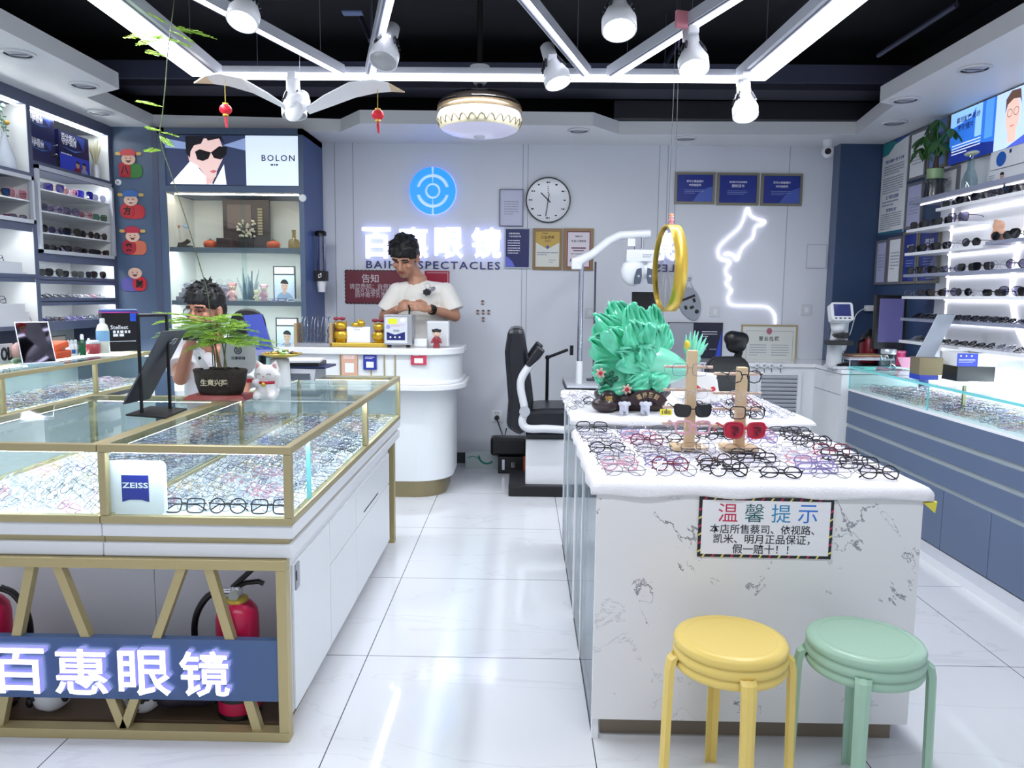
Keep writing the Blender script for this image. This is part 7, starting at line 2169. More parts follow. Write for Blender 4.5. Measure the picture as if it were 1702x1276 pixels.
# square backlit brand panel inside the near case
a, b2_ = W(181, 845, Y=2.232), W(271, 762, Y=2.232)
zp = thing('brand_panel', 'white rounded square panel with blue emblem inside the near glass case', 'sign', ((a.x + b2_.x) / 2, 2.232, TRZ))
wd = b2_.x - a.x
T = face_front(((a.x + b2_.x) / 2, 2.228, TRZ + wd * 0.49))
part('panel', MB(M('#dfe1e8', 0.3, emit=0.25)).at(T).prism(rounded(wd, wd * 0.96, 0.018), -0.022, 0), zp)
part('emblem', MB(M('#1b2a96', 0.35), T).poly([(-wd * 0.24, wd * 0.24), (-wd * 0.24, -wd * 0.24), (-wd * 0.1, -wd * 0.2), (wd * 0.1, -wd * 0.2), (wd * 0.24, -wd * 0.24), (wd * 0.24, wd * 0.24)], 0.0008).m(WINK).text('ZEISS', 0, wd * 0.06, wd * 0.46, wd * 0.1, 0.0014, off=0.02), zp)

# fire extinguishers, stored jars and bag under the island
XR_ = M('#c0164a', 0.3, name='extinguisher_red')
for px, nm, hs in ((397, 'right', -1), (-15, 'left', 1)):
    ex = W(px, 1100, Y=2.297).x
    t = thing('fire_extinguisher', 'red fire extinguisher with black hose behind the %s end of the lit sign' % nm, 'fire extinguisher', (ex, 2.297, 0.033))
    z0 = 0.033
    part('cylinder', MB(XR_).lathe([(0.06, 0), (0.065, 0.012), (0.065, 0.31), (0.06, 0.335), (0.045, 0.355), (0.022, 0.365)], 30, (ex, 2.297, z0)), t)
    part('base_ring', MB(BLACK).lathe([(0.066, 0.0), (0.0665, 0.015)], 28, (ex, 2.297, z0)).lathe([(0.0658, 0.055), (0.0665, 0.06), (0.0658, 0.067)], 28, (ex, 2.297, z0)), t)
    part('collar', MB(M('#c9b24a', 0.35, 0.5)).lathe([(0.032, 0.36), (0.034, 0.372), (0.024, 0.378)], 22, (ex, 2.297, z0)), t)
    part('valve', MB(STEEL).lathe([(0.017, 0.375), (0.019, 0.4), (0.014, 0.41)], 18, (ex, 2.297, z0)).cyl((ex - 0.015, 2.297, z0 + 0.392), (ex + hs * 0.055, 2.297, z0 + 0.392), 0.009), t)
    part('gauge', MB(M('#b9c0b8', 0.2)).cyl((ex, 2.282, z0 + 0.388), (ex, 2.267, z0 + 0.388), 0.016), t)
    part('handle', MB(BLACK).tube([(ex - hs * 0.0, 2.297, z0 + 0.405), (ex - hs * 0.03, 2.297, z0 + 0.42), (ex - hs * 0.07, 2.297, z0 + 0.425), (ex - hs * 0.085, 2.297, z0 + 0.418)], 0.008, 7).tube([(ex + hs * 0.012, 2.297, z0 + 0.405), (ex - hs * 0.02, 2.297, z0 + 0.435), (ex - hs * 0.055, 2.297, z0 + 0.468), (ex - hs * 0.075, 2.297, z0 + 0.468)], 0.009, 7), t)
    part('hose', MB(BLACK).tube(smooth([V((ex + hs * q, 2.292, z0 + z)) for q, z in ((0.05, 0.392), (0.09, 0.375), (0.125, 0.32), (0.135, 0.25), (0.12, 0.16), (0.085, 0.10), (0.08, 0.03))]), 0.0105, 8), t)
for px, nm in ((88, 'left'), (240, 'right')):
    ex = W(px, 1165, Y=2.292).x
    t = thing('patterned_jar', 'white jar with black splashes under the lit sign, %s one' % nm, 'jar', (ex, 2.292, 0.033), group='splashed jars under the lit sign')
    part('body', MB(M('#d5d6da', 0.3)).lathe([(0.025, 0), (0.05, 0.02), (0.07, 0.08), (0.06, 0.15), (0.035, 0.18), (0.04, 0.19)], 28), t, local=True)
    m1 = MB(BLACK)
    for k in range(7):
        a = -pi / 2 + rg.uniform(-1.2, 1.2)
        zz_ = rg.uniform(0.03, 0.13)
        m1.ell((0.064 * math.cos(a), 0.064 * math.sin(a), zz_), (rg.uniform(0.006, 0.016), 0.008, rg.uniform(0.008, 0.022)), None, 8, 6)
    part('splashes', m1, t, local=True)
q = W(330, 1165, Y=2.32).x
solo('dark_bag', fuse(MB(M('#26222c', 0.6)).ell((q, 2.32, 0.095), (0.11, 0.06, 0.06)).ell((q - 0.07, 2.31, 0.08), (0.07, 0.055, 0.045)).ell((q + 0.05, 2.32, 0.11), (0.05, 0.05, 0.06)), 0.01, 3), 'crumpled dark bag under the lit sign beside the right extinguisher', 'bag')
# ================================================================ STOOLS, SIGN AND THINGS ON THE RIGHT TABLES
def stool(cx_, cy_, col, angs, label):
    t = thing('plastic_stool', label, 'stool', (cx_, cy_, 0))
    m = M(col, 0.38)
    part('seat', MB(m).lathe([(0.0005, 0.462), (0.11, 0.461), (0.128, 0.463), (0.143, 0.459), (0.148, 0.449), (0.145, 0.438), (0.139, 0.434), (0.147, 0.428), (0.149, 0.418), (0.145, 0.409), (0.139, 0.406), (0.146, 0.40), (0.147, 0.391), (0.143, 0.383), (0.134, 0.38), (0.0005, 0.382)], 48), t, local=True)
    part('seat_groove', MB(M(col, 0.6, name='groove_' + col[1:])).ring(0, 0, 0.117, 0.1185, 0.4617, 44, h=0.0006), t, local=True)
    for k, a in enumerate(angs):
        a = math.radians(a)
        u_, v_ = V((math.cos(a), math.sin(a), 0)), V((-math.sin(a), math.cos(a), 0))
        pr = [(0.128, 0.405), (0.148, 0.418), (0.16, 0.408), (0.166, 0.38), (0.168, 0.3), (0.171, 0.15), (0.174, 0.0)]
        vs, fs = [], []
        for i, (r, z) in enumerate(pr):
            w2 = 0.021 - 0.0055 * i / 6
            vs += [u_ * (r - 0.012) + v_ * w2 + V((0, 0, z)), u_ * (r + 0.002) + v_ * w2 + V((0, 0, z)), u_ * (r + 0.008) + V((0, 0, z)) + v_ * w2 * 0.4, u_ * (r + 0.008) + V((0, 0, z)) - v_ * w2 * 0.4, u_ * (r + 0.002) - v_ * w2 + V((0, 0, z)), u_ * (r - 0.012) - v_ * w2 + V((0, 0, z)), u_ * (r - 0.002) + V((0, 0, z))]
        for i in range(len(pr) - 1):
            fs += [(7 * i + j, 7 * i + (j + 1) % 7, 7 * i + 7 + (j + 1) % 7, 7 * i + 7 + j) for j in range(7)]
        fs += [tuple(range(6, -1, -1)), tuple(7 * (len(pr) - 1) + j for j in range(7))]
        part('leg', MB(m).add(vs, fs, False), t, local=True)


stool(0.557, 1.955, '#e6cb70', (186, 272, -4, 88), 'yellow round plastic stool in front of the marble table')
stool(0.914, 1.962, '#9fc2ac', (166, 246, -16, 74), 'sage green round plastic stool in front of the marble table')

a, b2_ = W(1158, 932, Y=2.213), W(1386, 828, Y=2.213)
wd, ht = b2_.x - a.x, 0.181
sgn = thing('notice_sign', 'white notice with colourful title and striped border on marble front', 'sign', ((a.x + b2_.x) / 2, 2.213, b2_.z - ht))
T = face_front((a.x, 2.2135, b2_.z - ht)) @ TR(rz=-0.006)
part('board', MB(M('#15151d', 0.4), T).b2(0, wd, 0, ht, 0, 0.003), sgn)
m1 = MB(M('#e0cf6a', 0.5), T)
for k in range(26):
    m1.m(M(('#e0cf6a', '#c2285a')[k % 2], 0.5))
    q, bw = 0.012 + k * (wd - 0.03) / 13 if k < 13 else 0.012 + (k - 13) * (wd - 0.03) / 13, 0.009
    y = 0.0 if k < 13 else ht - bw
    m1.poly([(q, y), (q + 0.006, y), (q + 0.012, y + bw), (q + 0.006, y + bw)], 0.0034)
for k in range(12):
    m1.m(M(('#e0cf6a', '#c2285a')[k % 2], 0.5))
    q = 0.012 + (k % 6) * (ht - 0.03) / 6
    x = 0.0 if k < 6 else wd - 0.009
    m1.poly([(x, q), (x + 0.009, q + 0.006), (x + 0.009, q + 0.012), (x, q + 0.006)], 0.0034)
part('border_stripes', m1, sgn)
part('sheet', MB(M('#e9e9ef', 0.4), T).b2(0.009, wd - 0.009, 0.009, ht - 0.009, 0.001, 0.0036), sgn)
tt = ht - 0.046
for k, (ch, c) in enumerate((('温', '#c0244f'), ('馨', '#1f5f66'), ('提', '#1f86b8'), ('示', '#1f6fd0'))):
    part('title_character', MB(M(c, 0.5), T).text(ch, wd * (0.215 + 0.198 * k), tt, wd * 0.145, 0.055, 0.0041, off=0.0), sgn)
m1 = MB(INK, T)
for k, (s, w2) in enumerate((('本店所售蔡司、依视路、', 0.78), ('凯米、明月正品保证，', 0.72), ('假一赔十！！', 0.42))):
    m1.text(s, wd * (0.475 if k < 2 else 0.47), ht * (0.475 - 0.165 * k), wd * w2, None, 0.0041, off=0.009)
part('text', m1, sgn)

# wooden eyewear racks
WD = M('#dcc19a', 0.5, name='beech_wood')


def rack(px, ytop, ybase, label):
    b0 = W(px, ybase, Z=TZ)
    zt = W(px, ytop, Y=b0.y).z
    t = thing('eyewear_rack', label, 'rack', (b0.x, b0.y, TZ))
    part('base', MB(WD).b2(b0.x - 0.06, b0.x + 0.06, b0.y - 0.035, b0.y + 0.06, TZ, TZ + 0.014), t, bev=0.002)
    part('post', MB(WD).b2(b0.x - 0.017, b0.x + 0.017, b0.y - 0.013, b0.y + 0.021, TZ + 0.014, zt), t, bev=0.002)
    return t, b0


ra, pa_ = rack(1145, 582, 747, 'taller beech eyewear rack standing on the marble table')
rb, pb_ = rack(1228, 610, 747, 'shorter beech eyewear rack standing on the marble table at right')
CHN = {}
for rk_, p, its in ((ra, pa_, [(615, 'square', 'steel blue', CLEAR, 'thin greenish wire', 'eyeglasses', 1147), (654, 'oval', 'silver', CLEAR, 'thin silver wire', 'eyeglasses', 1148), (684, 'cat-eye', 'black', SUN, 'black wedge shaped', 'sunglasses', 1152), (712, 'square', 'pink', CLEAR, 'thick pink framed', 'eyeglasses', 1152)]),
                    (rb, pb_, [(627, 'hexagonal', 'black', CLEAR, 'thin black octagonal', 'eyeglasses', 1238), (660, 'round', 'silver', CLEAR, 'thin clear round', 'eyeglasses', 1236), (687, 'square', 'black', CLEAR, 'black square framed', 'eyeglasses', 1243), (717, 'oversized', 'red', M('#c01f3f', 0.35, name='red_frame'), 'bright red novelty', 'sunglasses', 1239)])):
    for k, (py, st, c, ln_, d, cat, px) in enumerate(its):
        q = W(px, py, Y=p.y - 0.05)
        z = q.z - STYLES[st][1]
        zt = z + STYLES[st][1] * 2 - 0.004
        part('dowel', MB(M('#d8bfae', 0.5)).cyl((p.x - 0.092, p.y + 0.03, z + STYLES[st][1] * 1.35 - 0.0035), (p.x + 0.08, p.y + 0.03, z + STYLES[st][1] * 1.35 - 0.0035), 0.0055, n=10), rk_)
        g = glasses(st, c, ln_, (q.x, p.y - 0.05, z), (0, 0, 0.03), '%s %s on the %s beech rack, %s' % (d, cat, 'taller' if rk_ is ra else 'shorter', ['topmost', 'second from top', 'third from top', 'lowest'][k]), cat, 'eyewear on the beech racks', folded=False, r=0.004 if c in ('pink', 'red') else None)
        if c == 'red':
            m1 = MB(M('#4a0d1c', 0.5), face_front((0, -0.0055, STYLES[st][1])))
            part('writing', m1.text('發', -0.0395, 0, 0.034, 0.038, 0.0, 0.001, 0.03).text('發', 0.0395, 0, 0.034, 0.038, 0.0, 0.001, 0.03), g, local=True)

# jade cabbage on carved rockery base
JY = 3.42
JADE = M('#66d6b0', 0.2, name='jade_green', sub=0.3, coat=0.6)
JADE2 = M('#86dcc0', 0.25, name='pale_jade', sub=0.3, coat=0.5)
jc = thing('jade_cabbage', 'large green jade cabbage ornament on dark carved rockery base', 'ornament', (W(1050, 660, Y=JY).x, JY, TZ2))
jp = lambda px, py, dy=0.0: W(px, py, Y=JY + dy)
bc_ = jp(1085, 605)


def bulb(u, v):
    a = 2 * pi * u
    q = v
    x = -0.155 + 0.30 * q
    r = 0.088 * math.sin(pi * (0.1 + 0.84 * q)) ** 0.6 * (1 + 0.035 * math.cos(9 * a + 3 * q))
    return bc_ + V((x, 0.9 * r * math.cos(a), r * math.sin(a) - 0.045 * (q - 0.5)))


part('bulb', MB(JADE2).grid(bulb, 54, 22), jc)
lfm, lfm2 = MB(JADE), MB(JADE)
rj_ = random.Random(3)


def jleaf(mb, p, ang, yd, L, wd, ph):
    d = V((math.cos(ang), yd, math.sin(ang))).normalized()
    nrm = V((0.15, -1, 0.25))
    sd = d.cross(nrm).normalized()
    nr = sd.cross(d)

    def f(u, v):
        s_ = (u - 0.5) * 2
        n1, n2 = MN.noise(V((s_ * 1.7 + ph, v * 2.3, ph))), MN.noise(V((s_ * 4.2 - ph, v * 3.0, 2 * ph)))
        r = L * v * (1 - 0.12 * s_ * s_ * v) * (1 + 0.10 * v * n2)
        w_ = wd * 1.45 * (0.3 + 0.7 * v ** 0.7) * math.sqrt(max(0.12, 1 - (max(0, v - 0.5) / 0.56) ** 2))
        ed_ = max(0, max(v, abs(s_) * (0.4 + 0.6 * v)) - 0.66)
        ruf = 0.04 * v * n1 + 0.02 * v * n2 + ed_ * 0.075 * math.sin(10 * s_ + 9 * v * abs(s_) + ph + 2 * n1) + ed_ * 0.05
        return p + d * r + sd * (w_ * s_) + nr * (-0.05 * v ** 3 + 0.022 * (1 - s_ * s_) * v + ruf)
    mb.grid(f, 40, 20)


for k, (px, py, bx_, by_, dy, yd, w2) in enumerate(((1022, 508, 1070, 600, 0.07, 0.05, 0.062), (995, 530, 1065, 605, 0.05, -0.02, 0.06), (1085, 515, 1085, 600, 0.06, 0.0, 0.058), (1052, 512, 1070, 600, 0.02, -0.1, 0.06), (1105, 545, 1085, 600, 0.0, -0.1, 0.05), (988, 565, 1060, 610, 0.0, -0.15, 0.07),
                                                    (1010, 548, 1062, 602, -0.04, -0.3, 0.055), (1045, 535, 1068, 598, -0.05, -0.4, 0.055), (1080, 540, 1078, 600, -0.05, -0.35, 0.05), (992, 608, 1072, 625, -0.02, -0.25, 0.075), (1000, 640, 1075, 628, -0.03, -0.3, 0.06), (1025, 582, 1072, 612, -0.06, -0.6, 0.055), (1062, 575, 1085, 612, -0.06, -0.6, 0.05), (1045, 636, 1090, 620, -0.06, -0.5, 0.05), (1080, 640, 1110, 622, -0.06, -0.5, 0.042))):
    p, e = jp(bx_, by_, dy), jp(px, py, dy)
    jleaf(lfm if k % 2 else lfm2, p, math.atan2(e.z - p.z, e.x - p.x), yd, (e - p).length * 1.08, w2, k * 1.3)
part('ruffled_leaves', lfm, jc, sol=0.007)
part('ruffled_leaves', lfm2, jc, sol=0.007)
m1 = MB(JADE2)
for k in range(7):
    e0 = jp(1148 + 2 * (k % 3), 598)
    a = math.radians(120 - 14 * k)
    m1.tube([e0, e0 + V((math.cos(a) * 0.05, 0.01 * (k % 3 - 1), math.sin(a) * 0.06)), e0 + V((math.cos(a) * 0.075 + 0.01, 0.015 * (k % 3 - 1), math.sin(a) * 0.13))], [0.014, 0.012, 0.002], 7)
m1.ell(jp(1152, 596), (0.035, 0.02, 0.03), None, 14, 10)
part('tail_sprout', m1, jc)
part('golden_bud', MB(M('#e0c23e', 0.3)).ell(jp(1142, 573, -0.03), (0.014, 0.012, 0.02), None, 12, 8).ell(jp(1055, 533, -0.1), (0.006,) * 3, None, 8, 6), jc)
ROCK = M('#35272c', 0.35, name='dark_rockery', coat=0.3)
rk2 = MB(ROCK)
for px, py, dy, rx, rz_ in ((1005, 680, -0.1, 0.06, 0.035), (1012, 668, -0.08, 0.045, 0.05), (1060, 655, -0.02, 0.08, 0.04), (1090, 650, 0.0, 0.07, 0.035), (1020, 648, 0.0, 0.06, 0.045), (1040, 676, -0.04, 0.09, 0.05), (1085, 676, -0.02, 0.06, 0.05), (1060, 640, 0.02, 0.09, 0.03), (1000, 655, 0.0, 0.035, 0.03)):
    c = jp(px, py, dy)
    c.z = max(c.z, TZ2 + rz_ * 0.85)
    rk2.ell(c, (rx, 0.055, rz_), None, 14, 10)
rk2.b2(jp(1000, 680).x, jp(1100, 680).x, JY - 0.08, JY + 0.07, TZ2, TZ2 + 0.03)
part('rockery', fuse(rk2, 0.007, 2), jc)
c = jp(1011, 664, -0.13)
part('coin', MB(M('#2a1e22', 0.3), face_front(c)).lathe([(0.036, -0.02), (0.036, 0.0), (0.028, 0.007)], 24).m(M('#c9a85a', 0.4, 0.4)).text('福', 0, 0, 0.034, 0.036, 0.0075, 0.002, 0.02), jc)
c = jp(1076, 676, -0.14)
c.z = TZ2 + 0.055
m1 = MB(M('#3a2a2f', 0.3), face_front(c)).prism(arc(0, -0.06, 0.105, math.radians(35), math.radians(145), 14) + arc(0, -0.06, 0.06, math.radians(145), math.radians(35), 14), -0.02, 0.0)
m1.m(M('#c9b58a', 0.4, 0.3))
for k, ch in enumerate('福禄聚财'):
    a = math.radians(117 - 18 * k)
    Tm = m1.T
    m1.T = Tm @ TR((0.083 * math.cos(a), -0.06 + 0.083 * math.sin(a), 0), rz=a - pi / 2)
    m1.text(ch, 0, 0, 0.02, 0.024, 0.0005, 0.001, 0.02)
    m1.T = Tm
part('arch_plaque', m1, jc)
for px, py, c1 in ((998, 620, '#d8b0a8'), (1042, 647, '#e3c3b8')):
    c = jp(px, py, -0.12)
    m1 = MB(M(c1, 0.4))
    for k in range(6):
        a = k * pi / 3 + 0.3
        m1.ell(c + V((0.013 * math.cos(a), 0, 0.013 * math.sin(a))), (0.011, 0.004, 0.006), TR(ry=-a), 8, 6)
    part('flower', m1.m(M('#b01e22', 0.3)).ell(c + V((0, -0.006, 0)), (0.009, 0.006, 0.009), None, 10, 8), jc)
m1 = MB(M('#1c5a44', 0.25))
for k in range(12):
    m1.ell(jp(rj_.uniform(1000, 1025), rj_.uniform(618, 642), -0.1), (0.012, 0.008, 0.009), TR(ry=k), 8, 6)
part('dark_leaves', m1, jc)
for px, nm in ((1037, 'left'), (1072, 'right')):
    c = W(px, 688, Z=TZ2)
    t = thing('elephant_figurine', 'tiny white elephant figurine before the jade cabbage, %s of the two' % nm, 'figurine', (c.x, c.y, TZ2), group='tiny white elephants')
    EL = M('#cfd3e4', 0.3, name='milky_white')
    part('body', fuse(MB(EL).ell((0, 0, 0.03), (0.02, 0.022, 0.018)).ell((0, -0.018, 0.044), (0.015, 0.013, 0.014)).caps((0, -0.03, 0.042), (0, -0.034, 0.018), 0.005, 0.004).caps((-0.011, -0.01, 0.02), (-0.011, -0.01, 0.004), 0.007, 0.007).caps((0.011, -0.01, 0.02), (0.011, -0.01, 0.004), 0.007, 0.007).caps((-0.011, 0.012, 0.02), (-0.011, 0.012, 0.004), 0.007, 0.007).caps((0.011, 0.012, 0.02), (0.011, 0.012, 0.004), 0.007, 0.007).ell((-0.018, -0.012, 0.046), (0.009, 0.004, 0.01)).ell((0.018, -0.012, 0.046), (0.009, 0.004, 0.01)), 0.002, 1), t, local=True)
c = W(1107, 690, Z=TZ2)
solo('price_tag', MB(M('#e3d63a', 0.5), frame((c.x - 0.025, c.y, TZ2 + 0.001), (1, -0.05, 0), (0, 0.3, 1))).b2(0, 0.05, 0, 0.026, -0.001, 0.0).m(INK).text('180', 0.026, 0.012, 0.036, 0.016, 0.0006, off=0.02), 'small yellow price tag with black figures beside the jade cabbage base', 'tag')
c = W(1165, 640, Y=3.62)
hb = thing('gift_bag', 'white festive bag with red strips behind the taller beech rack', 'bag', (c.x, 3.62, TZ2))
part('bag', MB(M('#e9e6e6', 0.6)).add([(c.x - 0.07, 3.58, TZ2), (c.x + 0.09, 3.58, TZ2), (c.x + 0.09, 3.68, TZ2), (c.x - 0.07, 3.68, TZ2), (c.x - 0.06, 3.61, TZ2 + 0.15), (c.x + 0.07, 3.61, TZ2 + 0.14), (c.x + 0.07, 3.65, TZ2 + 0.14), (c.x - 0.06, 3.65, TZ2 + 0.15)], [(3, 2, 1, 0), (4, 5, 6, 7), (0, 1, 5, 4), (1, 2, 6, 5), (2, 3, 7, 6), (3, 0, 4, 7)]), hb, bev=0.01)
part('red_strip', MB(M('#c8324a', 0.5), frame((c.x, 3.588, TZ2 + 0.06), (1, 0, 0), (0, 0.2, 1))).poly([(-0.055, 0.03), (-0.045, 0.045), (0.0, 0.01), (-0.01, -0.005)], 0.002).disc(0.05, 0.01, 0.012, None, 0.002), hb)

# round gold mirror on wires
mc = W(1113, 446, Y=3.6)
na = math.radians(85)
nz = V((-math.sin(na), -math.cos(na), 0))
xx = V((0, 0, 1)).cross(nz)
T = frame(mc, xx, (0, 0, 1))
om = thing('hanging_mirror', 'round mirror in deep yellow gold frame hanging on two thin wires', 'mirror', (mc.x, 3.6, mc.z - 0.2))
R_ = 0.198
MG = M('#d7b54a', 0.35, 0.55, name='yellow_gold')
part('frame', MB(MG, T).lathe([(R_ * 0.955, 0.03), (R_, 0.03), (R_, -0.025), (R_ * 0.955, -0.025), (R_ * 0.955, 0.03)], 56), om)
part('mirror_face', MB(MIRROR, T).lathe([(0.0005, 0.018), (R_ * 0.955, 0.018)], 56).m(MG).lathe([(R_ * 0.955, -0.02), (0.0005, -0.02)], 56), om)
for dx in (-1, 1):
    b0 = mc + xx * (0.05 * dx) + V((0, 0, R_))
    part('wire', MB(M('#4a4c55', 0.4)).cyl(b0, (b0.x - 0.01 * dx, b0.y - 0.0, 2.45 if False else ZC), 0.0013, n=5), om)
t = figurine('figurine', mc.x, 3.6, mc.z + R_, 0.055, ('#e59aa8', '#f0c4a8', '#d98a6a'), 'tiny pink doll sitting on top of the hanging gold mirror', 'doll')

# ================================================================ EXAM CORNER
EY = 5.25
ep = lambda px, py, dy=0.0: W(px, py, Y=EY + dy)
ou = thing('optometry_unit', 'white optometry arm and phoropter on chrome pole with black edged table', 'instrument', (ep(963, 640).x, EY, 0))
a, b2_ = ep(940, 640), ep(1075, 640)
zt = ep(960, 638).z
part('table_top', MB(M('#c3c8d2', 0.3)).b2(a.x, b2_.x, EY - 0.15, EY + 0.42, zt - 0.012, zt + 0.004), ou, bev=0.004)
part('table_edge', MB(BLACK).b2(a.x, b2_.x, EY - 0.15, EY + 0.42, zt - 0.045, zt - 0.012), ou)
part('table_leg', MB(M('#b9bec8', 0.4)).b2(b2_.x - 0.25, b2_.x - 0.1, EY, EY + 0.15, 0.0, zt - 0.045), ou)
pc2, pt2 = ep(963, 600), ep(961, 440)
CHR = M('#b9bccb', 0.2, 0.9, name='chrome_pole')
part('sleeve', MB(WHITE).cyl((pc2.x, EY, zt), (pc2.x, EY, pc2.z), 0.024), ou)
part('pole', MB(CHR).cyl((pc2.x, EY, pc2.z), (pc2.x, EY, pt2.z), 0.017), ou)
arm = [ep(958, 436), ep(985, 422), ep(1012, 400), ep(1030, 391), ep(1082, 388)]
m1 = MB(M('#e3e6ec', 0.3))
m1.box((arm[0].x, EY, arm[0].z - 0.01), (0.07, 0.06, 0.075))
part('arm', fuse(m1.tube(arm, [0.036, 0.03, 0.03, 0.03, 0.03], 10), 0.008, 3), ou)
q = ep(1060, 402)
part('bracket', MB(GREYP).b2(q.x - 0.02, q.x + 0.02, EY - 0.02, EY + 0.02, q.z - 0.05, q.z + 0.035).m(WHITE).b2(q.x - 0.07, q.x - 0.02, EY - 0.025, EY + 0.025, q.z - 0.03, q.z + 0.02).m(STEEL).cyl((q.x + 0.03, EY, q.z - 0.04), (q.x + 0.03, EY, q.z + 0.03), 0.012), ou)
ph_ = MB(M('#dfe3ea', 0.3))
c1, c2 = ep(1052, 452, -0.02), ep(1092, 450, -0.02)
ph_.m(ph_.mats[0])
for c in (c1, c2):
    ph_.ell(c, (0.085, 0.05, 0.095), None, 20, 14)
cm = ep(1072, 425, -0.02)
ph_.box(cm, (0.26, 0.08, 0.08))
part('phoropter', fuse(ph_, 0.008, 4), ou)
for px, s2 in ((1061, -1), (1080, 1)):
    c = ep(px, 460, -0.085)
    fp = part('face_plate', MB(M('#45505f', 0.4), face_front(c)).prism([(0.018, 0.06), (-0.012, 0.05), (-0.026, 0.0), (-0.03, -0.05), (0.012, -0.045), (0.022, 0.0)] if s2 < 0 else [(-0.018, 0.06), (0.012, 0.05), (0.026, 0.0), (0.03, -0.05), (-0.012, -0.045), (-0.022, 0.0)], 0, 0.012), ou)
    part('eyepiece', MB(M('#aeb6c4', 0.15), face_front(c + V((0, -0.012, 0)))).disc(0, 0.005, 0.008, None, 0.0015), fp)
part('text_plate', MB(GREYP, face_front(ep(1076, 425, -0.0625))).bars(-0.03, 0.03, -0.014, 0.014, 2, 4, 0.0), ou)
c0 = ep(989, 540)
t = thing('floor_stand', 'thin dark lamp stand with grey cable beside the optometry pole', 'stand', (c0.x, EY + 0.2, 0))
part('pole', MB(M('#5a5d66', 0.3, 0.6)).cyl((ep(986, 635, 0.2).x, EY + 0.2, zt + 0.004), (ep(990, 435, 0.2).x, EY + 0.2, ep(990, 435, 0.2).z), 0.007), t)
part('base_disc', MB(M('#4a4d56', 0.4)).cyl((ep(986, 635, 0.2).x, EY + 0.2, zt + 0.004), (ep(986, 635, 0.2).x, EY + 0.2, zt + 0.016), 0.05), t)
c0 = ep(1068, 500, 0.3)
mo2 = thing('monitor', 'small black monitor seen behind the jade cabbage top', 'monitor', (c0.x, EY + 0.3, zt))
part('screen', MB(BLACK).b2(ep(1050, 500, 0.3).x, ep(1094, 500, 0.3).x, EY + 0.29, EY + 0.31, ep(1068, 522, 0.3).z, ep(1068, 485, 0.3).z), mo2, bev=0.004)
part('stand', MB(M('#242a5c', 0.4)).b2(ep(1098, 520, 0.3).x - 0.07, ep(1098, 520, 0.3).x - 0.03, EY + 0.295, EY + 0.315, zt + 0.004, ep(1068, 500, 0.3).z), mo2)
q = ep(1025, 512, 0.15)
solo('black_bag', fuse(MB(BLACK).ell((q.x, EY + 0.15, zt + 0.09), (0.1, 0.07, 0.09)).ell((q.x - 0.02, EY + 0.15, zt + 0.2), (0.09, 0.06, 0.14)).ell((q.x + 0.02, EY + 0.15, q.z - 0.02), (0.07, 0.05, 0.06)), 0.012, 3), 'dark bag heaped behind the jade cabbage', 'bag')

LEA = M('#14161f', 0.32, name='black_leather')
CWH = M('#d9dbe0', 0.3, name='chair_white')
ec = thing('exam_chair', 'black leather exam chair with white arm on a white box pedestal', 'chair', (ep(900, 820).x, EY + 0.05, 0))
CYc = EY + 0.05
cp2 = lambda px, py: W(px, py, Y=CYc)


def slab(m1, pts, th, wy, cy=CYc):
    """cushion swept along pts (x, z) with thickness th and width wy in depth"""
    P_ = [V((p.x, 0, p.z)) for p in pts]
    vs, fs = [], []
    for i, p in enumerate(P_):
        tg_ = (P_[min(i + 1, len(P_) - 1)] - P_[max(i - 1, 0)]).normalized()
        nn_ = V((-tg_.z, 0, tg_.x)) * th[i] / 2
        for s_, yy2 in ((1, -1), (1, 1), (-1, 1), (-1, -1)):
            vs.append(V((p.x, cy + yy2 * wy / 2, p.z)) + nn_ * s_)
    n = len(P_)
    for i in range(n - 1):
        fs += [(4 * i + j, 4 * i + (j + 1) % 4, 4 * i + 4 + (j + 1) % 4, 4 * i + 4 + j) for j in range(4)]
    return m1.add(vs, fs + [(3, 2, 1, 0), tuple(4 * n - 4 + j for j in range(4))])


part('backrest', slab(MB(LEA), [cp2(*q) for q in ((858, 543), (858, 580), (862, 620), (866, 660), (860, 700), (872, 709))], [0.10, 0.15, 0.16, 0.17, 0.15, 0.08], 0.44), ec, bev=0.035)
part('seat', slab(MB(LEA), [cp2(*q) for q in ((868, 690), (900, 688), (935, 688), (960, 690))], [0.13, 0.14, 0.14, 0.12], 0.46), ec, bev=0.03)
for s2 in (-1, 1):
    y = CYc + s2 * 0.25
    off = V((0, y - CYc, 0))
    part('arm_frame', fuse(MB(CWH).tube(smooth([cp2(*q) + off for q in ((899, 580), (884, 597), (868, 620), (866, 640), (872, 672), (868, 692), (878, 702), (905, 702), (937, 704))], 4), 0.028, 8), 0.008, 2), ec)
    part('armrest', slab(MB(LEA), [cp2(*q) for q in ((876, 602), (890, 586), (899, 574))], [0.04, 0.06, 0.06], 0.07, y), ec, bev=0.012)
    hb2 = cp2(872, 674)
    part('hinge', MB(M('#c9ccd3', 0.2, 0.7)).cyl((hb2.x, y - 0.03, hb2.z), (hb2.x, y + 0.03, hb2.z), 0.036), ec)
a, b2_ = cp2(874, 716), cp2(950, 716)
z0, z1 = 0.085, cp2(900, 719).z
part('column', MB(GREYP).b2(a.x + 0.08, b2_.x - 0.06, CYc - 0.06, CYc + 0.06, z1 - 0.01, cp2(900, 706).z).m(M('#33363f', 0.4)).b2(a.x, b2_.x, CYc - 0.13, CYc + 0.13, z1 - 0.02, z1 + 0.01), ec)
part('pedestal', MB(M('#e0e2e6', 0.35)).b2(a.x, b2_.x, CYc - 0.16, CYc + 0.16, 0.06, z1 - 0.02), ec, bev=0.01)
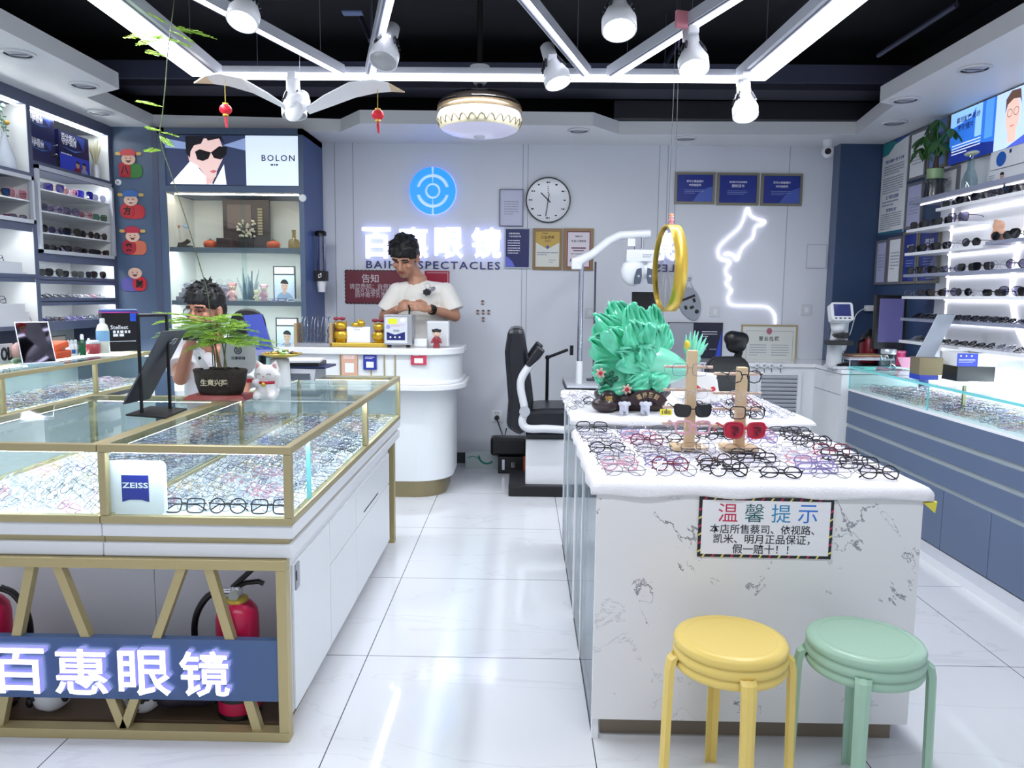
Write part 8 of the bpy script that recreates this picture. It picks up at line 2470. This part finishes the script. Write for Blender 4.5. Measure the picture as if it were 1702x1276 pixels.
part('base_plate', MB(BLACK).b2(cp2(846, 815).x, b2_.x + 0.1, CYc - 0.22, CYc + 0.25, 0.0, 0.075), ec, bev=0.008)
q0 = cp2(909, 668)
ps = thing('phone_stand', 'black folding phone stand rising behind the exam chair seat', 'stand', (q0.x, CYc + 0.33, 0))
y = CYc + 0.33
sp_ = lambda px, py: W(px, py, Y=y)
part('pole', MB(BMET).cyl((sp_(909, 660).x, y, 0.02), sp_(910, 594), 0.012).lathe([(0.09, 0), (0.09, 0.015), (0.02, 0.022)], 22, (sp_(909, 660).x, y, 0)), ps)
part('folding_arm', MB(BMET).tube([sp_(910, 594), sp_(944, 581)], 0.012, 6).ell(sp_(910, 594), (0.018,) * 3, None, 10, 8), ps)
part('clamp', MB(BMET).box(sp_(950, 582), (0.025, 0.03, 0.07)), ps)
q = W(800, 774, Z=0)
a, b2_ = W(774, 774, Y=5.98), W(830, 774, Y=5.98)
gb = thing('carton', 'white carton with green curved stripe on the floor by the wall', 'box', ((a.x + b2_.x) / 2, 5.98, 0))
part('box', MB(M('#c5d2d2', 0.5)).b2(a.x, b2_.x, 5.93, 6.03, 0.0, 0.115), gb, bev=0.002)
m1 = MB(M('#2f8a78', 0.5), face_front((a.x, 5.929, 0)))
m1.ring(0.17, 0.1, 0.055, 0.07, 0.001, 16, pi, 1.75 * pi).ring(0.06, 0.03, 0.06, 0.066, 0.001, 16, 0.5, 2.2)
part('stripe', m1, gb)
a, b2_ = W(816, 775, Y=5.9), W(876, 775, Y=5.9)
he = thing('floor_appliance', 'black boxy appliance with orange edge on floor behind the pedestal', 'appliance', ((a.x + b2_.x) / 2, 5.85, 0))
part('body', MB(BLACK).b2(a.x + 0.06, b2_.x, 5.75, 5.9, 0.0, 0.13), he, bev=0.006)
part('hood', MB(BLACK).b2(a.x, b2_.x, 5.78, 5.92, 0.13, 0.27), he, bev=0.02)
part('rod', MB(STEEL).b2(a.x + 0.09, a.x + 0.11, 5.745, 5.752, 0.03, 0.11).b2(a.x + 0.16, a.x + 0.19, 5.745, 5.752, 0.05, 0.09), he)
part('orange_edge', MB(M('#c4532a', 0.5)).b2(b2_.x - 0.03, b2_.x - 0.015, 5.7, 5.76, 0.0, 0.14), he)


def office_chair(px, py_back, Y, ztop, hw, head, label):
    x = W(px, py_back, Y=Y).x
    t = thing('office_chair', label, 'chair', (x, Y, 0))
    part('backrest', MB(BLACK, frame((x, Y + 0.02, ztop), (1, 0.25, 0), (0, 0.08, 1))).prism([(p[0], p[1] - 0.24) for p in rounded(hw * 2, 0.48, 0.1)], -0.03, 0.03), t, bev=0.012)
    if head:
        part('neck', MB(BLACK).tube([(x + 0.05, Y + 0.05, ztop - 0.08), (x + 0.085, Y + 0.05, ztop + 0.02), (x + 0.09, Y + 0.04, ztop + 0.08)], 0.026, 8), t)
        part('headrest', fuse(MB(BLACK).caps((x + 0.02, Y, ztop + 0.12), (x + 0.09, Y + 0.02, ztop + 0.115), 0.055, 0.05).ell((x + 0.05, Y, ztop + 0.07), (0.07, 0.04, 0.05)), 0.01, 2), t)
    part('seat', MB(BLACK, TR((x, Y - 0.2, 0.46))).prism([(p[0], p[1]) for p in rounded(0.48, 0.46, 0.1)], -0.04, 0.04), t, bev=0.015)
    part('column', MB(BMET).cyl((x, Y - 0.2, 0.1), (x, Y - 0.2, 0.43), 0.03), t)
    for k in range(5):
        a0 = 2 * pi * k / 5 + 0.3
        lg = part('foot', MB(BMET).tube([(x, Y - 0.2, 0.11), (x + 0.27 * math.cos(a0), Y - 0.2 + 0.27 * math.sin(a0), 0.065)], [0.025, 0.016], 7), t)
        part('castor', MB(BLACK).cyl((x + 0.27 * math.cos(a0) - 0.015, Y - 0.2 + 0.27 * math.sin(a0), 0.026), (x + 0.27 * math.cos(a0) + 0.015, Y - 0.2 + 0.27 * math.sin(a0), 0.026), 0.026), lg)
    return t


office_chair(1210, 600, 5.2, W(1210, 592, Y=5.2).z, 0.16, True, 'black office chair with round headrest behind the rear table')
office_chair(411, 540, 4.9, W(411, 513, Y=4.9).z, 0.11, False, 'black office chair backrest beside the seated man')

# ================================================================ ON THE RECEPTION COUNTER
HZ = 1.003
HY = 5.12
hp = lambda px, py: W(px, py, Y=HY)
a, b2_ = hp(493, 575), hp(556, 575)
tr_ = thing('tool_rack', 'wooden sided rack full of upright metal frames on reception counter', 'rack', ((a.x + b2_.x) / 2, HY, HZ))
for x in (a.x, b2_.x - 0.02):
    part('side_board', MB(M('#a8906c', 0.5)).b2(x, x + 0.02, HY - 0.06, HY + 0.08, HZ, HZ + 0.15), tr_, bev=0.004)
part('tray', MB(M('#8d9098', 0.3)).b2(a.x + 0.02, b2_.x - 0.02, HY - 0.06, HY + 0.08, HZ, HZ + 0.02), tr_)
for k in range(9):
    x = a.x + 0.035 + k * (b2_.x - a.x - 0.07) / 8
    part('metal_tool', MB(M('#7f838f', 0.25, 0.9)).tube([(x, HY - 0.04, HZ + 0.02), (x + 0.006, HY - 0.03, HZ + 0.15 + 0.02 * (k % 3)), (x + 0.012, HY - 0.01, HZ + 0.19)], 0.004, 6).tube([(x, HY - 0.05, HZ + 0.05), (x + 0.015, HY - 0.05, HZ + 0.07), (x, HY - 0.05, HZ + 0.1), (x + 0.012, HY - 0.05, HZ + 0.13)], 0.003, 5), tr_)
GC2 = M('#c9a231', 0.28, 0.6, name='golden_ceramic')
a, b2_ = hp(552, 575), hp(648, 575)
solo('gold_tray', MB(M('#c8a83e', 0.35, 0.3)).b2(a.x, b2_.x, HY - 0.06, HY + 0.06, HZ, HZ + 0.024), 'long golden tray under the golden cats on the reception counter', 'tray', bev=0.004)
for px, h, nm in ((567, 0.16, 'left end of the tray'), (631, 0.15, 'right end of the tray')):
    q = hp(px, 570)
    t = thing('golden_cat', 'round golden lucky cat with bow at the ' + nm, 'figurine', (q.x, HY, HZ + 0.0245))
    part('body', fuse(MB(GC2).ell((0, 0, h * 0.28), (h * 0.34, h * 0.28, h * 0.28)).ell((0, -0.005, h * 0.68), (h * 0.27, h * 0.22, h * 0.2)).caps((-h * 0.2, 0, h * 0.8), (-h * 0.24, 0, h * 0.9), h * 0.06, h * 0.02).caps((h * 0.2, 0, h * 0.8), (h * 0.24, 0, h * 0.9), h * 0.06, h * 0.02).b2(-h * 0.2, h * 0.2, -h * 0.15, h * 0.15, 0, h * 0.1), 0.005, 2), t, local=True)
    part('bow', MB(M('#8a2438', 0.5)).ell((-0.03, 0, h * 0.98), (0.022, 0.012, 0.012), None, 10, 6).ell((0.01, 0, h * 0.98), (0.022, 0.012, 0.012), None, 10, 6), t, local=True)
    part('collar', MB(M('#7a3a1e', 0.5)).lathe([(h * 0.23, h * 0.49), (h * 0.24, h * 0.52), (h * 0.22, h * 0.54)], 20), t, local=True)
a, b2_ = hp(578, 571), hp(616, 543)
pw = thing('payment_card', 'white payment card with a small golden cat on top of it', 'sign', ((a.x + b2_.x) / 2, HY - 0.02, HZ + 0.0245))
part('card', MB(PAPER, face_front((a.x, HY - 0.02, HZ + 0.0245))).b2(0, b2_.x - a.x, 0, 0.105, -0.006, 0).m(GINK).bars(0.05, 0.12, 0.08, 0.09, 1, 3, 0.001), pw)
q = hp(596, 540)
part('golden_cat', fuse(MB(GC2).ell((q.x + 0.02, HY - 0.015, HZ + 0.15), (0.028, 0.022, 0.024)).ell((q.x - 0.015, HY - 0.015, HZ + 0.143), (0.035, 0.02, 0.016)).ell((q.x + 0.005, HY - 0.015, HZ + 0.172), (0.01, 0.01, 0.01)), 0.005, 1), pw)
a, b2_ = hp(641, 575), hp(687, 523)
uc = thing('ultrasonic_cleaner', 'silver box shaped cleaner with yellow label before the standing man', 'appliance', ((a.x + b2_.x) / 2, HY, HZ))
wd, ht = b2_.x - a.x, b2_.z - HZ
part('housing', MB(M('#b5b8bf', 0.3, 0.7)).b2(a.x, b2_.x, HY - 0.07, HY + 0.1, HZ + 0.016, HZ + ht), uc, bev=0.003)
for dx in (0.02, wd - 0.04):
    part('foot', MB(BLACK).b2(a.x + dx, a.x + dx + 0.025, HY - 0.06, HY - 0.03, HZ, HZ + 0.016), uc)
T = face_front((a.x, HY - 0.0705, HZ + 0.016))
part('front_film', MB(M('#cfd3dc', 0.4), T).quad(0.008, wd - 0.03, 0.01, ht - 0.03, 0.0004), uc)
part('yellow_label', MB(M('#dfe22e', 0.5), T).quad(0.03, 0.09, ht - 0.075, ht - 0.04, 0.001), uc)
part('control_panel', MB(M('#1c2468', 0.35), T).poly([(0.02, 0.03), (wd - 0.045, 0.03), (wd - 0.045, 0.085), (wd * 0.4, 0.066), (0.02, 0.085)], 0.001).m(GREYP).quad(wd * 0.34, wd * 0.56, 0.085, 0.1, 0.0012).m(WINK).disc(0.045, 0.05, 0.006, None, 0.0016).disc(0.075, 0.05, 0.006, None, 0.0016).disc(0.105, 0.05, 0.006, None, 0.0016), uc)
part('sticker', MB(PAPER, T).disc(wd * 0.68, ht - 0.05, 0.018, 0.014, 0.001).m(M('#c9a0b4', 0.5)).bars(wd * 0.25, wd * 0.75, ht * 0.55, ht * 0.64, 2, 3, 0.001).m(M('#9a9fd0', 0.5)).disc(0.03, ht * 0.55, 0.014, None, 0.001), uc)
a, b2_ = hp(688, 575), hp(711, 560)
solo('tissue_pack', MB(M('#dcdde0', 0.7)).b2(a.x, b2_.x, HY - 0.03, HY + 0.05, HZ, HZ + 0.055), 'white soft tissue pack between silver cleaner and pale bag', 'pack', bev=0.01)
a, b2_ = hp(709, 575), hp(746, 534)
solo('paper_bag', MB(M('#c9ccd0', 0.5)).add([(a.x + 0.005, HY + 0.0, HZ), (b2_.x, HY, HZ), (b2_.x, HY + 0.1, HZ), (a.x + 0.005, HY + 0.1, HZ), (a.x - 0.005, HY + 0.02, b2_.z), (b2_.x, HY + 0.02, b2_.z), (b2_.x, HY + 0.09, b2_.z), (a.x - 0.005, HY + 0.09, b2_.z)], [(3, 2, 1, 0), (4, 5, 6, 7), (0, 1, 5, 4), (1, 2, 6, 5), (2, 3, 7, 6), (3, 0, 4, 7)]), 'pale grey bag at the curved end of the reception counter', 'bag', bev=0.012)
q = hp(727, 575)
figurine('figurine', q.x, HY - 0.05, HZ, 0.135, ('#8a2a34', '#e6c4b0', '#1c1416'), 'dark haired doll in red robe before the pale grey bag')
for xa, xb, ya, yb, c, nm in ((568, 594, 586, 624, '#d9ab94', 'peach'), (604, 626, 590, 614, '#24349a', 'blue'), (683, 709, 586, 606, '#c43a52', 'red')):
    a, b2_ = W(xa, yb, Y=4.962), W(xb, ya, Y=4.962)
    cd = thing('payment_card', '%s payment card fixed to the front of the reception counter' % nm, 'card', ((a.x + b2_.x) / 2, 4.96, a.z), group='payment cards on the counter front')
    T = face_front((a.x, 4.962, a.z))
    wd, ht = b2_.x - a.x, b2_.z - a.z
    part('card', MB(M(c, 0.45), T).b2(0, wd, 0, ht, 0, 0.004), cd)
    part('white_field', MB(PAPER, T).quad(wd * 0.22, wd * 0.78, ht * 0.14, ht * 0.55, 0.0046).m(WINK).bars(wd * 0.15, wd * 0.85, ht * 0.72, ht * 0.9, 2, 4, 0.0046), cd)
# ================================================================ PEOPLE
def head(mb, T):
    """skull, jaw, nose, ears and neck root in head space: face looks along -Y, centre of head at the origin, z up"""
    T0 = mb.T
    mb.T = T
    mb.ell((0, 0.012, 0.03), (0.076, 0.094, 0.088), None, 24, 16)
    mb.ell((0, -0.025, -0.045), (0.06, 0.062, 0.066), None, 20, 12)
    mb.ell((0, -0.052, -0.088), (0.03, 0.026, 0.024), None, 14, 10)
    mb.caps((0, -0.083, 0.012), (0, -0.103, -0.028), 0.009, 0.014)
    mb.ell((0, -0.094, -0.03), (0.021, 0.013, 0.01), None, 12, 8)
    mb.ell((0, -0.083, -0.058), (0.025, 0.012, 0.011), None, 12, 8)
    for s2 in (-1, 1):
        mb.ell((s2 * 0.078, 0.012, -0.01), (0.01, 0.02, 0.033), TR(rz=s2 * -0.3), 10, 8)
        mb.caps((s2 * 0.012, -0.083, 0.026), (s2 * 0.05, -0.07, 0.024), 0.011, 0.009)
        mb.ell((s2 * 0.042, -0.062, -0.022), (0.022, 0.02, 0.018), None, 10, 8)
    mb.T = T0


def face_paint(mb, T, skin_dark, lips):
    Ti = T.inverted()
    brow, eye = M('#17110f', 0.6), M('#f0ece8', 0.3)

    def loc(c):
        return Ti @ c
    paint(mb, lips, lambda c: (lambda q: q.y < -0.075 and abs(q.x) < 0.024 - 0.3 * abs(q.z + 0.058) and abs(q.z + 0.058) < 0.0095)(loc(c)))
    paint(mb, brow, lambda c: (lambda q: q.y < -0.05 and 0.013 < abs(q.x) < 0.052 and abs(q.z - 0.026 + 0.12 * (abs(q.x) - 0.03)) < 0.0052)(loc(c)))
    paint(mb, brow, lambda c: (lambda q: q.y < -0.05 and 0.016 < abs(q.x) < 0.046 and abs(q.z - 0.003) < 0.0042)(loc(c)))


def hand(mb, w_, d, nrm, side, curl, s=1.0):
    """palm and five unequal bent fingers from wrist w_ along d; nrm = back of the hand; side = +1 thumb on the right of d"""
    d, nrm = V(d).normalized(), V(nrm)
    nrm = (nrm - d * nrm.dot(d)).normalized()
    x = d.cross(nrm) * side
    T0 = mb.T
    mb.ell(w_ + d * 0.045 * s, (0.04 * s, 0.05 * s, 0.017 * s), frame((0, 0, 0), x if x.cross(d).dot(nrm) > 0 else x, d), 16, 10)
    for k, (off, L) in enumerate(((0.027, 0.072), (0.009, 0.08), (-0.009, 0.074), (-0.026, 0.058))):
        b0 = w_ + d * (0.08 * s) + x * (off * s)
        a1, a2 = curl + 0.08 * k, 2.0 * curl + 0.1 * k
        m_ = b0 + (d * math.cos(a1) - nrm * math.sin(a1)) * (L * 0.5 * s)
        e = m_ + (d * math.cos(a2) - nrm * math.sin(a2)) * (L * 0.5 * s)
        mb.caps(b0 - d * 0.012, m_, 0.0092 * s, 0.0086 * s, 10).caps(m_, e, 0.0086 * s, 0.007 * s, 10)
    b0 = w_ + d * (0.025 * s) + x * (0.034 * s)
    m_ = b0 + (d * 0.75 + x * 0.5 - nrm * 0.35).normalized() * (0.038 * s)
    mb.caps(b0, m_, 0.013 * s, 0.0105 * s, 10).caps(m_, m_ + (d * 0.95 - x * 0.15 - nrm * 0.45).normalized() * (0.032 * s), 0.0105 * s, 0.008 * s, 10)
    return mb


def hair(T, colour, tuft):
    mb = MB(M(colour, 0.55, name='black_hair'), T)
    rh = random.Random(9)
    mb.ell((0, 0.02, 0.05), (0.089, 0.104, 0.088), None, 24, 14)
    mb.ell((0, 0.06, 0.0), (0.078, 0.062, 0.075), None, 20, 12)
    for k in range(90):
        a, q = rh.uniform(0, 2 * pi), rh.uniform(0.15, 1.0)
        p = V((0.08 * q * math.cos(a), 0.015 + 0.095 * q * math.sin(a), 0.05 + 0.086 * math.sqrt(max(0, 1 - 0.92 * q * q))))
        d = V((0.5 * math.cos(a) + rh.uniform(-0.4, 0.4) - tuft, 0.4 * math.sin(a) - 0.45 + rh.uniform(-0.3, 0.3), 0.55 - 0.75 * q)).normalized()
        mb.caps(p - d * 0.01, p + d * rh.uniform(0.02, 0.038), 0.010, 0.0028, 6)
    for k in range(13):                                             # fringe over the forehead
        x = -0.066 + 0.011 * k
        mb.caps((x, -0.062 + 2.8 * x * x * 2, 0.088), (x - 0.008 - tuft * 0.01, -0.088 + 7.5 * x * x, 0.045 + 0.006 * (k % 3)), 0.013, 0.005, 6)
    for s2 in (-1, 1):
        mb.caps((s2 * 0.076, -0.015, 0.055), (s2 * 0.08, -0.022, 0.012), 0.014, 0.006, 6)
    out = fuse(mb, 0.0042, 1)
    return out


SKIN = M('#b8886f', 0.5, name='skin', sub=0.08)
SKIN2 = M('#b57f66', 0.5, name='skin_warm', sub=0.08)
LIPS = M('#9c5148', 0.45)
TEE = M('#e8e6e0', 0.85, name='white_cotton')
TEE2 = M('#d3d5dc', 0.85, name='pale_cotton')
TROU = M('#22252e', 0.8, name='dark_cotton')

# ---- standing man behind the reception counter, looking down at the small part in his hands
MY = 5.68
mp = lambda px, py, y=MY: W(px, py, Y=y)
hc = mp(673, 428, MY - 0.07)
HT = TR(hc, rx=0.52, ry=0.05, rz=-0.2) @ Matrix.Scale(1.16, 4)
neck = mp(694, 468, MY + 0.02)
shR, shL = mp(661, 487, MY), mp(741, 487, MY)
elR, elL = mp(639, 527, MY - 0.02), mp(756, 525, MY - 0.02)
wrR, wrL = mp(661, 514, MY - 0.22), mp(712, 513, MY - 0.22)
hip = V((mp(702, 560).x, MY + 0.02, 0.94))
mb = MB(SKIN)
head(mb, HT)
mb.caps(HT @ V((0, 0.035, -0.05)), neck, 0.056, 0.06).caps(neck, (neck.x + 0.004, MY + 0.02, 1.25), 0.075, 0.12)
mb.ell((hip.x, MY + 0.02, 1.2), (0.15, 0.1, 0.22), None, 18, 12).ell((hip.x, MY + 0.02, 0.97), (0.155, 0.105, 0.12), None, 18, 12)
for sh, el, wr in ((shR, elR, wrR), (shL, elL, wrL)):
    mb.caps(sh, el, 0.052, 0.043).caps(el, wr, 0.042, 0.028)
for s2 in (-1, 1):
    kn, an = V((hip.x + s2 * 0.1, MY + 0.02, 0.5)), V((hip.x + s2 * 0.11, MY + 0.03, 0.08))
    mb.caps((hip.x + s2 * 0.085, MY + 0.02, 0.9), kn, 0.083, 0.056).caps(kn, an, 0.055, 0.038).caps(an - V((0, -0.03, 0.03)), an + V((0, -0.14, -0.045)), 0.035, 0.03)
tip = mp(681, 507, MY - 0.30)
hand(mb, wrR, tip - wrR + V((0, -0.02, 0.015)), (-0.55, -0.7, 0.35), -1, 0.5, 1.0)
hand(mb, wrL, tip - wrL + V((0, -0.02, 0.015)), (0.55, -0.7, 0.35), 1, 0.5, 1.0)
body = fuse(mb, 0.0044, 1)
face_paint(body, HT, None, LIPS)
man = thing('person', 'standing man in white t-shirt looking down, hands together, behind reception counter', 'person', (hip.x, MY, 0))
part('body', body, man)
part('hair', hair(HT, '#0b0a0d', 0.35), man)
sb = MB(TEE)
sb.caps(neck + V((0, 0.0, -0.04)), (neck.x + 0.003, MY + 0.02, 1.26), 0.08, 0.14).ell((hip.x, MY + 0.02, 1.14), (0.19, 0.135, 0.26), None, 20, 14).ell((hip.x + 0.004, MY + 0.015, 1.33), (0.185, 0.115, 0.125), None, 20, 12)
for sh, el in ((shR, elR), (shL, elL)):
    e = sh.lerp(el, 0.78)
    sb.caps(sh + V((0, 0, 0.005)), sh + V((0, 0, 0.004)), 0.074, 0.074).tube([sh, sh.lerp(el, 0.4), e], [0.074, 0.08, 0.086], 18).caps(neck + V((0, 0.01, -0.045)), sh + V((0, 0, 0.004)), 0.062, 0.07)
    ins = 1 if el.x > hip.x else -1
    sb.caps(sh + V((-ins * 0.03, 0, -0.04)), e + V((-ins * 0.05, 0, 0.05)), 0.06, 0.05)
tee = part('t_shirt', fuse(sb, 0.007, 3), man)
tr2 = MB(TROU).ell((hip.x, MY + 0.02, 0.93), (0.175, 0.12, 0.1), None, 18, 10)
for s2 in (-1, 1):
    tr2.tube([(hip.x + s2 * 0.08, MY + 0.02, 0.94), (hip.x + s2 * 0.1, MY + 0.02, 0.5), (hip.x + s2 * 0.11, MY + 0.03, 0.1)], [0.1, 0.075, 0.07], 14)
part('trousers', fuse(tr2, 0.01, 3), man)
sh_ = MB(BLACK)
for s2 in (-1, 1):
    sh_.caps((hip.x + s2 * 0.11, MY + 0.06, 0.045), (hip.x + s2 * 0.115, MY - 0.13, 0.04), 0.045, 0.04)
part('shoes', fuse(sh_, 0.01, 2), man)
pc = mp(713, 482, MY - 0.135)
m1 = MB(INK, frame((pc.x, MY - 0.128, pc.z), (1, 0.12, 0), (0, 0.05, 1)))
for k in range(7):
    m1.disc(-0.015 + 0.02 * math.cos(k * 0.9), -0.015 + 0.016 * math.sin(k * 0.9), 0.011, 0.011, 0.0, 10)
m1.disc(-0.015, -0.015, 0.022, 0.018).ring(-0.012, 0.03, 0.017, 0.019, 0.0, 18).m(GREYP).poly([(0.0, 0.0), (0.035, 0.03), (0.05, 0.01), (0.02, -0.015)], 0.0004).m(INK).bars(0.005, 0.045, -0.01, 0.025, 3, 5, 0.0008)
part('shirt_print', m1, tee)
wq = elL.lerp(wrL, 0.86)
dd = (wrL - elL).normalized()
part('wristwatch', MB(M('#17130f', 0.3)).cyl(wq - dd * 0.011, wq + dd * 0.011, 0.037).ell(wq + V((0.0, -0.034, 0.008)), (0.02, 0.009, 0.02), None, 14, 8), man)
q = tip + V((0.0, -0.03, -0.01))
solo('metal_part', MB(BMET).tube([q + V((-0.004, 0, 0.012)), q + V((0.004, 0, -0.02)), q + V((0.0, 0, -0.055)), q + V((0.012, 0, -0.075))], [0.006, 0.008, 0.005, 0.003], 7), 'small dark spectacle part held between the fingers of the standing man', 'part')

# ---- seated man behind the side case, phone raised in both hands
SY = 4.4
sp2 = lambda px, py, y=SY: W(px, py, Y=y)
hc = sp2(341, 515, SY - 0.03)
HT = TR(hc, rx=0.12, ry=0.0, rz=-0.28) @ Matrix.Scale(1.1, 4)
neck = V((hc.x + 0.015, SY + 0.03, hc.z - 0.19))
hipx = neck.x + 0.01
shR, shL = V((neck.x - 0.19, SY + 0.03, neck.z - 0.06)), V((neck.x + 0.19, SY + 0.03, neck.z - 0.06))
elR, elL = sp2(300, 628, SY - 0.12), V((neck.x + 0.22, SY - 0.16, neck.z - 0.31))
wrR, wrL = sp2(313, 577, SY - 0.26), sp2(361, 583, SY - 0.26)
mb = MB(SKIN2)
head(mb, HT)
mb.caps(HT @ V((0, 0.03, -0.06)), neck, 0.053, 0.058).caps(neck, (hipx, SY + 0.05, neck.z - 0.3), 0.07, 0.13).ell((hipx, SY + 0.05, 0.7), (0.16, 0.11, 0.25), None, 18, 12).ell((hipx, SY + 0.05, 0.55), (0.17, 0.13, 0.11), None, 18, 10)
for sh, el, wr in ((shR, elR, wrR), (shL, elL, wrL)):
    mb.caps(sh, el, 0.05, 0.042).caps(el, wr, 0.042, 0.028)
for s2 in (-1, 1):
    kn, an = V((hipx + s2 * 0.13, SY - 0.36, 0.5)), V((hipx + s2 * 0.13, SY - 0.34, 0.09))
    mb.caps((hipx + s2 * 0.09, SY + 0.03, 0.54), kn, 0.08, 0.058).caps(kn, an, 0.055, 0.038).caps(an - V((0, -0.03, 0.03)), an + V((0, -0.14, -0.045)), 0.035, 0.03)
hand(mb, wrR, (0.5, -0.25, 0.85), (-0.5, -0.75, 0.1), 1, 0.6)
hand(mb, wrL, (-0.4, -0.25, 0.85), (0.5, -0.75, 0.1), -1, 0.6)
body = fuse(mb, 0.0055, 2)
face_paint(body, HT, None, LIPS)
man2 = thing('person', 'seated man with glasses half hidden by the potted fern, holding up a phone', 'person', (hipx, SY, 0))
part('body', body, man2)
part('hair', hair(HT, '#09090c', -0.1), man2)
sb = MB(TEE2)
sb.caps(neck + V((0, 0.005, -0.04)), (hipx, SY + 0.05, neck.z - 0.25), 0.08, 0.145).ell((hipx, SY + 0.05, 0.78), (0.19, 0.14, 0.28), None, 20, 12).ell((hipx, SY + 0.04, neck.z - 0.14), (0.185, 0.11, 0.12), None, 18, 10)
for sh, el in ((shR, elR), (shL, elL)):
    sb.tube([sh + V((0, 0, 0.0)), sh.lerp(el, 0.35), sh.lerp(el, 0.62)], [0.07, 0.078, 0.085], 16).caps(sh, sh, 0.072, 0.072)
part('t_shirt', fuse(sb, 0.008, 3), man2)
tr2 = MB(TROU).ell((hipx, SY + 0.05, 0.54), (0.185, 0.145, 0.1), None, 18, 10)
for s2 in (-1, 1):
    tr2.tube([(hipx + s2 * 0.09, SY + 0.03, 0.54), (hipx + s2 * 0.13, SY - 0.36, 0.5)], [0.097, 0.077], 14).caps((hipx + s2 * 0.13, SY - 0.36, 0.5), (hipx + s2 * 0.13, SY - 0.36, 0.5), 0.076, 0.076).tube([(hipx + s2 * 0.13, SY - 0.37, 0.5), (hipx + s2 * 0.13, SY - 0.34, 0.1)], [0.075, 0.065], 14)
part('trousers', fuse(tr2, 0.012, 3), man2)
sp_g = MB(M('#5b3a44', 0.3), HT)
for s2 in (-1, 1):
    sp_g.tube([(s2 * 0.033 + 0.026 * math.cos(a), -0.093, 0.0 + 0.021 * math.sin(a)) for a in [2 * pi * k / 20 for k in range(20)]], 0.0016, 5, closed=True).tube([(s2 * 0.06, -0.092, 0.005), (s2 * 0.083, -0.04, 0.008), (s2 * 0.084, 0.02, 0.003)], 0.0017, 5)
sp_g.tube([(-0.008, -0.094, 0.005), (0.008, -0.094, 0.005)], 0.0017, 5)
part('spectacles', sp_g, man2)
q = (wrR + wrL) / 2 + V((0.0, -0.06, 0.085))
phn = thing('phone', 'dark phone held sideways in both hands of the seated man', 'phone', (q.x, q.y, q.z - 0.035))
part('casing', MB(BLACK).box(q, (0.155, 0.009, 0.072), TR(rx=-0.2)), phn, bev=0.004)
part('camera_bump', MB(M('#2a2d36', 0.3)).box(q + V((-0.055, -0.007, 0.012)), (0.03, 0.005, 0.03), TR(rx=-0.2)), phn)
st3 = thing('plain_stool', 'plain grey stool under the seated man', 'stool', (hipx, SY + 0.05, 0))
part('seat', MB(GREYP).lathe([(0.17, 0.4), (0.175, 0.43), (0.16, 0.44)], 26, (hipx, SY + 0.05, 0)), st3)
for k in range(4):
    a = pi / 4 + k * pi / 2
    part('leg', MB(STEEL).cyl((hipx + 0.13 * math.cos(a), SY + 0.05 + 0.13 * math.sin(a), 0.4), (hipx + 0.18 * math.cos(a), SY + 0.05 + 0.18 * math.sin(a), 0.0), 0.012), st3)
